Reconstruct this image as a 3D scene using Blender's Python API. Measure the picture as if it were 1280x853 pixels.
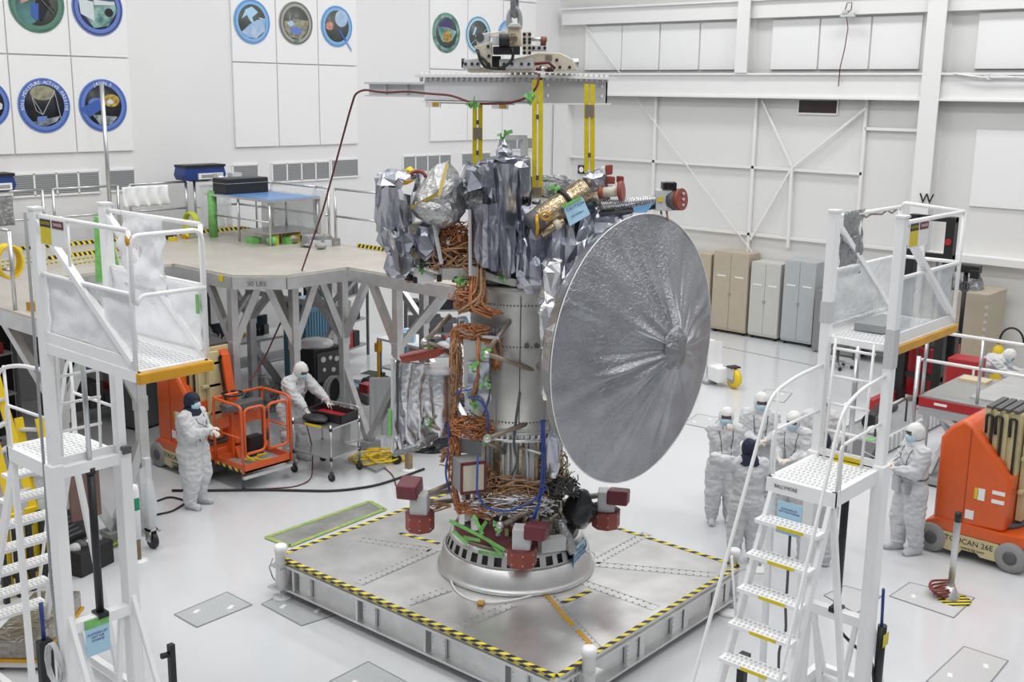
import bpy, bmesh, math, random
from math import pi, sin, cos, atan2, sqrt, radians
from mathutils import Vector as V, Matrix, noise

for _o in list(bpy.data.objects):
    bpy.data.objects.remove(_o)
C = bpy.context.scene.collection
random.seed(7)

# ------------------------------------------------------------------ camera
CAM_H = 6.0
F_PX, PITCH, ROLL, YAW = 1401.985, 0.2175086, 0.0143058, 0.7242869
fw = V((cos(PITCH)*cos(YAW), cos(PITCH)*sin(YAW), -sin(PITCH)))
rt0 = V((sin(YAW), -cos(YAW), 0)); up0 = rt0.cross(fw)
rt = rt0*cos(ROLL) + up0*sin(ROLL); up = up0*cos(ROLL) - rt0*sin(ROLL)
cd = bpy.data.cameras.new('camera'); cam = bpy.data.objects.new('camera', cd); C.objects.link(cam)
cd.sensor_width = 36.0; cd.sensor_fit = 'HORIZONTAL'; cd.lens = 36.0*F_PX/1280.0
cd.clip_end = 200
m = Matrix((rt, up, -fw)).transposed().to_4x4(); m.translation = (0, 0, CAM_H)
cam.matrix_world = m
bpy.context.scene.camera = cam

# ------------------------------------------------------------------ light
sc_ = bpy.context.scene
sc_.view_settings.view_transform = 'Standard'; sc_.view_settings.look = 'None'
sc_.view_settings.gamma = 1.0; sc_.view_settings.use_curve_mapping = False
sc_.view_settings.exposure = 0.14
w = bpy.data.worlds.new('world'); sc_.world = w; w.use_nodes = True
nt = w.node_tree; bg = nt.nodes['Background']; bg.inputs['Strength'].default_value = 0.5
tc = nt.nodes.new('ShaderNodeTexCoord'); sep = nt.nodes.new('ShaderNodeSeparateXYZ'); rp = nt.nodes.new('ShaderNodeValToRGB')
mr = nt.nodes.new('ShaderNodeMapRange'); mr.inputs['From Min'].default_value = -1
nt.links.new(tc.outputs['Generated'], sep.inputs[0]); nt.links.new(sep.outputs['Z'], mr.inputs['Value'])
nt.links.new(mr.outputs[0], rp.inputs[0]); nt.links.new(rp.outputs[0], bg.inputs[0])
rp.color_ramp.elements[0].position = .45; rp.color_ramp.elements[0].color = (.20, .21, .23, 1)
rp.color_ramp.elements[1].position = .85; rp.color_ramp.elements[1].color = (1, 1, 1, 1)
e = rp.color_ramp.elements.new(.58); e.color = (.45, .47, .50, 1)
LAMP_W = 215
for i, lx in enumerate((1.5, 8.5, 15.5, 22.0)):
    for j, ly in enumerate((0.0, 7.0, 14.0)):
        ld = bpy.data.lights.new('ceiling_lamp', 'AREA'); ld.shape = 'RECTANGLE'; ld.size = 1.2; ld.size_y = 4.6
        ld.energy = LAMP_W; ld.color = (1.0, .998, .99)
        lo = bpy.data.objects.new('ceiling_lamp', ld); C.objects.link(lo); lo.location = (lx, ly + 1.5, 12.6)

# ------------------------------------------------------------------ materials
MATS = {}
def mat(name, col, rough=.5, metal=0.0, bump=0.0, bscale=20, var=0.0, vscale=4, alpha=1.0, trans=0.0, coat=0.0, kind='noise', spec=.5, bdist=.02, detail=4, col2=None, emis=None):
    if name in MATS: return MATS[name]
    mt = bpy.data.materials.new(name); mt.use_nodes = True; n = mt.node_tree.nodes; l = mt.node_tree.links
    b = n['Principled BSDF']; b.inputs['Base Color'].default_value = (*col, 1)
    b.inputs['Roughness'].default_value = rough; b.inputs['Metallic'].default_value = metal
    b.inputs['Coat Weight'].default_value = coat; b.inputs['Specular IOR Level'].default_value = spec
    b.inputs['Transmission Weight'].default_value = trans; b.inputs['Alpha'].default_value = alpha
    if emis: b.inputs['Emission Color'].default_value = (*col, 1); b.inputs['Emission Strength'].default_value = emis
    t = n.new('ShaderNodeTexCoord')
    if var or col2:
        nz = n.new('ShaderNodeTexNoise'); nz.inputs['Scale'].default_value = vscale; nz.inputs['Detail'].default_value = 6
        l.new(t.outputs['Object'], nz.inputs['Vector'])
        r = n.new('ShaderNodeValToRGB'); r.color_ramp.elements[0].position = .35; r.color_ramp.elements[1].position = .65
        c2 = col2 or tuple(max(0, c*(1-var)) for c in col)
        r.color_ramp.elements[0].color = (*c2, 1); r.color_ramp.elements[1].color = (*col, 1)
        l.new(nz.outputs['Fac'], r.inputs[0]); l.new(r.outputs[0], b.inputs['Base Color'])
    if bump:
        if kind == 'voronoi':
            tx = n.new('ShaderNodeTexVoronoi'); tx.feature = 'F1'; out = tx.outputs['Distance']
        elif kind == 'wave':
            tx = n.new('ShaderNodeTexWave'); tx.inputs['Distortion'].default_value = 6; out = tx.outputs['Fac']
        else:
            tx = n.new('ShaderNodeTexNoise'); tx.inputs['Detail'].default_value = detail; out = tx.outputs['Fac']
        tx.inputs['Scale'].default_value = bscale
        if kind == 'foil':
            tx.inputs['Distortion'].default_value = 1.2
        l.new(t.outputs['Object'], tx.inputs['Vector'])
        bp = n.new('ShaderNodeBump'); bp.inputs['Strength'].default_value = bump; bp.inputs['Distance'].default_value = bdist
        l.new(out, bp.inputs['Height']); l.new(bp.outputs[0], b.inputs['Normal'])
    MATS[name] = mt
    return mt
def stripe_mat(name, c1, c2, freq, d=(1, 1, 1), duty=.5, rough=.5):
    if name in MATS: return MATS[name]
    mt = mat(name, c1, rough); n = mt.node_tree.nodes; l = mt.node_tree.links; b = n['Principled BSDF']
    t = n.new('ShaderNodeTexCoord'); dp = n.new('ShaderNodeVectorMath'); dp.operation = 'DOT_PRODUCT'; dp.inputs[1].default_value = V(d)*freq
    fr = n.new('ShaderNodeMath'); fr.operation = 'FRACT'; lt = n.new('ShaderNodeMath'); lt.operation = 'LESS_THAN'; lt.inputs[1].default_value = duty
    mx = n.new('ShaderNodeMix'); mx.data_type = 'RGBA'; mx.inputs['A'].default_value = (*c1, 1); mx.inputs['B'].default_value = (*c2, 1)
    l.new(t.outputs['Object'], dp.inputs[0]); l.new(dp.outputs['Value'], fr.inputs[0]); l.new(fr.outputs[0], lt.inputs[0])
    l.new(lt.outputs[0], mx.inputs['Factor']); l.new(mx.outputs['Result'], b.inputs['Base Color'])
    return mt
M_WALL = mat('wall_paint', (.80, .80, .80), .55, var=.015, vscale=.6)
M_PANEL = mat('panel_white', (.86, .86, .86), .45)
M_GREYW = mat('wall_paint_grey', (.76, .755, .74), .6, var=.02, vscale=.5)
M_STEELW = mat('painted_steel', (.82, .82, .81), .45)
M_FLOOR = mat('floor_epoxy', (.665, .68, .70), .16, var=.035, vscale=.45, bump=.03, bscale=2.0, coat=.25)
M_WHITE = mat('white_paint', (.91, .91, .91), .35)
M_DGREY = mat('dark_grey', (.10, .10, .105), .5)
M_GREY = mat('mid_grey', (.33, .34, .35), .5)
M_LGREY = mat('light_grey', (.58, .59, .60), .5)
M_BLACK = mat('black', (.015, .015, .017), .45)
M_RUBBER = mat('rubber', (.03, .03, .032), .7)
M_ALU = mat('aluminium', (.74, .74, .74), .38, .85, bump=.05, bscale=60, var=.12, vscale=5)
M_ALUP = mat('aluminium_plate', (.78, .775, .77), .30, .8, var=.22, vscale=2.2, bump=.03, bscale=30)
M_STEEL = mat('steel_tube', (.60, .61, .62), .3, .9)
M_CYL = mat('cylinder_metal', (.58, .575, .55), .42, .55, var=.13, vscale=5, bump=.05, bscale=40)
M_MLI = mat('silver_blanket', (.50, .51, .575), .30, 1.0, bump=.22, bscale=7, kind='foil', bdist=.03, detail=3, var=.08, vscale=2)
M_MLI2 = mat('bright_blanket', (.80, .80, .82), .28, .95, bump=.25, bscale=9, kind='foil', bdist=.03, detail=2)
M_FILM = mat('crinkled_film', (.47, .475, .47), .24, .9, bump=.55, bscale=30, kind='foil', bdist=.02, detail=4)
M_DISH = mat('dish_cover', (.40, .41, .44), .34, .85, bump=.6, bscale=24, bdist=.02, detail=6, kind='foil', var=.22, vscale=2.6)
M_COPPER = mat('copper_harness', (.66, .27, .115), .38, .35, var=.5, vscale=18)
M_COPPER2 = mat('tan_harness', (.62, .36, .20), .45, .2, var=.4, vscale=30)
M_GOLD = mat('amber_tape', (.60, .33, .03), .3, .4)
M_KAP = mat('gold_foil', (.54, .43, .28), .22, .85, bump=.5, bscale=20, kind='foil', var=.35, vscale=9)
M_REDC = mat('red_cover', (.30, .065, .045), .5, var=.12, vscale=6)
M_MAROON = mat('maroon_cover', (.16, .03, .04), .45)
M_GREEN = mat('green_tape', (.22, .58, .16), .55, var=.25, vscale=20)
M_YEL = mat('yellow_strap', (.78, .62, .02), .5, var=.15, vscale=12)
M_YELP = mat('yellow_paint', (.85, .60, .02), .4)
M_ORB = mat('orange_bumper', (.72, .36, .015), .45, var=.15, vscale=4)
M_HAZ = stripe_mat('hazard_tape', (.80, .66, .06), (.02, .02, .02), 9.0, (1, 1, .6))
M_HAZX = stripe_mat('hazard_tape_x', (.80, .66, .06), (.02, .02, .02), 6.3, (1, .9, .9))
M_HAZY = stripe_mat('hazard_tape_y', (.80, .66, .06), (.02, .02, .02), 6.3, (.9, 1, -.9))
M_BLUEC = mat('label_blue', (.42, .66, .82), .5)
M_ORANGE = mat('orange_paint', (.72, .11, .015), .3, coat=.3, var=.08, vscale=3)
M_CREAM = mat('cream_paint', (.62, .53, .30), .4, var=.06)
M_TYRE = mat('grey_tyre', (.30, .30, .29), .7)
M_RED = mat('red_paint', (.40, .018, .022), .35)
M_BEIGE = mat('beige_steel', (.50, .43, .33), .45, var=.04)
M_CABG = mat('grey_steel', (.47, .49, .50), .4, var=.05)
M_CABL = mat('pale_grey_steel', (.58, .575, .55), .4, var=.05)
M_BLUE = mat('blue_paint', (.13, .29, .42), .4)
M_BLUED = mat('dark_blue_paint', (.02, .05, .22), .4)
M_SUIT = mat('coverall_cloth', (.62, .628, .645), .7, bump=.8, bscale=8, bdist=.06, detail=4)
M_SUIT2 = mat('boot_cover_cloth', (.55, .565, .585), .6, bump=.7, bscale=10, bdist=.03)
M_HOODW = mat('white_hood_cloth', (.74, .74, .73), .7, bump=.3, bscale=10)
M_HOODN = mat('navy_hood_cloth', (.012, .018, .045), .75)
M_MASK = mat('mask_blue', (.46, .66, .76), .7)
M_SKIN = mat('skin', (.46, .26, .18), .5)
M_GLOVE = mat('glove_latex', (.72, .66, .60), .45)
M_PLAS = mat('clear_plastic', (.84, .86, .88), .18, 0, bump=.6, bscale=5, kind='foil', bdist=.05, alpha=.50)
M_PLASW = mat('white_plastic_sheet', (.92, .93, .95), .16, 0, bump=.45, bscale=3, kind='foil', bdist=.05, alpha=.94)
M_PLAST = mat('thin_plastic', (.80, .83, .86), .12, 0, bump=.6, bscale=9, kind='foil', bdist=.03, alpha=.38)
M_PLASD = mat('silver_plastic_bag', (.34, .35, .36), .2, .6, bump=.9, bscale=12, kind='foil', bdist=.04)
M_BLKBAG = mat('black_bag', (.02, .022, .025), .25, 0, bump=.6, bscale=9, bdist=.03)
M_CABLE = mat('cable_black', (.02, .02, .02), .5)
M_CABLER = mat('cable_red', (.13, .015, .02), .5)
M_CABLEB = mat('cable_blue', (.03, .08, .36), .45)
M_BROWN = mat('strut_brown', (.30, .25, .20), .4, .4)
M_DECK = mat('deck_plate', (.56, .52, .46), .4, .2, var=.14, vscale=1.5)
M_PERF = mat('floor_grate', (.56, .58, .595), .45, .3, bump=.8, bscale=70, kind='voronoi', bdist=.01)
M_LINE = mat('seam_line', (.27, .28, .28), .6)
M_WOOD = mat('wood', (.27, .19, .11), .6, var=.3, vscale=8)
M_GLASS = mat('screen', (.02, .03, .04), .1)
M_DIRT = mat('cream_metal', (.68, .62, .50), .4, var=.08)

# ------------------------------------------------------------------ mesh builder
class MB:
    def __init__(s): s.v = []; s.f = []; s.sm = []
    def add(s, vs, fs, smooth=False):
        b = len(s.v); s.v += [V(p) for p in vs]; s.f += [tuple(i+b for i in f) for f in fs]; s.sm += [smooth]*len(fs); return s
    def merge(s, o, mi=1):
        """surface pattern kept inside the same mesh, in material slot mi"""
        a = len(s.f); s.add(o.v, o.f); s.extra = getattr(s, 'extra', [])+[(a, len(s.f), mi)]; return s
    def box(s, c, d, rz=0, R=None):
        R = R or Matrix.Rotation(rz, 3, 'Z'); c = V(c)
        vs = [c + R @ V((x*d[0]/2, y*d[1]/2, z*d[2]/2)) for x in (-1, 1) for y in (-1, 1) for z in (-1, 1)]
        return s.add(vs, [(0, 1, 3, 2), (4, 6, 7, 5), (0, 4, 5, 1), (2, 3, 7, 6), (0, 2, 6, 4), (1, 5, 7, 3)])
    def b2(s, a, b):
        return s.box([(a[i]+b[i])/2 for i in range(3)], [abs(b[i]-a[i]) for i in range(3)])
    def bar(s, p, q, w, h=None, up=(0, 0, 1)):
        p, q = V(p), V(q); h = h or w; d = (q-p); L = d.length; d.normalize(); u = V(up)
        if abs(d.dot(u)) > .98: u = V((1, 0, 0))
        x = d.cross(u).normalized(); y = x.cross(d)
        return s.box((p+q)/2, (w, L, h), R=Matrix((x, d, y)).transposed())
    def tube(s, pts, r, n=8, closed=False):
        P = [V(p) for p in pts]; k = len(P); rs = r if isinstance(r, (list, tuple)) else [r]*k
        T = []
        for i in range(k):
            a = P[(i-1) % k] if (closed or i) else P[i]; b = P[(i+1) % k] if (closed or i < k-1) else P[i]
            t = (b-a); T.append(t.normalized() if t.length > 1e-9 else V((0, 0, 1)))
        u = T[0].orthogonal().normalized(); vs = []
        for i in range(k):
            u = (u - T[i]*u.dot(T[i])); u = u.normalized() if u.length > 1e-6 else T[i].orthogonal().normalized()
            wv = T[i].cross(u)
            vs += [P[i] + (u*cos(2*pi*j/n) + wv*sin(2*pi*j/n))*rs[i] for j in range(n)]
        fs = []
        for i in range(k if closed else k-1):
            i2 = (i+1) % k
            fs += [(i*n+j, i*n+(j+1) % n, i2*n+(j+1) % n, i2*n+j) for j in range(n)]
        s.add(vs, fs, True)
        if not closed:
            b = len(s.v)-k*n; s.f += [tuple(b+j for j in reversed(range(n))), tuple(b+(k-1)*n+j for j in range(n))]; s.sm += [False]*2
        return s
    def cyl(s, p, q, r, r2=None, n=20): return s.tube([p, q], [r, r if r2 is None else r2], n)
    def lathe(s, prof, c=(0, 0, 0), n=48, R=None, a0=0, a1=2*pi, cap=True):
        c = V(c); full = abs(a1-a0-2*pi) < 1e-6; k = n if full else n+1; vs = []
        for (r, z) in prof:
            for j in range(k):
                a = a0+(a1-a0)*j/n; p = V((r*cos(a), r*sin(a), z)); vs.append(c+(R @ p if R else p))
        fs = [(i*k+j, i*k+(j+1) % k, (i+1)*k+(j+1) % k, (i+1)*k+j) for i in range(len(prof)-1) for j in range(n)]
        s.add(vs, fs, True)
        if cap and full:
            b = len(s.v)-len(vs); q = b+(len(prof)-1)*k
            if prof[0][0] > 1e-6: s.f.append(tuple(b+j for j in reversed(range(k)))); s.sm.append(False)
            if prof[-1][0] > 1e-6: s.f.append(tuple(q+j for j in range(k))); s.sm.append(False)
        return s
    def ell(s, c, r, R=None, n=16):
        r = (r, r, r) if not hasattr(r, '__len__') else r; c = V(c); vs = []; m_ = n//2
        for i in range(m_+1):
            th = pi*i/m_
            for j in range(n):
                a = 2*pi*j/n; p = V((r[0]*sin(th)*cos(a), r[1]*sin(th)*sin(a), r[2]*cos(th))); vs.append(c+(R @ p if R else p))
        fs = [(i*n+j, (i+1)*n+j, (i+1)*n+(j+1) % n, i*n+(j+1) % n) for i in range(m_) for j in range(n)]
        return s.add(vs, fs, True)
    def prism(s, poly, ext):
        a = [V(p) for p in poly]; ext = V(ext); n = len(a)
        nrm = V((0, 0, 0))
        for i in range(n): nrm += (a[i]-a[0]).cross(a[(i+1) % n]-a[0])
        if nrm.dot(ext) > 0: a.reverse()
        vs = a+[p+ext for p in a]
        fs = [tuple(range(n)), tuple(reversed(range(n, 2*n)))]+[(i, i+n, (i+1) % n+n, (i+1) % n) for i in range(n)]
        return s.add(vs, fs)
    def flat(s, poly, z0, z1): return s.prism([(x, y, z0) for x, y in poly], (0, 0, z1-z0))
    def grid(s, fn, nu, nv, smooth=True, closed_u=False):
        k = nu if closed_u else nu+1
        vs = [fn(i/nu, j/nv) for j in range(nv+1) for i in range(k)]
        fs = [(j*k+i, j*k+(i+1) % k, (j+1)*k+(i+1) % k, (j+1)*k+i) for j in range(nv) for i in range(nu)]
        return s.add(vs, fs, smooth)
    def sheet(s, fn, nu, nv, t=.004):
        """two-sided thin sheet with real thickness"""
        vs = [V(fn(i/nu, j/nv)) for j in range(nv+1) for i in range(nu+1)]; k = nu+1
        N = [V((0, 0, 0)) for _ in vs]; fs = []
        for j in range(nv):
            for i in range(nu):
                f = (j*k+i, j*k+i+1, (j+1)*k+i+1, (j+1)*k+i); fs.append(f)
                nn = (vs[f[1]]-vs[f[0]]).cross(vs[f[3]]-vs[f[0]])
                for q in f: N[q] += nn
        bk = [v-(n_.normalized() if n_.length > 1e-12 else V((0, 0, 1)))*t for v, n_ in zip(vs, N)]
        o = len(vs); edge = list(range(k))+[j*k+nu for j in range(1, nv+1)]+[nv*k+i for i in range(nu-1, -1, -1)]+[j*k for j in range(nv-1, 0, -1)]
        F = fs+[tuple(o+q for q in reversed(f)) for f in fs]+[(edge[i], o+edge[i], o+edge[(i+1) % len(edge)], edge[(i+1) % len(edge)]) for i in range(len(edge))]
        return s.add(vs+bk, F, True)
    def jig(s, amp, freq, seed=0, ridge=False):
        so = V((seed*13.1, seed*7.7, seed*3.3))
        for v in s.v:
            q = v*freq+so
            d = noise.noise_vector(q)
            if ridge: d = d*1.4*abs(noise.noise(q*1.7))+noise.noise_vector(q*2.3)*.45
            v += d*amp
        return s
    def xf(s, Mx): s.v = [Mx @ v for v in s.v]; return s
    def mesh(s, name, mats, sharp=None):
        me = bpy.data.meshes.new(name); me.from_pydata([tuple(v) for v in s.v], [], s.f)
        me.polygons.foreach_set('use_smooth', s.sm)
        for mm in (mats if isinstance(mats, (list, tuple)) else [mats]): me.materials.append(mm)
        for (a, b, mi) in getattr(s, 'extra', []):
            for p in range(a, b): me.polygons[p].material_index = mi
        me.update()
        if sharp: me.set_sharp_from_angle(angle=radians(sharp))
        return me
def tag(o, label=None, cat=None, group=None, kind=None):
    if label: o['label'] = label
    if cat: o['category'] = cat
    if group: o['group'] = group
    if kind: o['kind'] = kind
    return o
def link(name, me, parent=None, bevel=0):
    o = bpy.data.objects.new(name, me); C.objects.link(o)
    if parent: o.parent = parent
    if bevel:
        b = o.modifiers.new('bevel', 'BEVEL'); b.width = bevel; b.segments = 2; b.limit_method = 'ANGLE'; b.angle_limit = radians(50)
    return o
def solo(name, mb, mt, label, cat, group=None, bevel=0, sharp=None):
    """a thing that is one mesh; origin at the middle of its base"""
    xs = [v.x for v in mb.v]; ys = [v.y for v in mb.v]; z = min(v.z for v in mb.v)
    c = V(((min(xs)+max(xs))/2, (min(ys)+max(ys))/2, z)); mb.v = [v-c for v in mb.v]
    o = link(name, mb.mesh(name, mt, sharp), None, bevel); o.location = c
    return tag(o, label, cat, group)
def struct(name, mb, mt, bevel=0):
    return tag(link(name, mb.mesh(name, mt), None, bevel), kind='structure')
class Thing:
    """an Empty at the thing's base; parts are given in local or (world=True) world coordinates"""
    def __init__(s, name, label, cat, loc=(0, 0, 0), rz=0, group=None):
        o = bpy.data.objects.new(name, None); C.objects.link(o); o.empty_display_size = .2
        o.location = loc; o.rotation_euler = (0, 0, rz); tag(o, label, cat, group); s.o = o
        s.inv = (Matrix.Translation(V(loc)) @ Matrix.Rotation(rz, 4, 'Z')).inverted()
    def part(s, name, mb, mt, parent=None, world=False, bevel=0, sharp=None, label=None, kind=None):
        if world: mb.xf(s.inv)
        o = link(name, mb.mesh(name, mt, sharp), parent or s.o, bevel)
        if label: o['label'] = label
        if kind: o['kind'] = kind
        return o
def copy_tree(o, loc=None, rz=None, label=None, group=None, parent=None):
    c = o.copy(); C.objects.link(c)
    if parent: c.parent = parent
    for ch in list(o.children): copy_tree(ch, parent=c)
    if loc is not None: c.location = loc
    if rz is not None: c.rotation_euler = (0, 0, rz)
    if label: c['label'] = label
    if group: c['group'] = group
    return c
def fillet(pts, r=.08, n=5, closed=False):
    P = [V(p) for p in pts]; out = []; k = len(P)
    for i in range(k):
        if not closed and i in (0, k-1): out.append(P[i]); continue
        a, b, c = P[i-1], P[i], P[(i+1) % k]; d1 = (a-b); d2 = (c-b); rr = min(r, d1.length*.45, d2.length*.45)
        p = b+d1.normalized()*rr; q = b+d2.normalized()*rr
        for j in range(n+1):
            t = j/n; out.append(p*(1-t)**2+b*2*t*(1-t)+q*t*t)
    return out
def chaikin(pts, n=3, closed=False):
    P = [V(p) for p in pts]
    for _ in range(n):
        Q = [] if closed else [P[0]]
        for i in range(len(P) if closed else len(P)-1):
            a, b = P[i], P[(i+1) % len(P)]; Q += [a.lerp(b, .25), a.lerp(b, .75)]
        P = Q if closed else Q+[P[-1]]
    return P
CX, CY = 9.45, 8.25
CN = V((CX, CY, 0)).normalized()      # horizontal line of sight through the spacecraft axis
CR = V((CN.y, -CN.x, 0))              # to the right of it
def text_mb(txt, size, origin, xdir, ydir, depth=.002, align='CENTER'):
    cu = bpy.data.curves.new('lettering', 'FONT'); cu.body = txt; cu.size = size; cu.align_x = align; cu.align_y = 'CENTER'; cu.extrude = depth; cu.resolution_u = 2
    o = bpy.data.objects.new('lettering', cu); C.objects.link(o); dg = bpy.context.evaluated_depsgraph_get(); dg.update()
    me = o.evaluated_get(dg).to_mesh(); mb = MB()
    x = V(xdir).normalized(); y = V(ydir).normalized(); z = x.cross(y); R = Matrix((x, y, z)).transposed()
    mb.add([V(origin)+R @ v.co for v in me.vertices], [tuple(p.vertices) for p in me.polygons])
    o.to_mesh_clear(); bpy.data.objects.remove(o); bpy.data.curves.remove(cu)
    return mb
def baked(mb, voxel, smooth=2, name='body', sub=0):
    """one continuous skin over overlapping solids"""
    me = mb.mesh(name, []); o = bpy.data.objects.new(name, me); C.objects.link(o)
    r = o.modifiers.new('r', 'REMESH'); r.mode = 'VOXEL'; r.voxel_size = voxel; r.use_smooth_shade = True
    if smooth:
        sm = o.modifiers.new('s', 'SMOOTH'); sm.iterations = smooth; sm.factor = .6
    dg = bpy.context.evaluated_depsgraph_get(); dg.update()
    m2 = bpy.data.meshes.new_from_object(o.evaluated_get(dg)); bpy.data.objects.remove(o); m2.name = name
    return m2
# pixel of the 1280x853 photograph -> point on a surveyed plane of the room
def ray(x, y): return fw + rt*((x-640)/F_PX) - up*((y-426.5)/F_PX)
def onz(x, y, z=0):
    d = ray(x, y); return V((0, 0, CAM_H)) + d*((z-CAM_H)/d.z)
def onx(x, y, X):
    d = ray(x, y); return V((0, 0, CAM_H)) + d*(X/d.x)
def ony(x, y, Y):
    d = ray(x, y); return V((0, 0, CAM_H)) + d*(Y/d.y)
# ================================================================== the room
YW, XW = 21.0, 25.6            # left wall plane (y) and right wall plane (x)
struct('floor', MB().b2((-6, -6, -.2), (XW+.3, YW+.3, 0)), M_FLOOR)
struct('wall_left', MB().b2((-6, YW, 0), (XW+.3, YW+.3, 13)), M_WALL)
struct('wall_right', MB().b2((XW, -6, 0), (XW+.3, YW, 13)), M_GREYW)
trim_n = [0]
def trim(mb, mt=M_STEELW, bevel=0):
    trim_n[0] += 1
    return struct('trim_%d' % trim_n[0], mb, mt, bevel)
# left wall: raised panels in three groups
def pxw(x, y): p = ony(x, y, YW); return p.x, p.z
zA = pxw(160, 73)[1]; zB = pxw(165, 189)[1]; zT = zA+(zA-zB)*1.02
groups = []
for xl, xr, n in ((-78, 160, 3), (289, 445, 3), (536, 668, 3)):
    yy = 73 if xr < 200 else (80 if xr < 500 else 88)
    x0 = pxw(xl, yy)[0]; x1 = pxw(xr, yy)[0]; groups.append((x0, x1, n))
for gi, (x0, x1, n) in enumerate(groups):
    wd = (x1-x0)/n
    for r, (za, zb) in enumerate(((zB, zA), (zA, zT), (zT, zT+(zA-zB)))):
        for k in range(n):
            trim(MB().b2((x0+k*wd+.012, YW-.05, za+.015), (x0+(k+1)*wd-.012, YW, zb-.012)), M_PANEL, .006)
# vents below the panels
def vent(xa, xb, y0, y1, n, lab):
    a = pxw(xa, y0); b = pxw(xb, y1); x0, x1 = a[0], b[0]; z1 = (a[1]+pxw(xb, y0)[1])/2; z0 = z1-.42
    t = Thing('vent_grille', lab, 'vent', (x0, YW-.03, z0)); w_ = (x1-x0)/n
    fr = MB()
    for k in range(n+1): fr.b2((k*w_-.018, -.006, 0), (k*w_+.018, .03, .42))
    fr.b2((0, -.006, -.02), (x1-x0, .03, .02)); fr.b2((0, -.006, .40), (x1-x0, .03, .44))
    t.part('frame', fr, M_PANEL)
    t.part('backing', MB().b2((0, .012, 0), (x1-x0, .03, .42)), M_GREY)
    sl = MB()
    for j in range(9): sl.b2((.02, -.005, .045+j*.04), (x1-x0-.02, .012, .062+j*.04))
    t.part('louvre', sl, mat('louvre_grey', (.40, .41, .42), .5))
vent(12, 124, 216, 229, 4, 'long four-part louvred vent low on the left wall, under the blue-ringed emblems')
vent(135, 168, 212, 224, 1, 'single short louvred vent right of the long vent under the blue-ringed emblems')
vent(290, 322, 206, 216, 1, 'single short louvred vent above the blue air blower on the platform')
vent(339, 411, 203, 213, 4, 'four-part louvred vent under the blank panels below the sky-blue emblems')
vent(413, 447, 199, 211, 1, 'single louvred vent crossed by the lifting cable, under blank panels')
vent(503, 563, 194, 205, 4, 'four-part louvred vent above the crinkled film of the spacecraft')
vent(576, 612, 191, 203, 1, 'single louvred vent behind the rear yellow sling')
vent(622, 668, 168, 177, 2, 'two-part louvred vent beside the front yellow sling')
# ---- mission emblems
def emblem(px, py, rx, rim, rim2, inner, label, draw=None, words=None, low=None):
    c = ony(px, py, YW-.06); R_ = .5*(abs(ony(px+rx, py, YW).x-ony(px-rx, py, YW).x))
    t = Thing('mission_emblem', label, 'emblem', (c.x, YW-.052, c.z))
    Rx = Matrix.Rotation(pi/2, 3, 'X')          # local z -> -y
    t.part('rim', MB().lathe([(R_*1.05, 0), (R_*1.05, .012), (R_*.98, .016), (R_*.80, .016), (R_*.80, 0)], n=64, R=Rx, cap=False), rim, sharp=25)
    t.part('outer_line', MB().lathe([(R_*1.0, .0165), (R_*1.0, .019), (R_*.95, .019), (R_*.95, .0165)], n=64, R=Rx, cap=False), rim2, sharp=25)
    t.part('picture', MB().lathe([(R_*.82, 0), (R_*.82, .014), (0, .014)], n=64, R=Rx), inner)
    if words:
        a = MB(); n = len(words); span = min(3.6, .135*n)
        for i, ch in enumerate(words):
            if ch == ' ': continue
            th = pi/2+span/2-span*(i+.5)/n; u = V((cos(th), 0, sin(th)))
            tm = text_mb(ch, R_*.19, u*R_*.885+V((0, -.022, 0)), (sin(th), 0, -cos(th)), u, .001); a.add(tm.v, tm.f)
        t.part('lettering', a, M_WHITE)
    if low:
        a = MB()
        n = len(low)
        for i, ch in enumerate(low):
            th = -pi/2-.1*n/2+.1*(i+.5); u = V((cos(th), 0, sin(th)))
            tm = text_mb(ch, R_*.16, u*R_*.885+V((0, -.022, 0)), (-sin(th), 0, cos(th)), -u, .001); a.add(tm.v, tm.f)
        t.part('lettering', a, M_WHITE)
    if draw:
        for di, (nm, kind, mt, *a) in enumerate(draw):
            b = MB(); dz = .0015*di
            if kind == 'p':  # polygon in units of R
                b.prism([(x*R_, -.013, z*R_) for x, z in a[0]], (0, -.006-dz, 0))
            elif kind == 'e':
                b.prism([(a[0]*R_+a[2]*R_*cos(k*pi/16), -.0125, a[1]*R_+a[3]*R_*sin(k*pi/16)) for k in range(32)], (0, -.006-dz, 0))
            elif kind == 'l':
                for (x0, z0, x1, z1) in a[0]: b.bar((x0*R_, -.021-dz, z0*R_), (x1*R_, -.021-dz, z1*R_), .03*R_, .006)
            t.part(nm, b, mt)
    return t
EM_SPACE = mat('emblem_space', (.012, .013, .02), .4)
EM_SLATE = mat('emblem_slate', (.09, .10, .09), .4)
EM_TEAL = mat('emblem_teal', (.10, .24, .24), .4, col2=(.03, .08, .08), vscale=2)
EM_BLUE = mat('emblem_blue', (.05, .12, .42), .4)
EM_BLUE2 = mat('emblem_mid_blue', (.13, .22, .56), .4)
EM_SKY = mat('emblem_sky', (.22, .46, .74), .4)
EM_SKY2 = mat('emblem_pale_sky', (.42, .64, .84), .4)
EM_GREEN = mat('emblem_green', (.11, .24, .17), .4)
EM_NAVY = mat('emblem_navy', (.06, .05, .16), .4)
EM_CLOUD = mat('emblem_cloud', (.42, .46, .50), .5, col2=(.10, .13, .14), vscale=7)
EM_EARTH = mat('emblem_earth', (.24, .45, .74), .5, col2=(.55, .60, .66), vscale=5)
EM_SAND = mat('emblem_sand', (.40, .36, .22), .5, col2=(.16, .17, .15), vscale=9)
EM_MIST = mat('emblem_mist', (.30, .50, .46), .5, col2=(.04, .12, .11), vscale=5)
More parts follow.
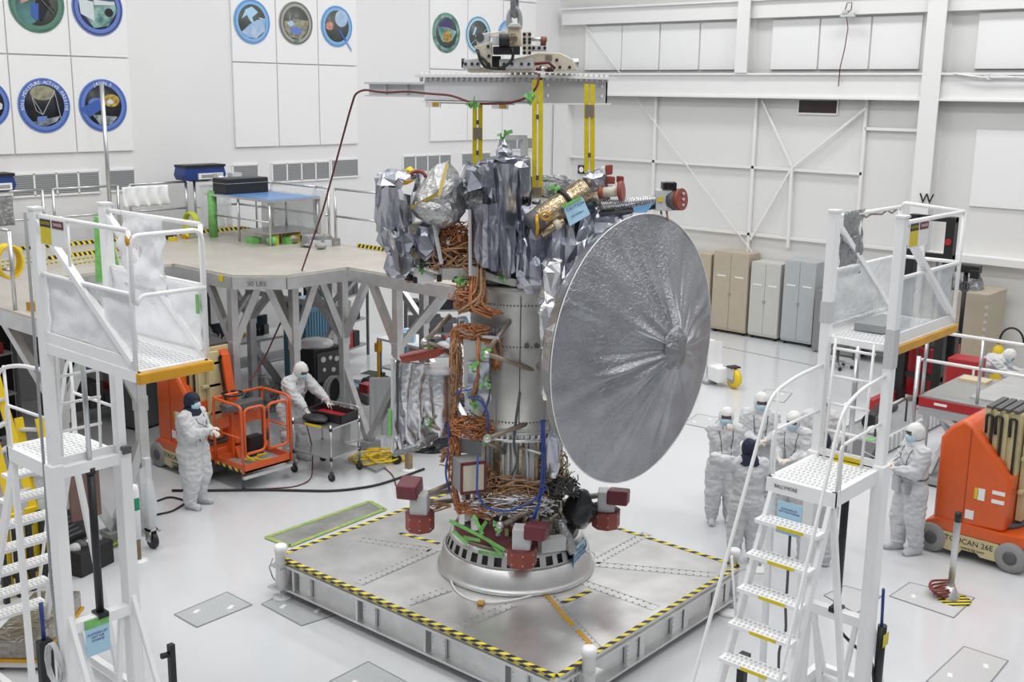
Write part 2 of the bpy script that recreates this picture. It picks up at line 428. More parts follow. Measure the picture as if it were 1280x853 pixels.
EM_PALE = mat('emblem_pale', (.62, .68, .70), .5)
EM_GOLD = mat('emblem_gold', (.60, .42, .08), .5, col2=(.20, .10, .03), vscale=14)
EM_ROSE = mat('emblem_rose', (.66, .36, .28), .5, col2=(.35, .18, .14), vscale=14)
arc = [(cos(k*pi/14+pi)*.78, sin(k*pi/14+pi)*.78) for k in range(15)]
def lowarc(z): return [(x, zz) for x, zz in [(cos(t)*.79, sin(t)*.79) for t in [pi+math.asin(-z/.79)+k*(pi-2*math.asin(-z/.79))/14 for k in range(15)]]]
emblem(46, 4, 33, EM_GREEN, EM_TEAL, EM_SLATE, 'round teal emblem with an orange engine bell, at the top left of the wall',
       [('scenery', 'e', EM_TEAL, -.35, -.1, .45, .66), ('craft', 'p', EM_SPACE, [(-.15, -.5), (.15, -.65), (.5, .0), (.4, .7), (.0, .7), (-.05, .1)]),
        ('engine_bell', 'p', EM_ROSE, [(-.62, .45), (-.62, -.05), (-.15, .15), (-.2, .4)]), ('panel', 'p', EM_BLUE, [(-.25, -.05), (.05, .0), (.0, -.62), (-.25, -.5)]), ('truss', 'l', EM_SAND, [(.1, .2, .6, -.35), (.3, .3, .65, -.2)])])
emblem(122, 10, 30, EM_BLUE2, EM_NAVY, EM_NAVY, 'round violet-rimmed emblem with a pale slab, last of the top left row',
       [('scenery', 'p', EM_MIST, [(-.7, .22), (.7, .3), (.78, -.1), (.4, -.66), (-.2, -.76), (-.75, -.1)]), ('slab', 'p', EM_PALE, [(-.78, .35), (-.18, .2), (-.18, -.5), (-.72, -.25)]), ('band', 'p', EM_PALE, [(-.15, .3), (.7, .25), (.7, .15), (-.15, .1)]), ('module', 'e', EM_SPACE, .45, -.15, .18, .16)])
emblem(-18, 130, 29, EM_BLUE2, EM_BLUE, EM_SPACE, 'round blue-rimmed emblem sliced off by the left edge of the picture', [('craft', 'p', EM_PALE, [(.55, .1), (.72, .0), (.7, -.2), (.5, -.3)])])
emblem(55.5, 132, 31, EM_BLUE2, EM_BLUE, EM_SPACE, 'round blue emblem showing a mesh antenna on long arms, lettered around its rim',
       [('horizon', 'p', EM_CLOUD, [(-.5, -.62)]+[(-.5+.1*k, -.62+.02*k) for k in range(1, 11)]+[(.62, -.38), (.45, -.62), (.0, -.78), (-.3, -.74)]), ('mesh_antenna', 'e', EM_SAND, -.05, .48, .5, .28), ('truss', 'l', EM_PALE, [(-.5, .35, -.1, -.35), (-.5, .35, -.35, -.2), (.42, .55, -.1, -.35), (.42, .6, .62, -.5), (-.35, -.2, -.1, -.35)]), ('bus', 'p', EM_BLUE2, [(-.35, -.5), (-.3, -.42), (.05, -.4), (.08, -.52), (-.3, -.66)])],
       'SOIL MOISTURE ACTIVE PASSIVE')
emblem(129, 132, 28.5, EM_BLUE2, EM_BLUE, EM_SPACE, 'round blue emblem with gold craft and blue solar wings, crossed by a thin grey pole',
       [('scenery', 'p', EM_CLOUD, [(-.5, -.35), (.0, -.4), (.6, -.45), (.3, -.75), (-.2, -.76)]), ('moon', 'e', EM_BLUE2, -.3, .1, .34, .2), ('craft', 'e', EM_GOLD, .36, .2, .36, .25, .006), ('panel', 'p', EM_BLUE, [(-1.02, -.12), (-.2, .25), (.0, -.1), (-.62, -.45)]), ('hub', 'e', EM_PALE, .3, .15, .14, .1, .01)], 'JASON 3')
emblem(315, 27, 21.5, EM_SKY, EM_BLUE2, EM_SLATE, 'pale blue emblem with a winged craft above a bright limb, first of the sky-blue row',
       [('horizon', 'p', EM_EARTH, [(-.62, -.5), (-.1, -.1), (.3, .1), (.8, .2), (.7, -.4), (.2, -.78), (-.3, -.74)]), ('craft', 'p', EM_SKY2, [(-.6, .1), (-.35, .55), (.0, .7), (.35, .45), (.0, .2), (.1, -.1), (-.1, .0), (-.3, .3)]), ('stripe', 'p', EM_PALE, [(.4, .22), (.65, .17), (.65, .13), (.4, .17)])])
emblem(370, 29, 20, mat('emblem_grey', (.36, .36, .33), .4), EM_SLATE, EM_SLATE, 'grey-rimmed emblem with a rover on yellow ground, in the middle of its row',
       [('ground', 'p', EM_SAND, [(-.75, .05), (.0, .2), (.77, .15), (.66, -.4), (.2, -.78), (-.4, -.68), (-.72, -.3)]), ('rover', 'p', EM_BLUE2, [(-.5, -.3), (.0, -.15), (.35, -.3), (.3, -.5), (-.1, -.55)]), ('mast', 'l', EM_PALE, [(-.4, -.1, -.4, .35), (-.2, -.1, -.2, .2)]), ('rover_body', 'p', EM_SKY2, [(-.6, .0), (-.3, .1), (-.1, -.05), (-.4, -.2)]), ('seal', 'p', EM_GREEN, [(-.15, -.82), (.15, -.82), (.12, -.98), (-.12, -.98)])])
emblem(421, 33, 18.5, EM_SKY, EM_BLUE2, EM_SLATE, 'pale blue emblem with a globe and a probe breaking out of its lower rim',
       [('globe', 'e', EM_EARTH, .3, .4, .42, .42), ('craft', 'e', EM_ROSE, -.5, .0, .26, .22), ('panel', 'p', EM_BLUE, [(.05, -.2), (.15, -.15), (.7, -.75), (.6, -.8)]), ('probe', 'p', EM_SKY, [(.55, -.7), (.62, -.68), (.95, -1.1), (.98, -1.25), (.85, -1.1)])])
emblem(558, 41, 16.3, EM_MIST, EM_GREEN, EM_SLATE, 'green-rimmed emblem with pale cloud and yellow sparks, left of the hoist motor',
       [('sky', 'p', EM_NAVY, [(-.5, .5), (.0, .75), (.45, .6), (.3, .25), (-.6, .28)]), ('cloud', 'p', EM_MIST, [(-.7, .3), (.1, .28), (.75, .1), (.4, -.4), (-.3, -.5), (-.6, -.1)]), ('craft', 'e', EM_GOLD, .05, -.2, .34, .3)])
emblem(598, 44, 15, EM_SKY2, EM_TEAL, EM_SLATE, 'pale teal-rimmed emblem half hidden behind the hoist motor',
       [('band', 'l', EM_SKY2, [(-.75, -.6, .8, .45)]), ('craft', 'p', EM_SKY2, [(-.5, .0), (-.3, .45), (-.15, .4), (-.35, .0)])])
emblem(636, 46, 13, EM_SKY, EM_BLUE2, EM_EARTH, 'blue-rimmed emblem peeking out behind the lifting eye')
# ---- right wall: columns, girders, rails, braces
def pyz(x, y, X=XW): p = onx(x, y, X); return p.y, p.z
zg0 = pyz(900, 122)[1]; zg1 = pyz(900, 91.5)[1]
ycorner = YW
trim(MB().b2((XW-.28, -6, zg0), (XW, YW, zg1)).b2((XW-.36, -6, zg1-.05), (XW, YW, zg1)).b2((XW-.36, -6, zg0), (XW, YW, zg0+.05)))
zt0 = pyz(900, 25)[1]; zt1 = pyz(900, 2)[1]
trim(MB().b2((XW-.22, -6, zt0), (XW, YW-.25, zt1)).b2((XW-.30, -6, zt1-.05), (XW, YW-.25, zt1)))
for px, top, wd in ((938, 0, .34), (1177, 0, .42)):
    y_ = pyz(px, 50)[0]; zb = zg1 if px < 1000 else 0
    trim(MB().b2((XW-.40, y_-wd/2, zb), (XW-.36, y_+wd/2, 13)).b2((XW-.37, y_-.03, zb), (XW-.02, y_+.03, 13)).b2((XW-.04, y_-wd/2, zb), (XW, y_+wd/2, 13)))
# upper panels
def ypx(px, y): return pyz(px, y)[0]
for a, b in ((733, 778), (779, 825), (827, 875), (877, 928), (966, 1024), (1026, 1088), (1090, 1152), (1222, 1300)):
    trim(MB().b2((XW-.06, ypx(b, 55), zg1+.08), (XW, ypx(a, 55), zt0-.05)), M_PANEL, .01)
# lower wall: verticals, rails, braces
xb = XW-.07
def vbar(px, y0, y1, t=.06):
    ya, za = pyz(px, y0, xb); zb = pyz(px, y1, xb)[1]
    trim(MB().bar((xb, ya, za), (xb, ya, zb), t))
zr1 = pyz(860, 204)[1]; zr2 = pyz(945, 293)[1]
for px, ya, yb in ((709, 122, 330), (821, 122, 330), (946, 124, 320), (1083, 125, 230)):
    y_ = pyz(px, 160)[0]; trim(MB().bar((xb, y_, zg0), (xb, y_, 0 if px < 1000 else 2.2), .07))
y0_, y1_ = ypx(705, 160), ypx(1083, 170)
trim(MB().bar((xb, y0_, zr1), (xb, y1_, zr1), .07)); trim(MB().bar((xb, y0_, zr2), (xb, -6, zr2), .07))
trim(MB().bar((xb, ypx(1083, 170), pyz(1120, 162)[1]), (xb, ypx(1165, 170), pyz(1120, 162)[1]), .07))
def brace(a, b, t=.05):
    p, q = onx(a[0], a[1], XW-.12), onx(b[0], b[1], XW-.12); trim(MB().bar(p, q, t))
brace((953, 126), (990, 208)); brace((1083, 135), (990, 210)); brace((990, 210), (938, 300)); brace((797, 125), (940, 315), .022)
brace((990, 210), (985, 310), .07); brace((715, 10), (800, 125), .022)
# lower right: wall panels
a = pyz(1222, 162); b = pyz(1272, 262)
trim(MB().b2((XW-.05, b[0]-.4, b[1]), (XW, a[0], a[1])), M_PANEL, .01)
trim(MB().b2((XW-.30, -6, pyz(1200, 322)[1]-.06), (XW, ypx(1165, 300), pyz(1200, 322)[1]+.10)))
# vertical pilaster near the corner on the right wall
trim(MB().b2((XW-.25, YW-.55, 0), (XW, YW-.05, zg0)))
# small dark plate on the girder, letter W, little target
p = onx(1023, 133.5, XW-.03); hw = abs(ypx(1000, 133)-ypx(1047, 133))/2
t = Thing('wall_display', 'dark rectangular display panel high on the right wall under the girder', 'display', (XW-.06, p.y, p.z-.17))
t.part('case', MB().box((.02, 0, .17), (.06, hw*2+.06, .38)), M_WHITE, bevel=.01); t.part('screen', MB().box((-.012, 0, .17), (.02, hw*2, .29)), mat('dark_screen', (.035, .02, .02), .3))
p = onx(1158, 249, XW-.45)
tm = text_mb('W', .32, (XW-.45, p.y, p.z), (0, -1, 0), (0, 0, 1), .01)
solo('wall_letter', tm, M_BLACK, 'black capital letter W fixed on the white wall column', 'letter')
p = onx(727, 212, XW-.05)
t = Thing('survey_target', 'small black square target with white dot on the right wall beside a yellow sling', 'target', (p.x, p.y, p.z-.1))
t.part('plate', MB().box((0, 0, .1), (.02, .26, .24)), M_BLACK); t.part('dot', MB().cyl((-.012, 0, .1), (-.02, 0, .1), .08), M_WHITE)
# conduit loop with small junction box on the upper girder
p = onx(1060, 17, XW-.34)
t = Thing('junction_box', 'small junction box with dangling red wires on the upper right girder', 'box', (p.x, p.y, p.z-.08))
t.part('case', MB().box((0, 0, .05), (.1, .35, .1)).box((-.03, .05, .12), (.08, .12, .08)), M_LGREY, bevel=.01)
dd = [onx(x, y, XW-.36)-V((p.x, p.y, p.z-.08)) for x, y in ((1058, 20), (1060, 35), (1056, 60), (1050, 85), (1048, 108))]
t.part('wire', MB().tube(dd, .012), M_CABLER)
dd = [onx(x, y, XW-.36)-V((p.x, p.y, p.z-.08)) for x, y in ((1056, 14), (1059, 4), (1065, 3), (1064, 12), (1060, 16))]
t.part('wire', MB().tube(dd, .012), M_CABLER)
# cables lying on the girder at the far right
for k in range(5):
    solo('wall_cable', MB().tube([onx(1192+k*8, 92+k*1.2, XW-.38), onx(1215+k*6, 95+k, XW-.4), onx(1235, 97-k, XW-.4), onx(1300, 96+k, XW-.38)], .018, 6), M_LGREY if k % 2 else M_PANEL, 'pale cable lying along the girder at the far right of the wall', 'cable', 'cables on the right girder')
# floor access plates
def plate(pts, lab, grp=None, mt=M_PERF):
    P = [onz(x, y) for x, y in pts]; c = sum(P, V())/4
    t = Thing('floor_plate', lab, 'floor plate', (c.x, c.y, 0), 0, grp)
    q = [(v.x-c.x, v.y-c.y) for v in P]
    t.part('plate', MB().flat(q, .0, .006), mt)
    fr = MB()
    for i in range(4): a, b = V((*q[i], .004)), V((*q[(i+1) % 4], .004)); fr.bar(a, b, .013, .010)
    t.part('frame', fr, M_LINE)
    for f in (.28, .72):
        a = V((*q[0], 0)).lerp(V((*q[2], 0)), f); t.part('pull_ring', MB().box((a.x, a.y, .008), (.1, .05, .006), .4), M_PANEL)
M_PL2 = mat('floor_plate_smooth', (.60, .605, .61), .3)
plate([(218, 769), (284, 741), (315, 757), (246, 785)], 'perforated floor plate alone on the open floor left of the aluminium platform')
plate([(327, 756), (372, 735), (424, 768), (377, 783)], 'perforated floor plate tucked under the left corner of the aluminium platform')
plate([(412, 853), (460, 828), (520, 860), (480, 890)], 'perforated floor plate in front of the platform, cut by the bottom edge')
plate([(1112, 746), (1137, 729), (1218, 748), (1192, 773)], 'smooth floor plate under the grey floor post', mt=M_PL2)
plate([(1030, 745), (1056, 733), (1102, 746), (1070, 768)], 'smooth floor plate seen through the right stair', mt=M_PL2)
plate([(1158, 853), (1205, 809), (1260, 827), (1225, 870)], 'smooth floor plate at the lower right corner', mt=M_PL2)
plate([(855, 530), (872, 518), (900, 523), (888, 537)], 'floor plate beside the dish, in front of the group in coveralls', mt=M_PL2)
plate([(945, 497), (958, 487), (990, 492), (980, 504)], 'floor plate behind the group in coveralls', mt=M_PL2)
# ================================================================== people in clean-room coveralls
from mathutils.bvhtree import BVHTree
def limb(mb, pts, rs, n=12):
    for p, r in zip(pts, rs): mb.ell(p, r, n=n)
    for i in range(len(pts)-1): mb.tube([pts[i], pts[i+1]], [rs[i], rs[i+1]], n)
def ik(a, c, l1, l2, pole):
    a, c = V(a), V(c); d = c-a; L = min(d.length, (l1+l2)*.995); d.normalize(); c = a+d*L
    x = (l1*l1-l2*l2+L*L)/(2*L); h = sqrt(max(0, l1*l1-x*x)); p = V(pole); p = (p-d*p.dot(d)).normalized()
    return a+d*x+p*h, c
def hand(mb, wrist, d, side, curl=.7, k=1.0, thick=0.0):
    """palm, five unequal fingers with two bends, thumb from the side of the palm; d = finger direction, side = +1 right"""
    wrist = V(wrist); d = V(d).normalized(); pn = V((0, 0, -1)); pn = (pn-d*pn.dot(d)); pn = pn.normalized() if pn.length > .2 else V((0, -1, 0))
    lat = d.cross(pn).normalized()*side*-1
    pc = wrist+d*.05*k
    for f in (.015, .035, .055, .08): 
        for s in (-.028, -.01, .01, .028): mb.ell(wrist+d*f*k+lat*s*k*(.75+f*4), (.0135+thick)*k, n=8)
    for i, (off, ln) in enumerate(((-.033, .072), (-.011, .082), (.011, .078), (.032, .060))):
        p0 = wrist+d*.088*k+lat*off*k; a = 0; q = p0; seg = [ln*.45, ln*.32, ln*.25]; P = [q]; dd = d
        for s in seg:
            a += curl*.75; dd = (d*cos(a)+pn*sin(a)).normalized(); q = q+dd*s*k; P.append(q)
        rr = [.0095+thick, .009+thick, .0083+thick, .0068+thick]; limb(mb, P, [r*k for r in rr], 8)
    q0 = wrist+d*.025*k-lat*.034*k; t1 = q0+(d*.6-lat*.75+pn*.25).normalized()*.038*k; t2 = t1+(d*.9-lat*.1+pn*.35).normalized()*.032*k; t3 = t2+(d*.9+lat*.15+pn*.4).normalized()*.024*k
    limb(mb, [q0, t1, t2, t3], [(.0125+thick)*k, (.0108+thick)*k, (.0096+thick)*k, (.0075+thick)*k], 8)
def person(loc, face, label, H=1.75, hood='white', handR=(.20, .26, 1.08), handL=(-.20, .26, 1.08), lean=0.0, turn=0.0, nod=0.0, stance=.13, step=0.0, group=None, pouch=False, straps=True, curl=.7, seated=False, bulk=1.0, handdirR=None, handdirL=None, seed=1, mask=True, poleR=None, poleL=None, floor_z=0.0):
    bulk *= 1.16; k = H/1.75; rz = atan2(face[1], face[0])-pi/2
    t = Thing('person', label, 'person', (loc[0], loc[1], floor_z), rz, group)
    hip = V((0, -lean*.25, .93)) if not seated else V((0, -.1, .52))
    ax = V((0, sin(lean), cos(lean)))
    chest = hip+ax*.30; sh = hip+ax*.49; neck = hip+ax*.565; head = neck+V((0, sin(lean*.7+nod)*.13+.02, cos(lean*.7+nod)*.135))
    # joints
    J = {}
    for s in (-1, 1):
        h_ = hip+V((s*.095, 0, -.04))
        if seated: kn = V((s*.16, .42, .50)); an = V((s*.16, .40, .10))
        else:
            yo = step*s; an = V((s*stance, yo, .09)); kn = h_.lerp(an, .5)+V((s*.012, .035, 0))
        S_ = sh+V((s*.185, 0, 0)); tgt = V(handR if s > 0 else handL)
        el, wr = ik(S_, tgt, .29, .265, (poleR if s > 0 else poleL) or (s*.55, -.55, -.75))
        J[s] = (h_, kn, an, S_, el, wr)
    Rh = Matrix.Rotation(turn, 3, 'Z') @ Matrix.Rotation(-(lean*.7+nod), 3, 'X')
    hd = lambda x, y, z: head+Rh @ V((x, y, z))
    # --- body: one continuous skin with face and hands
    mb = MB()
    mb.ell(hip, (.14, .10, .13)); mb.ell(hip+ax*.17, (.125, .09, .14)); mb.ell(chest+ax*.06, (.15, .10, .17)); mb.tube([sh-ax*.03, neck+ax*.05], [.075, .055], 12); mb.tube([neck, head], [.055, .055], 12)
    for s in (-1, 1):
        h_, kn, an, S_, el, wr = J[s]
        limb(mb, [h_, kn, an], [.085, .055, .042]); mb.tube([an, an+V((s*.01, .13, -.05))], [.042, .03], 10); mb.ell(an+V((s*.01, .10, -.055)), (.04, .10, .03))
        limb(mb, [sh+V((s*.08, 0, .01)), S_, el, wr], [.07, .055, .042, .028])
    mb.ell(head, (.073, .092, .112), Rh, 20); mb.ell(hd(0, .03, -.055), (.055, .06, .06), Rh, 16)      # skull, jaw
    limb(mb, [hd(0, .088, .012), hd(0, .108, -.018)], [.011, .016], 8)                                        # nose
    mb.ell(hd(0, .088, -.058), (.025, .012, .010), Rh, 8)                                                     # mouth
    for s in (-1, 1): mb.ell(hd(s*.074, -.005, -.005), (.012, .022, .032), Rh, 8); mb.ell(hd(s*.032, .080, .030), (.022, .012, .007), Rh, 8)
    gl = {}
    for s in (-1, 1):
        h_, kn, an, S_, el, wr = J[s]; d = V((handdirR if s > 0 else handdirL) or (wr-el)).normalized()
        hand(mb, wr, d, s, curl); g = MB(); hand(g, wr, d, s, curl, 1.0, .002); g.tube([wr-d*.05, wr+d*.03], [.036, .032], 10); gl[s] = g
    S3 = Matrix.Scale(k, 4)
    def put(nm, me, mt, par=None):
        me.transform(S3); me.materials.clear(); me.materials.append(mt); return link(nm, me, par or t.o)
    put('body', baked(mb, .010, 1), M_SKIN)
    for s in (-1, 1): put('glove', baked(gl[s], .0055, 1), M_GLOVE)
    eb = MB()
    for s in (-1, 1): eb.ell(hd(s*.032, .083, .012), (.015, .012, .009), Rh, 10)
    m_ = eb.mesh('eyes', []); put('eyes', m_, M_PANEL)
    ib = MB()
    for s in (-1, 1): ib.ell(hd(s*.032, .0925, .011), (.0065, .004, .0065), Rh, 8); ib.box(hd(s*.033, .091, .034), (.034, .012, .008), R=Rh)
    put('brows_and_pupils', ib.mesh('brows', []), M_DGREY)
    # --- coverall
    B = bulk; cv = MB()
    cv.ell(hip+V((0, -.01, -.02)), (.185*B, .145*B, .17)); cv.ell(hip+ax*.17, (.185*B, .14*B, .19)); cv.ell(chest+ax*.05, (.20*B, .145*B, .20)); cv.ell(sh-ax*.02, (.19, .115, .09)); cv.tube([sh-ax*.03, neck+ax*.02], [.10, .075], 14)
    for s in (-1, 1):
        h_, kn, an, S_, el, wr = J[s]
        limb(cv, [h_, h_.lerp(kn, .5), kn, kn.lerp(an, .6), an+V((0, 0, .04))], [.128*B, .118*B, .108*B, .10, .088], 14)
        limb(cv, [sh+V((s*.09, 0, -.005)), S_-ax*.015, S_.lerp(el, .5), el, el.lerp(wr, .55), wr.lerp(el, .06)], [.10, .097, .090, .083, .068, .043], 12)
    cm = baked(cv, .016, 3)
    for v, nv in zip(cm.vertices, [V(v.normal) for v in cm.vertices]):
        q = V(v.co); a = noise.noise(V((q.x*9, q.y*9, q.z*15))+V((seed*3.1, 0, 0))); b2 = noise.noise(V((q.x*5+q.z*6, q.y*5, q.z*7))+V((0, seed*2.7, 0)))
        v.co = q+nv*(.020*(1-2.4*abs(a))*.8+.012*b2)
    bvh = BVHTree.FromPolygons([v.co.copy() for v in cm.vertices], [tuple(p.vertices) for p in cm.polygons])
    cov = put('coverall', cm, M_SUIT)
    def front(x, z, y0=.8, sgn=-1):
        h = bvh.ray_cast(V((x, y0, z)), V((0, sgn, 0))); return (h[0] if h[0] else V((x, .14, z)))
    if not seated:
        zz = [hip.z-.02+.05*i for i in range(11)]
        if lean < .4: 
            zp = MB().tube([(front(0, z)+V((0, .001, 0)))*k for z in zz], .004, 6); link('zip', zp.mesh('zip', M_LGREY), cov)
        if straps and lean < .4:
            for s in (-1, 1):
                sb = MB().tube([(front(s*(.10-.04*i/8), neck.z-.06-.05*i)+V((0, .002, 0)))*k for i in range(9)], .007, 6); link('dark_strap', sb.mesh('strap', M_DGREY), cov)
    if pouch:
        wb = MB(); n = 26; P_ = []
        for i in range(n):
            a = 2*pi*i/n; h = bvh.ray_cast(V((cos(a)*.8, sin(a)*.8, hip.z+.12)), V((-cos(a), -sin(a), 0))); P_.append((h[0] if h[0] else V((cos(a)*.18, sin(a)*.15, hip.z+.12)))*k)
        link('belt', wb.tube(P_, .013, 8, True).mesh('belt', M_DGREY), t.o)
        p = front(.10, hip.z-.01); link('belt_pouch', MB().box((p+V((0, .03, 0)))*k, (.17*k, .05*k, .22*k)).mesh('pouch', M_SUIT2), t.o, .015)
        p = front(-.14, hip.z); link('belt_clip', MB().box((p+V((-.02, .03, 0)))*k, (.05, .05, .16)).mesh('clip', M_GREY), t.o, .01)
    # --- boot covers
    for s in (-1, 1):
        h_, kn, an, S_, el, wr = J[s]; bt = MB(); yw = V((s*.12, 1, 0)).normalized()
        limb(bt, [kn.lerp(an, .12), kn.lerp(an, .55), an+V((0, 0, .0))], [.108, .104, .082], 14)
        z0 = an.z-.09
        bt.ell(an+yw*.02+V((0, 0, -.025)), (.062, .085, .060)); bt.ell(an+yw*.10+V((0, 0, -.040)), (.058, .105, .046)); bt.box(an+yw*.055+V((0, 0, -.070)), (.10, .27, .036), atan2(yw.y, yw.x)-pi/2)
        bm_ = baked(bt, .012, 3, 'boot')
        for v, nv in zip(bm_.vertices, [V(v.normal) for v in bm_.vertices]):
            q = V(v.co); v.co = q+nv*.010*(noise.noise(V((q.x*8, q.y*8, q.z*22))+V((seed, s, 0))))
            if v.co.z < z0+.002: v.co.z = z0
        b_ = put('boot_cover', bm_, M_SUIT2)
        lo = an-V((0, 0, .085)); sl = MB().prism([((lo+yw*(.055+.15*cos(a*pi/10))+V((yw.y, -yw.x, 0))*.055*sin(a*pi/10))*k) for a in range(20)], V((0, 0, .010*k))); link('sole', sl.mesh('sole', M_GREY), b_)
    # --- hood with a face opening, mask, eye shield
    mtH = M_HOODW if hood == 'white' else M_HOODN
    hb = MB(); N1, N2 = 44, 28; vs = []
    for j in range(N2+1):
        th = pi*j/N2*.86
        for i in range(N1):
            a = 2*pi*i/N1; q = V((sin(th)*cos(a)*.104, sin(th)*sin(a)*.124-.005, cos(th)*.131+.004)); q += q.normalized()*.008*noise.noise(q*16+V((seed, 0, 0)))
            vs.append(q)
    fs = []
    for j in range(N2):
        for i in range(N1):
            f = (j*N1+i, (j+1)*N1+i, (j+1)*N1+(i+1) % N1, j*N1+(i+1) % N1); c = sum((vs[q] for q in f), V())/4
            if c.y > .035 and abs(c.x) < .068 and -.10 < c.z < .045: continue
            fs.append(f)
    hb.add([hd(*q) for q in vs], fs, True)
    hm = hb.mesh('hood', []); ho = put('hood', hm, mtH); sd = ho.modifiers.new('s', 'SOLIDIFY'); sd.thickness = .006*k; sd.offset = 0
    # skirt of the hood over neck and shoulders
    sk = MB().grid(lambda u, v: hd(.098*sin(.86*pi*.72)*cos(2*pi*u), .115*sin(.86*pi*.72)*sin(2*pi*u)-.004, -.085).lerp(neck+V(((.125 if hood == 'white' else .17)*cos(2*pi*u), (.10 if hood == 'white' else .14)*sin(2*pi*u), -.035 if hood == 'white' else -.06)), v)+V((0, 0, .012*sin(7*2*pi*u)*v)), 40, 10, True, True)
    so = put('hood_skirt', sk.mesh('hood_skirt', []), mtH, ho); sd = so.modifiers.new('s', 'SOLIDIFY'); sd.thickness = .008*k; sd.offset = 0
    if mask:
        def mk(u, v):
            a = (u-.5)*2.3; z = -.102+.098*v; r = .082+.02*sin(v*pi); return hd(sin(a)*r*.98, cos(a)*(r+.026)+.0+.010*math.exp(-((v-.75)/.25)**2-(a/.35)**2), z)
        ms = put('face_mask', MB().sheet(mk, 20, 14, .003).mesh('mask', []), M_MASK)
        pleat = MB()
        for v in (.3, .5, .7): pleat.tube([(mk(.18+.64*i/10, v)+(mk(.18+.64*i/10, v)-head).normalized()*.001)*k for i in range(11)], .0018, 5)
        link('pleat', pleat.mesh('pleat', mat('mask_pleat', (.36, .55, .68), .7)), ms)
        gp = MB()
        for s in (-1, 1): gp.tube([hd(s*(.034+.026*cos(a*pi/8)), .102, .012+.017*sin(a*pi/8))*k for a in range(16)], .0028, 5, True)
        gp.tube([hd(-.008, .105, .014)*k, hd(.008, .105, .014)*k], .0025, 5)
        for s in (-1, 1): gp.tube([hd(s*.06, .098, .014)*k, hd(s*.078, .06, .016)*k], .0025, 5)
        link('spectacles', gp.mesh('spectacles', M_BLACK), t.o)
    t.wr = {s: J[s][5]*k for s in (-1, 1)}; t.k = k
    return t
cvw = (CR.x, CR.y)
person((8.62, 13.80), (CR.x-.35*CN.x, CR.y-.35*CN.y), 'person in white coverall and navy hood raising a gloved hand beside the left orange lift', 1.72, 'navy', handR=(.08, .34, 1.24), handL=(-.10, .30, 1.16), curl=.5, seed=2, bulk=1.2, nod=.05)
person((10.92, 14.42), (.05, -1), 'person in white coverall and hood leaning over the black tray on the steel cart', 1.76, 'white', handR=(.16, .50, .98), handL=(-.30, .56, 1.0), lean=.38, nod=.28, curl=.5, seed=3)
person((13.42, 7.82), (-.75, -.62), 'person in white coverall with a hand at the chin, left end of the standing group', 1.72, 'white', handR=(-.02, .22, 1.42), handL=(.08, .24, 1.13), nod=.12, seed=4, handdirR=(-.05, .1, 1), handdirL=(.9, .2, .1), turn=-.15)
person((14.25, 7.74), (-.8, -.55), 'person in white coverall clasping both hands, standing at the back of the group', 1.80, 'white', handR=(.06, .28, 1.12), handL=(-.07, .28, 1.12), handdirR=(-.7, .5, .0), handdirL=(.7, .5, 0), nod=.22, seed=5)
person((12.42, 6.86), (.76, .62), 'person in white coverall and navy hood seen from behind, left of the right stair', 1.67, 'navy', handR=(.36, .34, 1.10), handL=(-.42, .22, 1.45), nod=.2, seed=6, straps=False, poleL=(-.9, -.1, .2))
person((14.05, 7.08), (-.9, -.15), 'person in white coverall looking down at both gloved hands, beside the right stair post', 1.70, 'white', handR=(.10, .32, 1.08), handL=(-.08, .34, 1.10), handdirR=(-.6, .7, .0), handdirL=(.5, .8, 0), nod=.40, seed=7, turn=.1)
person((15.05, 7.18), (-.8, -.6), 'person in white coverall mostly hidden behind the left post of the right stair', 1.72, 'white', nod=.2, seed=8)
person((12.98, 6.12), (.7, .7), 'person in navy hood seen from behind, just below the right stair landing', 1.80, 'navy', handR=(.2, .3, 1.1), handL=(-.2, .3, 1.1), nod=.25, seed=9, straps=False)
g = person((14.27, 5.42), (-.80, .60), 'person in white coverall with belt pouch and thin rod, beside the right orange lift', 1.80, 'white', handR=(.06, .30, 1.20), handL=(-.06, .32, 1.18), handdirR=(-.5, .8, .2), handdirL=(.4, .85, .1), nod=.1, seed=10, pouch=True, stance=.11, step=.07)
# rod held by that person
Mg = Matrix.Translation(g.o.location) @ Matrix.Rotation(g.o.rotation_euler.z, 4, 'Z'); a = Mg @ (V((.0, .38, 1.22))*g.k); b = Mg @ (V((.0, .74, 1.42))*g.k)
solo('pointer_rod', MB().cyl(a, b, .008, .006, 8), M_LGREY, 'thin grey rod held up by the person with the belt pouch', 'rod')
person((21.7, 7.0), (.2, -1), 'person in white coverall bending over a laptop behind the red-edged table at the far right', 1.72, 'white', handR=(.15, .60, .98), handL=(-.18, .60, .98), lean=1.05, nod=.1, seed=11, straps=False, floor_z=.0)
# ================================================================== platform, adapter, spacecraft, hoist
def sc(x, y, f=0.0):
    """surveyed point on the upright plane through the spacecraft axis, f metres nearer the camera"""
    d = ray(x, y); k = (V((CX, CY, 0)).dot(CN)-f)/d.dot(CN); return V((0, 0, CAM_H))+d*k
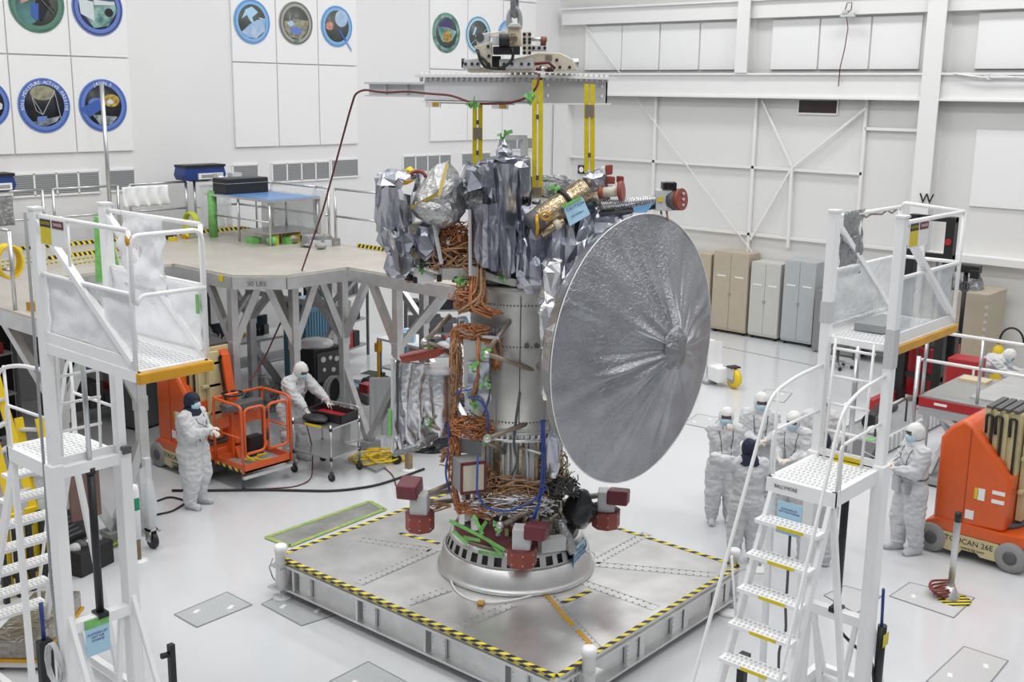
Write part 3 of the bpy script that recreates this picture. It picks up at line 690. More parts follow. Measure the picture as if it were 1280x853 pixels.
# ---- transport platform: 3.55 x 4.33 m, deck 0.5 m up
PT = radians(1.1); PM = Matrix.Translation((9.442, 8.378, 0)) @ Matrix.Rotation(PT, 4, 'Z')
t = Thing('transport_platform', 'large low aluminium platform edged in yellow and black tape under the spacecraft', 'platform', (9.442, 8.378, 0), PT)
hx, hy = 1.7726, 2.1631
top = t.part('deck_plate', MB().b2((-hx, -hy, .44), (hx, hy, .5)), M_ALUP, bevel=.006)
def chan(a, b, nrm):
    mb = MB(); a, b, nrm = V(a), V(b), V(nrm)
    mb.bar(a+V((0, 0, .28)), b+V((0, 0, .28)), .02, .33)
    for z in (.425, .125): mb.bar(a+nrm*.05+V((0, 0, z)), b+nrm*.05+V((0, 0, z)), .12, .028)
    return mb
sides = [((-hx+.08, -hy+.08, 0), (-hx+.08, hy-.08, 0), (-1, 0, 0)), ((-hx+.08, -hy+.08, 0), (hx-.08, -hy+.08, 0), (0, -1, 0)), ((hx-.08, -hy+.08, 0), (hx-.08, hy-.08, 0), (1, 0, 0)), ((-hx+.08, hy-.08, 0), (hx-.08, hy-.08, 0), (0, 1, 0))]
for a, b, nrm in sides:
    s_ = t.part('side_beam', chan(a, b, nrm), M_ALU)
    A, B, N = V(a), V(b), V(nrm)
    for f in (.10, .37, .63, .90):
        p = A.lerp(B, f)+N*.035; d = (B-A).normalized()
        pl = MB().bar(p-d*.10+V((0, 0, .275)), p+d*.10+V((0, 0, .275)), .035, .27)
        for k in (-1, 1):
            for j in range(5): pl.ell(p+d*.08*k+N*.02+V((0, 0, .175+.05*j)), .009, n=6)
        t.part('joint_plate', pl, M_ALU, s_)
        t.part('stiffener', MB().bar(p+d*.16+N*.02+V((0, 0, .14)), p+d*.16+N*.02+V((0, 0, .42)), .03, .09), M_ALU, s_)
# plate joints as strips of rivets
def strip(a, b, wd=.13):
    a, b = V(a), V(b); d = (b-a).normalized(); n_ = V((-d.y, d.x, 0)); z = V((0, 0, .5))
    jm = MB().bar(a+z, b+z, wd, .008)
    r = MB(); L = (b-a).length
    for k in range(int(L/.085)):
        for sd in (-1, 1): r.box(a+d*(.05+.085*k)+n_*sd*wd*.36+V((0, 0, .505)), (.016, .016, .008))
    r.bar(a+z+n_*wd*.52+V((0, 0, .002)), b+z+n_*wd*.52+V((0, 0, .002)), .008, .006)
    t.part('joint_strip', jm.merge(r), [M_ALUP, M_LINE], top)
PI_ = PM.inverted()
def pl_(x, y): q = PI_ @ onz(x, y, .5); return V((q.x, q.y, 0))
for a, b in (((546, 687), (448, 730)), ((448, 675), (538, 688)), ((560, 737), (508, 755)), ((640, 756), (574, 784)), ((743, 704), (810, 667)), ((745, 706), (897, 720)), ((720, 726), (820, 761)), ((682, 742), (743, 810))):
    strip(pl_(*a), pl_(*b))
def tape(a, b, mt, wd=.055, z=.503):
    a, b = V(a)+V((0, 0, z)), V(b)+V((0, 0, z))
    return t.part('hazard_tape', MB().bar(a, b, wd, .007), mt)
tape((-hx+.01, -hy, 0), (-hx+.01, hy, 0), M_HAZY); tape((-hx, -hy+.01, 0), (hx, -hy+.01, 0), M_HAZX)
tape((hx-.03, -hy, 0), (hx-.03, hy, 0), M_HAZY); tape((-hx, hy-.03, 0), (hx, hy-.03, 0), M_HAZX)
tape((-hx+.02, -hy+.03, -.035), (-hx+.02, hy-.03, -.035), M_HAZY, .075)
tape(pl_(703, 754), pl_(738, 739), M_HAZX, .06); tape(pl_(500, 667), pl_(549, 680), M_HAZY, .05)
for p, q in (((683, 745), (699, 763)), ((700, 765), (716, 783)), ((722, 789), (738, 806))):
    t.part('amber_tape', MB().bar(pl_(*p)+V((0, 0, .507)), pl_(*q)+V((0, 0, .507)), .055, .007), M_GOLD)
# corner jacks: white capped tubes on brackets, with hoses
for (x, y) in ((-hx-.02, hy-.12), (-hx+.42, -hy-.07), (hx+.02, -hy+.10), (hx-.1, hy+.06)):
    j = t.part('corner_jack', MB().lathe([(.07, .10), (.07, .60), (.078, .60), (.078, .66), (.06, .68)], (x, y, 0), 20), M_WHITE)
    t.part('bracket', MB().box((x, y, .14), (.24, .24, .03)), M_ALU, j); t.part('bracket', MB().box((x, y, .42), (.2, .2, .02)), M_ALU, j)
    t.part('foot', MB().lathe([(.12, 0), (.12, .02), (.035, .05), (.035, .13)], (x, y, 0), 20), M_PANEL, j)
    t.part('hose', MB().tube([(x-.06, y+.08, .5), (x-.14, y+.05, .42), (x-.12, y+.02, .3), (x-.03, y+.09, .2)], .008, 6), M_GREY, j)
# ---- adapter ring on the platform
t = Thing('adapter_ring', 'round metal launch adapter ring with oval cutouts bolted on the platform', 'adapter', (CX, CY, .5))
rg = t.part('base_ring', MB().lathe([(.90, 0), (.935, .01), (.935, .04), (.915, .05), (.905, .08), (.868, .27), (.84, .28)], n=72, cap=False), M_ALU)
NC = 34
cone = MB()
def rc(z): return .915-.15*(z/.5)
cone.lathe([(rc(.26), .255), (rc(.30), .30)], n=80, cap=False); cone.lathe([(rc(.40), .40), (rc(.455), .455), (rc(.455)-.05, .455)], n=80, cap=False)
for k in range(NC):
    a = 2*pi*k/NC; wv = .042
    cone.lathe([(rc(.295), .295), (rc(.405), .405)], n=2, a0=a-wv*(1.2 if k % 2 else .8), a1=a+wv)
t.part('perforated_cone', cone, M_ALU)
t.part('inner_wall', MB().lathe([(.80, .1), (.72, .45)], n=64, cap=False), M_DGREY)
lab = t.part('tag_card', MB().box((0, 0, 0), (.36, .006, .24)).xf(Matrix.Translation((rc(.3)*.20-.0, -rc(.3)*1.005, .33)) @ Matrix.Rotation(radians(18), 4, 'Z')), M_BLUEC)
tx = text_mb('CAUTION\nFLIGHT HARDWARE\nDO NOT TOUCH', .05, (rc(.3)*.20+.0, -rc(.3)*1.02, .34), (cos(radians(18)), sin(radians(18)), 0), (0, 0, 1), .001)
t.part('lettering', tx, mat('ink_blue', (.05, .09, .30), .6), lab)
def PX_(x, y, z): return onz(x, y, .5+z)-V((CX, CY, .5))
t.part('white_hose', MB().tube([*chaikin([PX_(578, 672, .36), PX_(566, 690, .2), PX_(561, 715, .03), PX_(567, 738, .015), PX_(590, 752, .015), PX_(630, 754, .015), PX_(690, 738, .015), PX_(728, 712, .015), PX_(745, 698, .05), PX_(742, 690, .12), PX_(733, 690, .28)])], .012, 8), M_PANEL)
for x, y in [PX_(655, 729, .02)[:2], PX_(601, 754, .02)[:2], PX_(675, 741, .02)[:2]]:
    t.part('tape_patch', MB().box((x, y, .022), (.09, .07, .02), .5), M_GOLD)
# ---- the spacecraft
S = Thing('spacecraft', 'tall unfinished spacecraft in silver foil with round dish and copper wiring', 'spacecraft', (CX, CY, .95))
def sp(name, mb, mt, parent=None, label=None, kind=None, bevel=0, sharp=None): return S.part(name, mb, mt, parent, True, bevel, sharp, label, kind)
c0 = V((CX, CY, 0))
R1 = .56
bm0 = (MB().lathe([(R1, 2.30), (R1+.02, 2.31), (R1+.02, 2.36), (R1, 2.37), (R1, 3.86), (R1+.012, 3.87), (R1+.012, 3.93), (R1, 3.94)], c0, 72))
def onc(a, z, r=R1): return c0+(CR*sin(a)-CN*cos(a))*r+V((0, 0, z))     # a=0 faces the camera
rv = MB()
for z in (2.42, 3.28, 3.74):
    for k in range(46):
        a = -pi/2+pi*k/45; rv.ell(onc(a, z, R1+.002), .010, n=6)
body = sp('upper_cylinder', bm0.merge(rv), [M_CYL, M_DGREY])
for a in (-.45, .02, .55, 1.1):
    sp('seam_strip', MB().bar(onc(a, 2.40, R1+.002), onc(a, 3.84, R1+.002), .012, .012, up=onc(a, 0)-c0), M_GREY if a != .02 else M_DGREY, body)
# bracket ring with dark bolts
for a in (.15, .35, .62, .85): sp('bolt_boss', MB().cyl(onc(a, 3.30, R1-.01), onc(a, 3.30, R1+.03), .028, n=12), M_DGREY, body)
low = sp('lower_cylinder', MB().lathe([(.50, 1.15), (.50, 1.30), (.53, 1.31), (.53, 1.36), (.50, 1.37), (.50, 2.22), (.585, 2.24), (.585, 2.31)], c0, 64), M_CYL)
for k in range(26):
    a = -1.6+3.2*k/25
    sp('rib', MB().bar(onc(a, 1.40, .515), onc(a, 2.22, .515), .03 if k % 3 else .07, .03, up=onc(a, 0)-c0), (M_CYL, M_KAP, M_ALU, M_LGREY)[k % 4], low)
sp('flange', MB().lathe([(.57, 2.20), (.62, 2.20), (.62, 2.235), (.57, 2.235)], c0, 64, cap=False), M_ALU, low)
for k in range(30):
    a = -1.6+3.2*k/29; sp('flange_bolt', MB().box(onc(a, 2.26, .60), (.035, .035, .05)), M_MLI2, low)
skirt = sp('skirt_cone', MB().lathe([(.72, .95), (.745, .955), (.745, .985), (.70, .99), (.60, 1.20), (.50, 1.24)], c0, 64, cap=False), M_BROWN)
sp('skirt_cover', MB().lathe([(.735, 1.0), (.66, 1.14), (.60, 1.24)], c0, 40, a0=pi*.72, a1=pi*1.35, cap=False), M_MAROON, skirt)
# random small equipment around the lower barrel
rnd = random.Random(5)
mts = [M_ALU, M_KAP, M_COPPER2, M_LGREY, M_MLI2, M_BROWN, M_DGREY, M_CYL]
for k in range(54):
    a = rnd.uniform(-1.35, 1.45); z = rnd.uniform(1.12, 1.50); r = .60+.16*max(0, (1.5-z)/.5)*rnd.uniform(.2, 1)
    p = onc(a, z, r); d = rnd.uniform(.03, .085)
    if k % 3: b = MB().box(p, (d, d*rnd.uniform(.6, 1.6), d*rnd.uniform(.6, 2)), a+rnd.uniform(-.3, .3))
    else: b = MB().cyl(p, p+V((rnd.uniform(-.08, .08), rnd.uniform(-.08, .08), rnd.uniform(.05, .16))), d*.4, n=10)
    sp('fitting', b, mts[k % 8], low)
def bundle(pts, r, n, spread, seed, tw=1.0):
    """loose parallel wires following pts"""
    rr = random.Random(seed); mb = MB()
    for k in range(n):
        off = [V((rr.gauss(0, 1), rr.gauss(0, 1), rr.gauss(0, 1)))*spread for _ in pts]
        a = V((rr.gauss(0, 1), rr.gauss(0, 1), rr.gauss(0, .6)))*spread
        mb.tube(fillet([V(p)+a+o*.45 for p, o in zip(pts, off)], .12, 4), r*rr.uniform(.7, 1.2), 6)
    return mb
def tangle(c, dims, n, r, seed, pts=5):
    rr = random.Random(seed); mb = MB(); c = V(c)
    for k in range(n):
        P = []; q = V((rr.uniform(-1, 1), rr.uniform(-1, 1), rr.uniform(-1, 1)))
        for j in range(pts):
            P.append(c+CR*q.x*dims[0]-CN*q.y*dims[1]+V((0, 0, q.z*dims[2])))
            q = q+V((rr.gauss(0, .55), rr.gauss(0, .5), rr.gauss(0, .55)))
            if q.length > 1.15: q *= 1.15/q.length*rr.uniform(.75, 1)
        mb.tube(fillet(P, .1, 4), r*rr.uniform(.6, 1.3), 6)
    return mb
# flat foil-faced panel in front-left of the cylinder
pf = .62
sp('front_panel', MB().prism([sc(579, 425, pf), sc(612, 428, pf), sc(611, 510, pf), sc(581, 510, pf)], CN*.04), M_CYL)
sp('foil_patch', MB().grid(lambda u, v: sc(584+28*u, 452+60*v, pf+.02), 8, 12).jig(.035, 9, 3), M_MLI)
# connector shelf
sh = MB(); pts = [onc(-1.55+1.25*k/12, 3.40, R1+.20) for k in range(13)]+[onc(-1.55+1.25*(12-k)/12, 3.40, R1-.02) for k in range(13)]
shelf = sp('connector_shelf', sh.prism(pts, (0, 0, .025)), M_LGREY)
for k in range(20):
    a = -1.5+1.15*k/19
    sp('connector', MB().cyl(onc(a, 3.43, R1+.13), onc(a, 3.51, R1+.13), .026, n=8), M_DGREY if k % 4 else M_LGREY, shelf)
fr = MB(); rr = random.Random(3)
for k in range(44):
    a = -1.52+1.2*k/43
    fr.tube(fillet([onc(a, 3.41, R1+.17), onc(a+rr.uniform(-.05, .05), 3.30, R1+.15), onc(a*.86-.06+rr.uniform(-.05, .05), 3.14, R1+.05), onc(a*.72-.14, 3.03+rr.uniform(-.03, .03), R1+.03)], .05, 3), .011, 6)
sp('wire_fringe', fr, M_COPPER, shelf)
sp('wire_harness', bundle([sc(567, 415, .35), sc(567, 460, .42), sc(566, 500, .42), sc(568, 560, .40), sc(566, 610, .42), sc(573, 640, .5)], .013, 13, .022, 11), M_COPPER, label='copper wiring trunk down the left side')
sp('wire_harness', bundle([sc(587, 300, .3), sc(597, 330, .5), sc(593, 360, .62), sc(594, 384, .66), sc(622, 393, .66)], .014, 9, .03, 12), M_COPPER)
sp('wire_harness', bundle([sc(603, 305, .4), sc(604, 345, .62), sc(604, 372, .66), sc(575, 388, .6)], .014, 8, .03, 13), M_COPPER2)
sp('wire_harness', bundle([sc(597, 420, .64), sc(597, 470, .66), sc(588, 505, .66)], .012, 4, .01, 14), M_COPPER)
sp('wire_harness', bundle([sc(612, 430, .62), sc(613, 470, .64), sc(611, 500, .64), sc(604, 520, .64)], .009, 4, .006, 15), M_DGREY)
sp('wire_tangle', tangle(sc(586, 372, .60), (.20, .07, .16), 44, .007, 61), M_COPPER)
sp('wire_tangle', tangle(sc(640, 620, .60), (.42, .10, .22), 60, .006, 71), M_COPPER2)
sp('wire_tangle', tangle(sc(640, 632, .66), (.5, .08, .14), 50, .006, 72), M_MLI2)
sp('wire_tangle', tangle(sc(690, 590, .45), (.2, .10, .3), 40, .006, 73), M_KAP)
sp('wire_tangle', tangle(sc(560, 318, .45), (.28, .12, .2), 50, .006, 74), M_COPPER2)
sp('wire_tangle', tangle(sc(570, 470, .48), (.07, .06, .42), 40, .006, 62), M_COPPER2)
sp('wire_tangle', tangle(sc(590, 414, .64), (.22, .04, .08), 24, .006, 63), M_COPPER)
sp('wire_tangle', tangle(sc(600, 300, .5), (.12, .1, .2), 20, .012, 64), M_COPPER)
sp('wire_tangle', tangle(sc(568, 575, .5), (.08, .08, .3), 30, .006, 65), M_COPPER)
sp('wire_tangle', tangle(sc(590, 535, .55), (.24, .10, .13), 80, .006, 21), M_COPPER)
sp('wire_tangle', tangle(sc(560, 300, .3), (.30, .2, .22), 110, .0075, 22), M_COPPER)
sp('wire_tangle', tangle(sc(545, 322, .3), (.22, .2, .12), 30, .012, 23), M_DGREY)
sp('wire_tangle', tangle(sc(593, 335, .45), (.30, .12, .16), 60, .007, 24), M_COPPER2)
sp('wire_tangle', tangle(sc(608, 600, .5), (.10, .1, .20), 40, .006, 25), M_COPPER2)
sp('wire_tangle', tangle(sc(600, 635, .6), (.28, .12, .10), 50, .006, 26), M_COPPER)
sp('wire_tangle', tangle(sc(540, 632, .4), (.20, .1, .05), 14, .011, 27), M_COPPER2)
sp('wire_tangle', tangle(sc(700, 608, .45), (.22, .12, .16), 60, .007, 28), M_DGREY)
sp('wire_tangle', tangle(sc(560, 572, .2), (.12, .1, .1), 16, .010, 29), M_COPPER2)
for k, (x0, y0, x1, y1) in enumerate(((625, 535, 622, 640), (640, 540, 640, 628), (655, 525, 658, 640), (668, 535, 668, 636), (684, 540, 688, 630), (697, 560, 700, 625), (650, 560, 700, 575), (632, 610, 690, 600))):
    f0 = .56-.0045*abs(x0-645)/1
    sp('equipment_tube', MB().tube(fillet([sc(x0, y0, f0), sc((x0+x1)/2+3, (y0+y1)/2, f0+.03), sc(x1, y1, f0+.02)], .1), .028 if k % 2 else .018, 10), (M_KAP, M_ALU, M_CYL, M_KAP, M_BROWN, M_KAP, M_ALU, M_BROWN)[k])
# electronics box with maroon frame
eb = Matrix.Translation(sc(586, 592, .78))
ex = (CR*.93+CN*.36).normalized(); ey = V((-ex.y, ex.x, 0)); ER = Matrix((ex, ey, V((0, 0, 1)))).transposed()
bx = sp('electronics_box', MB().box(sc(586, 592, .60), (.29, .30, .36), R=ER), M_GREY, bevel=.008)
pc = sc(586, 592, .60)-ey*.155
sp('box_face', MB().box(pc, (.26, .012, .30), R=ER), M_DIRT, bx)
for d in ((-.135, 0, .025, .36), (.135, 0, .025, .36)): sp('maroon_frame', MB().box(pc+ex*d[0], (d[2], .03, d[3]), R=ER), M_MAROON, bx)
for d in (-.17, .17): sp('maroon_frame', MB().box(pc+V((0, 0, d)), (.29, .03, .025), R=ER), M_MAROON, bx)
sp('panel_plate', MB().prism([sc(573, 548, .45), sc(602, 553, .45), sc(602, 570, .45), sc(573, 566, .45)], CN*.03), M_GREY)
sp('access_panel', MB().box(sc(648, 623, .58), (.22, .02, .15), R=Matrix((CR, CN, V((0, 0, 1)))).transposed()), M_LGREY)
# struts with green taped nodes
def strut(a, b, fa, fb, r=.028, mt=M_BROWN): return sp('strut', MB().cyl(sc(*a, fa), sc(*b, fb), r, n=12), mt)
for a, b, fa, fb in (((563, 394), (532, 427), .3, .45), ((534, 428), (566, 443), .45, .3), ((637, 402), (608, 440), .55, .80), ((610, 443), (668, 463), .80, .50), ((563, 508), (534, 527), .3, .45), ((536, 530), (568, 546), .45, .3), ((611, 548), (662, 528), .82, .5), ((609, 552), (630, 566), .82, .5), ((528, 620), (565, 604), .55, .4), ((640, 650), (682, 622), .8, .5), ((630, 655), (690, 625), .8, .6)): strut(a, b, fa, fb)
for x, y, f in ((531, 428, .45), (608, 443, .82), (534, 528, .45), (609, 549, .84), (524, 624, .6), (625, 657, .82)):
    n_ = sp('strut_node', MB().ell(sc(x, y, f), .05, n=10), M_ALU)
    b = MB(); rq = random.Random(int(x))
    for k in range(9):
        p = sc(x, y, f)+V((rq.gauss(0, .025), rq.gauss(0, .025), rq.gauss(0, .03))); b.box(p, (.06, .006, .035), R=Matrix.Rotation(rq.uniform(0, 6), 3, V((rq.random(), rq.random(), rq.random()))))
    sp('green_tape', b, M_GREEN, n_)
for x, y, f in ((595, 458, .70), (610, 480, .72), (593, 505, .70), (574, 355, .6), (628, 346, .6), (513, 325, .35), (528, 335, .38), (690, 238, .3), (664, 248, .4)):
    b = MB(); rq = random.Random(int(x*3))
    for k in range(7): b.box(sc(x, y, f)+V((rq.gauss(0, .03), rq.gauss(0, .03), rq.gauss(0, .025))), (.07, .006, .035), R=Matrix.Rotation(rq.uniform(0, 6), 3, V((rq.random(), rq.random(), rq.random()))))
    sp('green_tape', b, M_GREEN)
# big green tape strips on the skirt
for a, b in (((562, 651), (604, 672)), ((602, 671), (631, 688)), ((592, 644), (603, 668)), ((566, 664), (584, 680)), ((580, 672), (600, 676)), ((612, 676), (628, 696)), ((598, 690), (622, 694)), ((608, 652), (600, 664))):
    sp('green_tape', MB().bar(sc(*a, .72), sc(*b, .86), .04, .008, up=CN), M_GREEN)
# blue cables
def cable(P, r=.012, mt=M_CABLEB): return sp('cable', MB().tube(fillet([sc(*q) for q in P], .15, 5), r, 8), mt)
cable([(677, 525, .55), (678, 560, .62), (677, 600, .66), (672, 635, .74), (664, 650, .84)]); cable([(680, 525, .55), (681, 570, .62), (680, 610, .66), (668, 650, .82)])
cable([(684, 610, .66), (660, 632, .80), (628, 641, .84), (606, 634, .80), (596, 618, .80), (597, 570, .80)]); cable([(560, 530, .4), (562, 560, .5), (556, 590, .55), (562, 615, .55)])
cable([(586, 497, .68), (600, 500, .70), (610, 515, .70), (610, 545, .74)]); cable([(565, 500, .45), (570, 490, .6), (590, 487, .7)], .008)
cable([(650, 490, .58), (644, 530, .62), (642, 560, .62), (648, 575, .62), (640, 595, .64)], .014, M_DGREY)
# white electrical post
sp('white_rod', MB().tube([sc(668, 410, .30), sc(672, 440, .34), sc(671, 495, .34)], [.012, .035, .045], 8), M_KAP)
# ---- radar / foil panels on the left
rad = sp('foil_panel', MB().sheet(lambda u, v: sc(491+48*u, 450+5*u+(112-10*u)*v, .62-.22*u)+CR*.02*sin(17*u+5*v)-CN*.05*sin(19*u+2.5*sin(4*v))*(.3+v*.7), 44, 44, .012).jig(.016, 9, 4, True), M_MLI2)
sp('edge_rail', MB().bar(sc(491, 448, .66), sc(491, 566, .66), .03), M_LGREY, rad); sp('edge_rail', MB().bar(sc(497, 450, .64), sc(497, 570, .64), .02), M_DGREY, rad)
rb = sp('red_beam', MB().prism([sc(499, 446, .70), sc(541, 438, .5), sc(556, 436, .42), sc(556, 441, .42), sc(543, 448, .5), sc(503, 454, .70)], CN*.10), M_REDC)
sp('red_beam_cap', MB().prism([sc(501, 446, .7), sc(541, 438, .5), sc(556, 436, .4), sc(548, 433, .3), sc(510, 440, .5)], V((0, 0, -.02))), M_REDC, rb)
sp('foil_tank', MB().lathe([(.05, 0), (.15, .02), (.165, .08), (.165, .70), (.15, .78), (.06, .82)], sc(548, 545, .25), 28).jig(.012, 8, 6, True), M_MLI2)
sp('tank_collar', MB().lathe([(.10, 0), (.22, .02), (.20, .08), (.12, .1)], sc(550, 466, .3), 24), M_LGREY)
sp('foil_roll', MB().tube([sc(492, 568, .66), sc(520, 558, .52), sc(545, 545, .40)], [.03, .05, .04], 12).jig(.02, 14, 8), M_PLASD)
gn = sp('green_tape', MB().bar(sc(487, 512, .68), sc(487, 545, .68), .05, .01), M_GREEN)
# ---- thruster clusters with red covers
def hexcover(c, r, h, name='thruster_cover'):
    hm_ = MB().lathe([(r*.96, 0), (r, .015), (r, h), (r*.9, h)], c, 8); rv = MB()
    for k in range(8):
        a = 2*pi*(k+.0)/8
        for z in (.05, h-.04): rv.ell(c+V((r*cos(a)*.995, r*sin(a)*.995, z)), .008, n=6)
    o = sp(name, hm_.merge(rv), [M_REDC, M_LGREY], sharp=30); sp('cover_rim', MB().lathe([(r*.97, h-.001), (r*1.02, h), (r*1.02, h+.012), (r*.8, h+.012)], c, 8), M_MAROON, o)
    return o
for (hxp, bxp, f, arm, sd) in (((525, 662), (512, 610), .55, (566, 612), -1), ((652, 706), (671, 664), .98, (640, 655), 1), ((757, 658), (773, 621), .2, (715, 625), 1)):
    base = sc(*hxp, f); hexcover(base, .165, .20)
    blk = sp('thruster_block', MB().box(base+V((0, 0, .32)), (.20, .20, .26), .6), M_LGREY, bevel=.02)
    sp('strut', MB().cyl(base+V((0, 0, .40)), sc(*arm, f-.35), .035), M_CYL); sp('strut', MB().cyl(base+V((0, 0, .30)), sc(arm[0], arm[1]+14, f-.35), .03), M_BROWN)
    p = sc(*bxp, f+.02)
    bb = sp('thruster_box', MB().box(p, (.28, .24, .17), R=Matrix.Rotation(.5, 3, 'Z') @ Matrix.Rotation(.18*sd, 3, 'Y')), M_MAROON, bevel=.02)
    sp('neck', MB().cyl(p, base+V((0, 0, .36)), .07), M_LGREY, bb)
# black bag and foil boxes at the right foot
sp('black_bag', MB().ell(sc(724, 637, .35), (.20, .19, .22), n=28).jig(.05, 6, 4), M_BLKBAG, label='black bagged engine part hanging at the right foot')
sp('bag_neck', MB().tube([sc(716, 650, .35), sc(712, 668, .45), sc(708, 676, .55)], [.09, .05, .02], 12).jig(.015, 14), M_BLKBAG)
sp('foil_wrap', MB().tube([sc(700, 650, .6), sc(708, 672, .62), sc(716, 690, .6)], [.04, .07, .05], 12).jig(.02, 14, 2), M_PLASD)
sp('louvre_box', MB().box(sc(690, 680, .74), (.30, .12, .16), R=ER), M_LGREY, bevel=.01)
# ---- bus, blankets
def blanket(name, c, dims, seed, mt=M_MLI, amp=.06, fr=4.5, nz=18, nu=36, R=None, sq=.35, label=None, taper=0.0, fold=0.0, facet=False):
    """crumpled foil wrapped round a rounded box; dims = half sizes along view-right, towards camera, up"""
    c = V(c); R = R or Matrix.Identity(3); mb = MB()
    def fn(u, v):
        a = 2*pi*u; ph = pi*(v-.5); sg = lambda x, e: (abs(x)**e)*(1 if x >= 0 else -1)
        ca, sa, cp, sp_ = sg(cos(a), sq), sg(sin(a), sq), sg(cos(ph), sq), sg(sin(ph), sq)
        k = 1-taper*(sp_*.5+.5)+fold*sin(a*9+seed)*(.7+.3*sin(3*a))
        q = R @ V((dims[0]*cp*ca*k, -dims[1]*cp*sa*k, dims[2]*sp_))
        return c+CR*q.x+CN*q.y+V((0, 0, q.z))
    nu_, nz_ = max(11, int(nu*.36)), max(7, int(nz*.42)); rq = random.Random(seed*17)
    mb.grid(fn, nu_, nz_, False, True); mb.jig(amp*.8, fr*.8, seed, True)
    cell = 2*pi*dims[0]/nu_
    vm = {}
    for v in mb.v:
        kk = (round(v.x, 4), round(v.y, 4), round(v.z, 4))
        if kk not in vm: vm[kk] = V((rq.gauss(0, 1), rq.gauss(0, 1), rq.gauss(0, 1)))*min(.045, cell*.22)
        v += vm[kk]
    tri = []
    for (a, b, c_, d) in mb.f:
        tri += [(c_, b, a), (d, c_, a)] if rq.random() < .5 else [(d, b, a), (d, c_, b)]
    mb.f = tri; mb.sm = [False]*len(tri)
    return sp(name, mb, mt, label=label)
sp('bus_box', MB().box(c0+V((0, 0, 4.35)), (1.05, 1.05, .75), R=Matrix((CR, CN, V((0, 0, 1)))).transposed()), M_DGREY)
sp('bus_rail', MB().bar(sc(540, 268, .62), sc(552, 330, .62), .03), M_LGREY); sp('bus_rail', MB().bar(sc(587, 262, .62), sc(588, 345, .66), .025), M_LGREY)
sp('deck_skirt', MB().prism([sc(585, 330, .6), sc(620, 345, .62), sc(662, 352, .6), sc(690, 352, .5), sc(690, 362, .5), sc(640, 358, .6), sc(590, 345, .6)], CN*.3), M_CYL)
# tall draped blanket: broad vertical panes meeting in sharp folds
rq = random.Random(44)
def panes(nm, top, bot, f, n, rows, amp, seed, label=None, mt=None):
    """hanging foil: top / bottom outlines in surveyed points, n folds wide"""
    rr = random.Random(seed); G = []
    def along(L, u):
        k = u*(len(L)-1); i = min(int(k), len(L)-2); a, b = L[i], L[i+1]; w_ = k-i; return (a[0]*(1-w_)+b[0]*w_, a[1]*(1-w_)+b[1]*w_)
    off = [rr.uniform(-1, 1) for _ in range(n+1)]
    for j in range(rows+1):
        v = j/rows; row = []
        for i in range(n+1):
            u = i/n; A, B = along(top, u), along(bot, u); e = 0 if i in (0, n) else 1
            x = A[0]*(1-v)+B[0]*v+e*rr.uniform(-1.6, 1.6); y = A[1]*(1-v)+B[1]*v+(rr.uniform(-3, 3) if 0 < j < rows else rr.uniform(-1.5, 1.5))
            row.append(sc(x, y, f+.20*sin(pi*u)+amp*(off[i]*(.6+.6*v)+.45*rr.uniform(-1, 1))))
        G.append(row)
    vs = [p for r in G for p in r]; k = n+1; bk = [p+CN*.02 for p in vs]; o = len(vs); fs = []
    for j in range(rows):
        for i in range(n):
            q = (j*k+i, j*k+i+1, (j+1)*k+i+1, (j+1)*k+i); d = rr.random() < .5
            fs += [(q[0], q[2], q[1]), (q[0], q[3], q[2])] if d else [(q[0], q[3], q[1]), (q[1], q[3], q[2])]
    fs += [tuple(o+z for z in reversed(t_)) for t_ in fs]
    edge = list(range(k))+[j*k+n for j in range(1, rows+1)]+[rows*k+i for i in range(n-1, -1, -1)]+[j*k for j in range(rows-1, 0, -1)]
    fs += [(edge[i], edge[(i+1) % len(edge)], o+edge[(i+1) % len(edge)], o+edge[i]) for i in range(len(edge))]
    mb = MB().add(vs+bk, fs); return sp(nm, mb, mt or M_MLI, label=label)
panes('foil_drape', [(589, 258), (600, 254), (611, 256), (622, 252), (640, 258)], [(588, 318), (600, 332), (612, 338), (622, 340), (634, 346)], .58, 9, 6, .05, 3, 'tall silver blanket draped over the central tower')
panes('foil_drape', [(612, 214), (622, 206), (632, 204), (642, 208), (652, 212)], [(618, 340), (628, 344), (634, 350), (640, 344), (646, 338)], .66, 8, 7, .05, 7)
panes('foil_drape', [(640, 212), (648, 210), (655, 214)], [(640, 340), (650, 338), (662, 330)], .52, 5, 6, .07, 9)
panes('foil_drape', [(594, 212), (604, 206), (616, 204), (624, 208)], [(604, 238), (612, 246), (620, 252), (628, 258)], .62, 6, 3, .05, 12)
panes('foil_drape', [(648, 290), (664, 284), (680, 286), (694, 280), (706, 276)], [(650, 338), (664, 346), (680, 356), (694, 356), (706, 346)], .66, 9, 4, .07, 15)
panes('foil_drape', [(700, 286), (716, 276), (734, 272), (748, 262)], [(702, 346), (714, 340), (726, 326), (740, 312)], .52, 8, 4, .08, 18)
panes('foil_drape', [(472, 240), (484, 232), (496, 236), (508, 242)], [(470, 290), (484, 300), (498, 296), (512, 288)], .48, 7, 4, .06, 21)
panes('foil_drape', [(474, 282), (488, 288), (504, 292)], [(492, 312), (500, 322), (508, 318)], .52, 6, 3, .05, 24, mt=M_MLI2)
panes('foil_drape', [(486, 306), (496, 302), (506, 304)], [(494, 338), (502, 345), (511, 340)], .52, 4, 3, .05, 27)
blanket('foil_core', sc(626, 270, .22), (.26, .25, .62), 3, amp=.03)
blanket('foil_wrap', sc(632, 212, .42), (.18, .15, .13), 5, amp=.04, fr=6)
blanket('foil_wrap', sc(607, 222, .45), (.22, .14, .13), 15, amp=.06, fr=6)
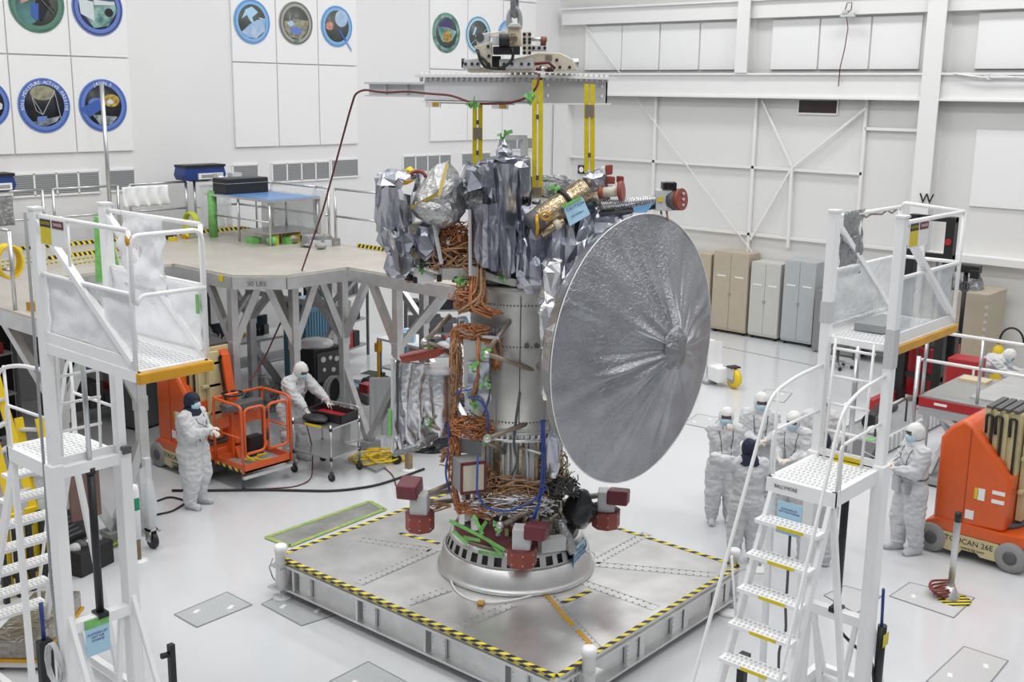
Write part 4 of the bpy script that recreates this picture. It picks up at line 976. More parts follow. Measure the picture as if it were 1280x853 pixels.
blanket('foil_cap', sc(630, 193, .42), (.09, .09, .10), 6, amp=.02, fr=8, sq=.8)
sp('spike_tip', MB().lathe([(.075, 0), (.06, .05), (.028, .11), (.0, .16)], sc(630, 192, .42), 8), M_MLI)
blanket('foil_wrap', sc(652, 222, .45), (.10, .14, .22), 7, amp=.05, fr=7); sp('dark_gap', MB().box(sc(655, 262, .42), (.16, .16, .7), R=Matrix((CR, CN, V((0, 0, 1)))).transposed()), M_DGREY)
# right-hand foil mass running behind the dish
blanket('foil_mass', sc(690, 300, .42), (.46, .26, .42), 8, amp=.11, fr=3.4, nu=60, nz=30, sq=.5)
blanket('foil_mass', sc(672, 330, .58), (.24, .15, .30), 9, amp=.09, fr=4, nu=44, nz=22, sq=.5)
blanket('foil_mass', sc(738, 276, .25), (.38, .26, .22), 10, amp=.10, fr=4, nu=50, nz=26, sq=.5)
blanket('foil_mass', sc(715, 330, .35), (.40, .26, .34), 12, amp=.11, fr=3.6, nu=54, nz=26, sq=.5)
blanket('foil_mass', sc(768, 262, .35), (.22, .20, .09), 13, amp=.05, fr=6, sq=.6)
blanket('foil_mass', sc(690, 372, .55), (.16, .12, .16), 14, mt=M_MLI2, amp=.08, fr=5, sq=.6)
blanket('foil_wrap', sc(683, 236, .0), (.30, .20, .12), 16, mt=M_PLASD, amp=.06, fr=6)
# left-hand foil pods and crinkled clear film
blanket('foil_pod', sc(492, 252, .30), (.20, .20, .34), 20, amp=.06, fr=5, sq=.5, nu=48, nz=24)
blanket('foil_pod', sc(498, 296, .35), (.20, .18, .16), 21, amp=.06, fr=6, sq=.6)
blanket('foil_pod', sc(500, 328, .35), (.16, .16, .16), 22, amp=.05, fr=7, sq=.6)
blanket('foil_pod', sc(534, 302, .45), (.13, .13, .20), 23, amp=.03, fr=6, sq=.7)
blanket('foil_pod', sc(517, 225, .2), (.08, .10, .12), 26, amp=.03, fr=8, sq=.7)
fp = [sc(514, 262, .55), sc(520, 238, .5), sc(545, 205, .45), sc(562, 203, .45), sc(577, 222, .45), sc(582, 265, .5), sc(570, 280, .6), sc(556, 284, .6), sc(535, 280, .62), sc(520, 272, .6)]
fc = sum(fp, V())/len(fp)
def film(u, v):
    k = u*len(fp); i = int(k) % len(fp); q = fp[i].lerp(fp[(i+1) % len(fp)], k-int(k))
    w_ = sin(v*pi/2); return fc.lerp(q, w_)-CN*(.28*cos(v*pi/2))
fm = sp('crinkled_film', MB().grid(film, 34, 9, False, True).jig(.045, 6, 4, True), M_FILM, label='crinkled clear film over the left instrument')
fb_ = MB().grid(lambda u, v: fc.lerp(film(u, 1.0), sin(v*pi/2))+CN*(.30*cos(v*pi/2)), 48, 8, False, True); fb_.f = [tuple(reversed(f)) for f in fb_.f]
sp('film_back', fb_, M_FILM, fm)
for a, b in (((559, 205, .58), (549, 245, .86)), ((514, 260, .66), (546, 243, .86))): sp('amber_strip', MB().bar(sc(*a), sc(*b), .035, .012, up=CN), mat('amber_strip', (.42, .30, .04), .4), fm)
sp('amber_bag', MB().prism([sc(506, 228, .55), sc(519, 226, .5), sc(514, 244, .55), sc(499, 241, .6)], CN*.08), M_PANEL); sp('amber_bag_top', MB().prism([sc(506, 226, .56), sc(519, 225, .5), sc(518, 231, .5), sc(504, 231, .57)], CN*.09), M_GOLD)
sp('red_hoop', MB().tube([sc(518+10*cos(k*pi/8)+4, 222-8*sin(k*pi/8), .3) for k in range(9)], .02, 8), M_REDC)
sp('yellow_bow', MB().ell(sc(512, 214, .2), (.06, .05, .045)).jig(.03, 20), M_YEL)
for x0, x1 in ((574, 590), (578, 602)): sp('film_panel', MB().prism([sc(x0+8, 207, .40), sc(x1+8, 207, .25), sc(x1-2, 228, .3), sc(x0, 232, .45)], CN*.02), M_PLAS)
for a, b in (((581, 206, .45), (573, 226, .5)), ((573, 226, .5), (579, 258, .52)), ((598, 208, .4), (575, 232, .5))): sp('film_edge', MB().bar(sc(*a), sc(*b), .018), M_PANEL)
blanket('foil_wrap', sc(590, 245, .35), (.16, .14, .12), 27, mt=M_PLASD, amp=.06, fr=8)
# white instrument box at left
sp('white_box', MB().prism([sc(503, 283, .45), sc(540, 276, .40), sc(540, 318, .40), sc(520, 332, .45), sc(503, 318, .45)], CN*.22), M_DIRT)
for a, b in (((507, 285), (509, 312)), ((509, 312), (520, 320)), ((532, 300), (528, 312))): sp('amber_strip', MB().bar(sc(*a, .46), sc(*b, .46), .018, .008, up=CN), M_GOLD)
sp('white_cone', MB().prism([sc(512, 349, .4), sc(518, 334, .4), sc(538, 340, .35), sc(545, 350, .35), sc(528, 356, .4)], CN*.2), M_PANEL)
sp('strut', MB().cyl(sc(530, 335, .42), sc(556, 343, .45), .022), M_PANEL); sp('strut', MB().cyl(sc(548, 344, .4), sc(585, 352, .5), .02), M_DIRT)
sp('foil_wrap', MB().box(sc(570, 340, .4), (.4, .3, .12), R=ER).jig(.02, 6), M_CYL)
for k in range(34):
    x = rnd.uniform(508, 600); y = rnd.uniform(286, 352); p = sc(x, y, rnd.uniform(.3, .62))
    sp('fitting', MB().box(p, (rnd.uniform(.03, .09), rnd.uniform(.03, .07), rnd.uniform(.03, .08)), rnd.uniform(0, 3)), (M_DGREY, M_ALU, M_COPPER, M_LGREY, M_BROWN, M_BLACK, M_COPPER2)[k % 7])
for k in range(16):
    x = rnd.uniform(655, 690); y = rnd.uniform(248, 290); p = sc(x, y, rnd.uniform(.4, .6))
    sp('fitting', MB().box(p, (rnd.uniform(.03, .08), rnd.uniform(.03, .06), rnd.uniform(.03, .07)), rnd.uniform(0, 3)), (M_DGREY, M_KAP, M_COPPER, M_BLUED, M_KAP, M_BLACK, M_GOLD)[k % 7])
sp('grey_mast', MB().bar(sc(655, 172, .1), sc(656, 230, .1), .07, .05), M_LGREY); sp('grey_crossbar', MB().bar(sc(632, 172, .1), sc(659, 172, .1), .05, .05), M_LGREY)
b = MB(); rq = random.Random(77)
for k in range(7): b.box(sc(624+2.2*k, 169, .1)+V((0, 0, rq.gauss(0, .02))), (.07, .006, .04), R=Matrix.Rotation(rq.uniform(0, 6), 3, V((rq.random(), rq.random(), rq.random()))))
sp('green_tape', b, M_GREEN)
# ---- golden instrument tube with caution card
gt = sp('gold_tube', MB().lathe([(.125, 0), (.13, .02), (.13, .62), (.11, .64)], sc(672, 277, .80), 28, R=((sc(733, 236, .62)-sc(672, 277, .80)).to_track_quat('Z', 'Y').to_matrix())), M_KAP)
dv = (sc(733, 236, .62)-sc(672, 277, .80)).normalized(); QT = dv.to_track_quat('Z', 'Y').to_matrix()
sp('clamp_ring', MB().lathe([(.138, .36), (.155, .36), (.155, .40), (.138, .40)], sc(672, 277, .80), 28, R=QT, cap=False), M_BLACK, gt)
sp('dark_end', MB().lathe([(.10, -.10), (.135, -.08), (.135, .03), (.1, .04)], sc(672, 277, .80), 24, R=QT), M_DGREY, gt)
sp('amber_loop', MB().tube([sc(682+6*cos(k*pi/6), 270-5*sin(k*pi/6), .96) for k in range(12)], .012, 6, True), M_GOLD, gt)
sp('amber_loop', MB().tube([sc(671, 268, .95), sc(672, 285, .97), sc(671, 296, .93)], .02, 6), M_GOLD, gt)
sp('small_tube', MB().cyl(sc(676, 294, .90), sc(704, 276, .84), .045), M_KAP, gt); sp('small_tube_collar', MB().cyl(sc(693, 283, .87), sc(700, 279, .86), .052), M_DIRT, gt)
# caution card
cp = [sc(704, 258, .92), sc(728, 246, .86), sc(738, 268, .88), sc(712, 283, .92)]
cc = sp('caution_card', MB().prism(cp, CN*.006), M_BLUEC); cx_ = (cp[1]-cp[0]).normalized(); cy_ = (cp[0]-cp[3]).normalized()
sp('green_tape', MB().prism([sc(703, 257, .93), sc(726, 245, .87), sc(727, 249, .87), sc(704.5, 261, .93)], CN*.008), M_GREEN, cc)
z_ = cx_.cross(cy_)
if z_.dot(CN) > 0: z_ = -z_
mid = sum(cp, V())/4
sp('lettering', text_mb('CAUTION', .047, mid+cy_*.05+z_*.006, cx_, cy_, .001), mat('ink_blue', (.05, .09, .30), .6), cc)
sp('lettering', text_mb('flight hardware', .024, mid-cy_*.03+z_*.006, cx_, cy_, .001), mat('ink_blue', (.05, .09, .30), .6), cc)
# sensor head with red covers
blanket('foil_head', sc(743, 228, .45), (.13, .12, .12), 31, amp=.05, fr=7, sq=.7); blanket('foil_head', sc(748, 242, .45), (.14, .12, .11), 32, mt=M_MLI, amp=.06, fr=8, sq=.7)
for x, y, dx, dy, r in ((757, 214, 9, -3, .06), (757, 226, 12, -1, .045), (771, 225, 9, -1, .04)):
    p, q = sc(x, y, .5), sc(x+dx, y+dy, .56); o = sp('lens_cover', MB().prism([p+V((0, 0, -r*.8)), p+V((0, 0, r)), q+V((0, 0, r*.7)), q+V((0, 0, -r))], CN*r*1.6), M_REDC, bevel=.01)
sp('lens_strip', MB().prism([sc(752, 210, .5), sc(756, 208, .5), sc(757, 219, .5), sc(754, 220, .5)], CN*.1), M_PANEL)
p, q = sc(750, 241, .55), sc(776, 239, .62); sp('telescope_tube', MB().cyl(p, q, .055), M_DIRT); sp('red_cap', MB().cyl(p.lerp(q, -.05), p.lerp(q, .18), .066), M_REDC); sp('red_cap', MB().cyl(p.lerp(q, .93), p.lerp(q, 1.12), .105), M_REDC)
# arm, sensor box at its end
p, q = sc(750, 257, .55), sc(820, 250, .45)
arm = sp('sensor_arm', MB().cyl(p, q, .05), M_GREY)
b = MB()
for k in range(30):
    a = p.lerp(q, k/30); b.tube([a+V((0, 0, .055))-CN*.04, a.lerp(q, .05)-CN*.07, a.lerp(q, .09)-V((0, 0, .05))-CN*.04], .008, 5)
sp('arm_braid', b, M_MLI2, arm); sp('arm_pipe', MB().cyl(p+V((0, 0, -.09)), q+V((0, 0, -.07)), .03), M_DGREY, arm)
sb = sp('sensor_box', MB().box(sc(829, 250, .45), (.17, .17, .22), R=Matrix((CR, CN, V((0, 0, 1)))).transposed()), M_LGREY, bevel=.008)
sp('sensor_barrel', MB().cyl(sc(838, 250, .45), sc(848, 249.5, .50), .115, n=28), M_DGREY, sb); sp('red_cap', MB().cyl(sc(848, 249.5, .50), sc(853, 249.3, .53), .118, n=28), M_REDC, sb)
for dz in (-.06, 0, .06): sp('cap_stud', MB().cyl(sc(853, 249.3, .53)+V((0, 0, dz)), sc(855, 249.3, .55)+V((0, 0, dz)), .014, n=8), M_LGREY, sb)
for k in range(7): sp('cooling_fin', MB().box(sc(828+2.6*k, 232, .45), (.012, .20, .07), R=Matrix((CR, CN, V((0, 0, 1)))).transposed()), M_BLACK, sb)
sp('blue_flag', MB().prism([sc(791, 259, .6), sc(817, 254, .55), sc(808, 266, .58), sc(793, 266, .6)], CN*.008), mat('flag_blue', (.16, .36, .62), .5)); sp('yellow_label', MB().prism([sc(822, 247, .56), sc(829, 247, .56), sc(829, 252, .56), sc(822, 252, .56)], CN*.01), M_YEL, sb)
for x in (826, 833): sp('cable', MB().tube([sc(x, 262, .45), sc(x+1, 270, .5), sc(x+2, 277, .5)], .012, 6), M_COPPER2)
# ---- high-gain dish under its silver cover
DX, DY, DZ, DR = 9.66, 6.75, 3.335, 1.45
ap = V((9.66, 6.20, 3.42))
rnd2 = random.Random(9)
ridges = [(rnd2.uniform(0, 2*pi), rnd2.uniform(.02, .10), rnd2.uniform(.012, .045)*rnd2.choice((1, 1, -.7))) for _ in range(60)]+[(rnd2.uniform(3.3, 6.1), rnd2.uniform(.06, .14), rnd2.uniform(.03, .055)) for _ in range(12)]
def dish(u, v):
    a = 2*pi*u; rim = V((DX+DR*cos(a), DY, DZ+DR*sin(a))); p = ap.lerp(rim, v)
    bulge = .10*sin(pi*v)**1.0
    h = 0
    for (ra, rw, rh) in ridges:
        d = (a-ra+pi) % (2*pi)-pi; wv = rw*(1.0+.2*sin(9*ra)); h += rh*math.exp(-(d/wv)**2)*(1-v)**.35*min(1, v*4)*(.6+.8*noise.noise(V((ra*5, v*3, 0))))
    h += .012*noise.noise(V((cos(a)*3, sin(a)*3, v*2.0)))
    return p+V((0, bulge*.4-h*1.15, 0))
dc = sp('dish_cover', MB().grid(dish, 260, 46, True, True), M_DISH, label='silver-grey cover pleated to a point')
sp('cover_hub', MB().ell(ap+V((0, .115, 0)), (.21, .125, .23), n=28).jig(.05, 9, 3), mat('hub_grey', (.27, .275, .29), .40, .8, bump=.9, bscale=30), dc)
sp('rim_edge', MB().tube([(DX+(DR+.005)*cos(2*pi*k/120), DY, DZ+(DR+.005)*sin(2*pi*k/120)) for k in range(120)], .006, 6, True), M_PANEL, dc)
def bowl(u, v):
    a = 2*pi*u; r = DR*(1-v); return V((DX+r*cos(a), DY+.02+.55*(1-(1-v)**2)*(1 if v > 0 else 0)+(.10 if 0 < v else 0), DZ+r*sin(a)))
bw = MB().grid(bowl, 90, 14, False, True); 
for v_ in bw.v:
    if v_.y > DY+.05: v_ += noise.noise_vector(v_*5)*.07
sp('dish_back', bw, M_MLI2, label='bright crumpled foil on the back of the dish')
for a in (.6, 2.2, 3.9, 5.4): sp('dish_strut', MB().cyl((DX+.55*cos(a), DY+.45, DZ+.55*sin(a)), (CX+.35*cos(a), CY-.35, DZ+.35*sin(a)), .035), M_BROWN)
blanket('foil_edge', sc(690, 352, 1.0), (.10, .12, .24), 41, mt=M_MLI2, amp=.08, fr=6, sq=.6)
blanket('foil_edge', sc(686, 405, 1.05), (.09, .12, .26), 42, mt=M_MLI2, amp=.08, fr=6, sq=.6)
blanket('foil_edge', sc(684, 460, 1.0), (.07, .10, .36), 43, mt=M_MLI2, amp=.06, fr=6, sq=.6)
blanket('foil_edge', sc(692, 560, .95), (.07, .10, .34), 44, mt=M_MLI, amp=.05, fr=6, sq=.6)
# ================================================================== the hoist above
bz0, bz1 = 5.90, 6.20
pf_ = sc(675, 112, 0); bx0, by0 = pf_.x, pf_.y      # front corner of the spreader box
LX, LY = 1.22, 1.80
t = Thing('lifting_beam', 'grey steel lifting frame hanging over the spacecraft on a chain', 'lifting frame', (bx0, by0, bz0))
fm_ = t.part('box_frame', MB().b2((0, 0, .0), (.03, LY, .27)).b2((0, 0, 0), (LX, .03, .27)).b2((LX-.03, 0, 0), (LX, LY, .27)).b2((0, LY-.03, 0), (LX, LY, .27)), mat('frame_grey', (.50, .50, .50), .45, .3))
t.part('face_plate', MB().b2((-.012, .02, .01), (-.001, LY, .26)), mat('face_pale', (.74, .745, .76), .45)); t.part('bottom_flange', MB().b2((-.06, -.03, -.015), (.08, LY, .0)).b2((-.03, -.06, -.015), (LX, .08, .0)), M_STEELW)
t.part('top_plate', MB().b2((-.08, -.08, .27), (LX+.08, LY+.1, .30)), M_STEELW)
for k in range(22): t.part('stud', MB().cyl((-.055, .02+k*.085, .22), (-.055, .02+k*.085, .325), .022, n=8), M_LGREY)
for k in range(12): t.part('stud', MB().cyl((.05+k*.098, -.055, .24), (.05+k*.098, -.055, .32), .02, n=8), M_LGREY)
arm_ = t.part('side_arm', MB().b2((.30, LY, .05), (.34, 3.15, .20)).b2((.22, LY, .19), (.42, 3.15, .215)).b2((.22, LY, .035), (.42, 3.15, .055)), M_LGREY)
for yy in (2.05, 2.4, 2.8): t.part('stiffener', MB().b2((.27, yy, .06), (.30, yy+.02, .19)), M_LGREY, arm_)
t.part('foot_plate', MB().b2((-.03, .45, -.03), (.10, 1.75, 0)), M_LGREY)
for yy in (.55, 1.62): 
    l_ = t.part('warning_label', MB().b2((-.05, yy-.12, -.075), (-.03, yy+.12, -.005)), M_PANEL); t.part('amber_field', MB().b2((-.056, yy-.10, -.065), (-.05, yy+.0, -.015)), M_GOLD, l_)
for dx, dy in ((.12, -.035), (.95, -.035), (1.1, -.035)):
    for z in (.08, .19): t.part('bolt', MB().cyl((dx, -.002, z), (dx, -.014, z), .018, n=8), M_PANEL)
# hoist adjuster on top
HX, HY, HZ = bx0+.55, by0+.75, bz0+.30
t = Thing('load_adjuster', 'cream motorised load positioner bolted on top of the lifting frame', 'hoist unit', (HX, HY, HZ))
def hp(x, y, f=0): return sc(x, y, f)
def prt(nm, mb, mt, par=None, bev=0): return t.part(nm, mb, mt, par, True, bev)
prt('base_wing', MB().prism([hp(660, 88, .12), hp(722, 88, .1), hp(716, 74, .1), hp(700, 66, .1), hp(672, 66, .12), hp(640, 74, .12)], CN*.5), M_DIRT, None, .01)
prt('base_rail', MB().prism([hp(578, 86, .35), hp(600, 86, .35), hp(600, 73, .35), hp(580, 74, .35)], CN*.2), M_LGREY, None, .008); prt('base_rail', MB().prism([hp(624, 86, .35), hp(666, 86, .35), hp(666, 73, .35), hp(624, 74, .35)], CN*.14), M_LGREY, None, .008)
prt('lower_plate', MB().prism([hp(585, 90, .32), hp(668, 90, .32), hp(668, 84, .32), hp(585, 84, .32)], CN*.5), M_DIRT)
prt('frame_left', MB().prism([hp(592, 58, .38), hp(615, 52, .38), hp(615, 88, .38), hp(606, 88, .38), hp(600, 68, .38)], CN*.2), M_DIRT, None, .006)
prt('bracket', MB().prism([hp(594, 44, .36), hp(612, 40, .36), hp(612, 58, .36), hp(597, 60, .36)], CN*.14), M_LGREY, None, .008)
prt('motor_box', MB().prism([hp(616, 68, .42), hp(650, 68, .42), hp(650, 57, .42), hp(616, 58, .42)], CN*.18), M_BLACK, None, .01)
prt('drive', MB().cyl(hp(624, 50, .45), hp(637, 50, .45), .065), M_BLACK); prt('gearbox', MB().prism([hp(615, 56, .44), hp(625, 56, .44), hp(625, 44, .44), hp(615, 44, .44)], CN*.12), M_LGREY, None, .006)
cap_ = prt('clevis_head', MB().prism([hp(632, 58, .15), hp(653, 58, .15), hp(652, 40, .15), hp(648, 31, .15), hp(642, 26, .15), hp(636, 33, .15), hp(631, 44, .15)], CN*.18), M_DIRT, None, .012)
prt('pin', MB().cyl(hp(641, 48, .30), hp(641, 48, -.05), .05), M_KAP, cap_)
mst = prt('bolted_plate', MB().prism([hp(653, 68, .40), hp(664, 68, .40), hp(664, 39, .40), hp(653, 40, .40)], CN*.12), M_DIRT, None, .005)
for yy in (43, 49, 53, 60, 66):
    for xx in (655.5, 662): prt('bolt', MB().cyl(hp(xx, yy, .41), hp(xx, yy, .39), .018, n=8), M_BLACK, mst)
prt('screw', MB().cyl(hp(664, 49, .3), hp(684, 50, .3), .02), M_STEEL); prt('screw_motor', MB().cyl(hp(676, 51, .32), hp(683, 52, .32), .05), mat('motor_brown', (.20, .06, .03), .5))
prt('side_rail', MB().prism([hp(664, 64, .35), hp(683, 64, .35), hp(683, 57, .35), hp(664, 57, .35)], CN*.12), M_LGREY)
prt('dark_core', MB().prism([hp(614, 86, .3), hp(626, 86, .3), hp(626, 70, .3), hp(614, 70, .3)], CN*.1), M_BLACK)
for P in ([(597, 62), (600, 75), (606, 84), (618, 86), (632, 86)], [(640, 60), (642, 72), (634, 82), (622, 86)], [(599, 70), (607, 76), (612, 84)]): prt('cable', MB().tube(fillet([hp(x, y, .42) for x, y in P], .1), .016, 8), M_CABLE)
for P in ([(668, 80), (686, 78), (694, 86)], [(670, 86), (684, 88), (692, 88)]): prt('cable', MB().tube([hp(x, y, .42) for x, y in P], .016, 8), M_CABLER)
for xx, yy, ff in ((582, 80, .36), (590, 80, .36), (597, 80, .36), (630, 80, .36), (640, 80, .36), (652, 80, .36), (661, 80, .36), (596, 63, .39), (610, 58, .39), (611, 70, .39), (611, 80, .39), (667, 60, .36), (674, 60, .36), (681, 60, .36), (676, 84, .13), (700, 84, .11), (696, 75, .11), (712, 84, .11)): prt('bolt', MB().cyl(hp(xx, yy, ff+.012), hp(xx, yy, ff-.01), .016, n=8), M_BLACK)
prt('bearing', MB().cyl(hp(600, 47, .375), hp(600, 47, .34), .045), M_DGREY); prt('end_knob', MB().cyl(hp(577, 79, .30), hp(581, 79, .30), .05), M_BLACK); prt('upper_block', MB().prism([hp(612, 46, .40), hp(632, 43, .40), hp(632, 38, .40), hp(612, 41, .40)], CN*.15), M_DIRT, None, .006)
prt('side_gear', MB().cyl(hp(715, 79, -.15), hp(723, 79, -.15), .05), M_STEEL); prt('lifting_lug', MB().prism([hp(634, 34, .2), hp(652, 34, .2), hp(648, 29, .2), hp(638, 29, .2)], CN*.08), M_LGREY, None, .008)
prt('cable_plug', MB().cyl(hp(684, 87, .42), hp(690, 87, .42), .025), M_BLACK); prt('cable_plug', MB().cyl(hp(676, 86, .44), hp(681, 86, .44), .025), M_STEEL)
prt('nameplate', MB().prism([hp(682, 76, .11), hp(690, 76, .11), hp(690, 69, .11), hp(682, 69, .11)], -CN*.01), M_BROWN)
# chain and shackle
t = Thing('lifting_chain', 'heavy grey chain links and shackle above the load positioner', 'chain', tuple(hp(641, 30, .08)))
def ring(c, rx, rz, ang, r): 
    ax = CR*cos(ang)+CN*sin(ang); return MB().tube([c+ax*rx*cos(k*pi/14)+V((0, 0, rz*sin(k*pi/14)*1.0)) for k in range(28)], r, 10, True)
base_ = hp(643, 24, .08)
t.part('shackle', ring(base_-V((0, 0, .02)), .062, .13, 0.2, .03), M_GREY, None, True)
for k in range(8): t.part('chain_link', ring(base_+V((0, 0, .17+.185*k)), .062, .135, 1.3 if k % 2 == 0 else .1, .030), mat('chain_grey', (.26, .27, .28), .45, .6), None, True)
# yellow slings
def sling(x, y0, y1, f, lab, buckle, wd=.085):
    a, b = sc(x, y0, f), sc(x-.3, y1, f); t = Thing('lifting_sling', lab, 'sling', tuple(b), 0)
    for s_ in (-.032, .032): t.part('webbing', MB().bar(a+CR*s_, b+CR*s_, .052, .012, up=CN), M_YEL, None, True)
    mm = a.lerp(b, buckle); t.part('buckle_cover', MB().bar(mm+V((0, 0, .065)), mm-V((0, 0, .065)), .095, .05, up=CN), M_BROWN, None, True)
    for k in (.3, .8): t.part('stitch_label', MB().box(a.lerp(b, k)-CN*.008, (.03, .008, .05), R=Matrix((CR, CN, V((0, 0, 1)))).transposed()), M_DGREY, None, True)
    return t
sling(597, 130, 206, -.6, 'yellow lifting sling furthest left, behind the crinkled film', .48); sling(672, 100, 252, .30, 'long yellow lifting sling at the front corner of the frame', .93); sling(737, 105, 216, .05, 'yellow lifting sling at the right end of the frame', .30)
# red and black cable along the frame and down to the left
pts = [sc(676, 88, .4), sc(674, 100, .45), sc(664, 122, .45), sc(640, 128, .42), sc(590, 130, .35), sc(565, 120, .3)]
solo('hoist_cable', MB().tube(fillet([sc(674, 92, .45), sc(672, 108, .5), sc(660, 122, .5), sc(638, 129, .45), sc(592, 130, .2), sc(565, 119, -.1), sc(535, 117, -.6), sc(510, 114, -.9), sc(480, 116, -1.3), sc(455, 112, -1.6), sc(444, 117, -1.7), sc(437, 140, -1.9), onz(404, 262, 4.3), onz(368, 365, 2.6), onz(330, 450, 1.6), onz(312, 478, 1.4)], .25, 6), .0135, 8), M_CABLER, 'dark red cable draped along the lifting frame and down to the left lift', 'cable')
for x, y, f in ((660, 122, .56), (591, 130, .28)):
    b = MB(); rq = random.Random(int(x))
    for k in range(8): b.box(sc(x, y, f)+V((rq.gauss(0, .025), rq.gauss(0, .025), rq.gauss(0, .025))), (.085, .008, .04), R=Matrix.Rotation(rq.uniform(0, 6), 3, V((rq.random(), rq.random(), rq.random()))))
    solo('tape_patch', b, M_GREEN, 'crumpled green tape holding the cable at the ' + ('front corner of the lifting frame' if x > 600 else 'left half of the lifting frame'), 'tape')
# ================================================================== mobile work platforms with stairs
def stair_lift(loc, rz, label, left):
    t = Thing('mobile_work_platform', label, 'work platform', loc, rz)
    w_ = .375; zd = 3.82; L = 1.52 if left else 1.50; zt = 4.95
    P = t.part
    for s in (-1, 1):
        m_ = P('mast_post', MB().b2((-.05, s*w_-.05, 1.2), (.05, s*w_+.05, zt+.04)), M_WHITE, bevel=.008)
        P('outer_post', MB().b2((-.075, s*(w_+.012)-.068, .12), (.075, s*(w_+.012)+.068, 2.7)), M_WHITE, bevel=.01)
        P('post_cap', MB().b2((-.06, s*w_-.06, zt+.03), (.06, s*w_+.06, zt+.05)), M_PANEL, m_)
        P('leg_tube', MB().bar((-.9, s*.34, 2.60), (-.55, s*.52, .12), .06, .05), M_WHITE)
        P('base_rail', MB().bar((-2.0, s*.5, .12), (.75, s*.5, .12), .08, .08), M_WHITE)
        for x in (-1.9, .68):
            c_ = P('caster', MB().cyl((x, s*.5-.025, .055), (x, s*.5+.025, .055), .055), M_RUBBER)
        P('diagonal_brace', MB().bar((.03, s*w_, zt-.06), (L-.05, s*w_, zd+.06), .07, .05), M_WHITE)
        P('stay', MB().bar((.0, s*w_, 1.35), (.55, s*w_, .15), .05), M_WHITE)
        # cage rails
        P('top_rail', MB().tube([(0, s*w_, zt-.02), (L-.02, s*w_, zt-.02)], .021, 10), M_WHITE)
        P('mid_rail', MB().tube([(0, s*w_, 4.43), (L-.02, s*w_, 4.43)], .019, 10), M_WHITE)
        P('cage_post', MB().tube([(L-.02, s*w_, zd), (L-.02, s*w_, zt-.02)], .022, 10), M_WHITE)
        P('cage_post', MB().tube([(.55, s*w_, 4.43), (.55, s*w_, zt-.02)], .016, 8), M_WHITE)
        P('toe_board', MB().b2((0, s*w_-.012, zd), (L, s*w_+.012, zd+.10)), M_WHITE)
        # stair stringers and handrails
        P('stringer', MB().bar((-.86, s*.33, 2.60), (-1.95, s*.38, .06), .045, .10), M_WHITE)
        hr = fillet([(-.02, s*.36, 3.55), (-.55, s*.37, 3.52), (-.95, s*.40, 3.42), (-2.12, s*.46, .55), (-2.05, s*.44, .35)], .18, 6)
        P('hand_rail', MB().tube(hr, .019, 10), M_WHITE)
        P('hand_rail', MB().tube(fillet([(-.02, s*.36, 3.10), (-.88, s*.38, 3.08), (-.90, s*.38, 2.66)], .05, 3), .016, 8), M_WHITE)
        P('rail_post', MB().tube([(-.84, s*.375, 2.62), (-.86, s*.38, 3.46)], .017, 8), M_WHITE)
        P('inner_ladder_post', MB().tube([(-.12, s*.22, 2.66), (-.06, s*.22, zd)], .016, 8), M_WHITE)
        P('rail_stay', MB().tube([(-1.45, s*.41, 2.05), (-1.38, s*.36, 1.42)], .013, 8), M_WHITE)
    for k in range(4): P('rung', MB().tube([(-.105+.015*k, -.24, 2.95+.26*k), (-.105+.015*k, .24, 2.95+.26*k)], .014, 8), M_WHITE)
    # end gate
    if left:
        P('end_gate', MB().tube(fillet([(L, -w_, 4.38), (L, -w_, zt-.06), (L, w_, zt-.06), (L, w_, zd+.05)], .10, 5), .02, 10), M_WHITE)
        P('end_gate', MB().tube(fillet([(L+.01, -w_+.02, 4.35), (L+.01, -w_+.08, 4.42), (L+.01, w_, 4.42)], .05, 3), .018, 10), M_WHITE)
        P('orange_bumper', MB().b2((L-.01, -w_-.02, zd-.10), (L+.05, w_+.04, zd-.01)), M_ORB, bevel=.015)
    else:
        P('end_gate', MB().tube(fillet([(L, -w_, zt-.02), (L, w_-.02, zt+.02), (L, w_, zt-.05), (L, w_, zd+.05)], .10, 5), .02, 10), M_WHITE)
        P('end_rail', MB().tube([(L, -w_, 4.43), (L, w_, 4.43)], .018, 10), M_WHITE)
        P('orange_bumper', MB().b2((.06, -w_-.05, zd-.09), (L+.02, -w_-.01, zd-.01)), M_ORB, bevel=.012)
    dkm = (MB().b2((0, -w_, zd-.06), (L, w_, zd)).b2((0, -w_-.02, zd-.09), (L, -w_+.03, zd)).b2((0, w_-.03, zd-.09), (L, w_+.02, zd)))
    def grip(x0, x1, y0, y1, z, nx, ny):
        mb = MB()
        for i in range(nx):
            for j in range(ny):
                cx = x0+(x1-x0)*(i+.5)/nx; cy = y0+(y1-y0)*(j+.5+.25*(i % 2))/ny; a = (x1-x0)/nx*.30; b = (y1-y0)/ny*.36
                mb.flat([(cx-a, cy-b*.5), (cx-a*.3, cy-b), (cx+a, cy-b*.4), (cx+a, cy+b*.5), (cx+a*.3, cy+b), (cx-a, cy+b*.4)], z, z+.002)
        return mb
    P('cage_deck', dkm.merge(grip(.06, L-.04, -w_+.05, w_-.05, zd, 22, 14)), [M_WHITE, M_LGREY])
    ldm = (MB().b2((-.92, -.37, 2.60), (-.02, .37, 2.66)).b2((-.93, -.39, 2.53), (-.02, -.34, 2.665)).b2((-.93, .34, 2.53), (-.02, .39, 2.665)).b2((-.94, -.39, 2.53), (-.90, .39, 2.665)))
    ld_ = P('stair_landing', ldm.merge(grip(-.88, -.06, -.32, .32, 2.66, 12, 12)), [M_WHITE, M_LGREY])
    P('toe_board', MB().b2((-.035, -.37, 2.66), (-.015, .37, 2.74)), M_WHITE, ld_)
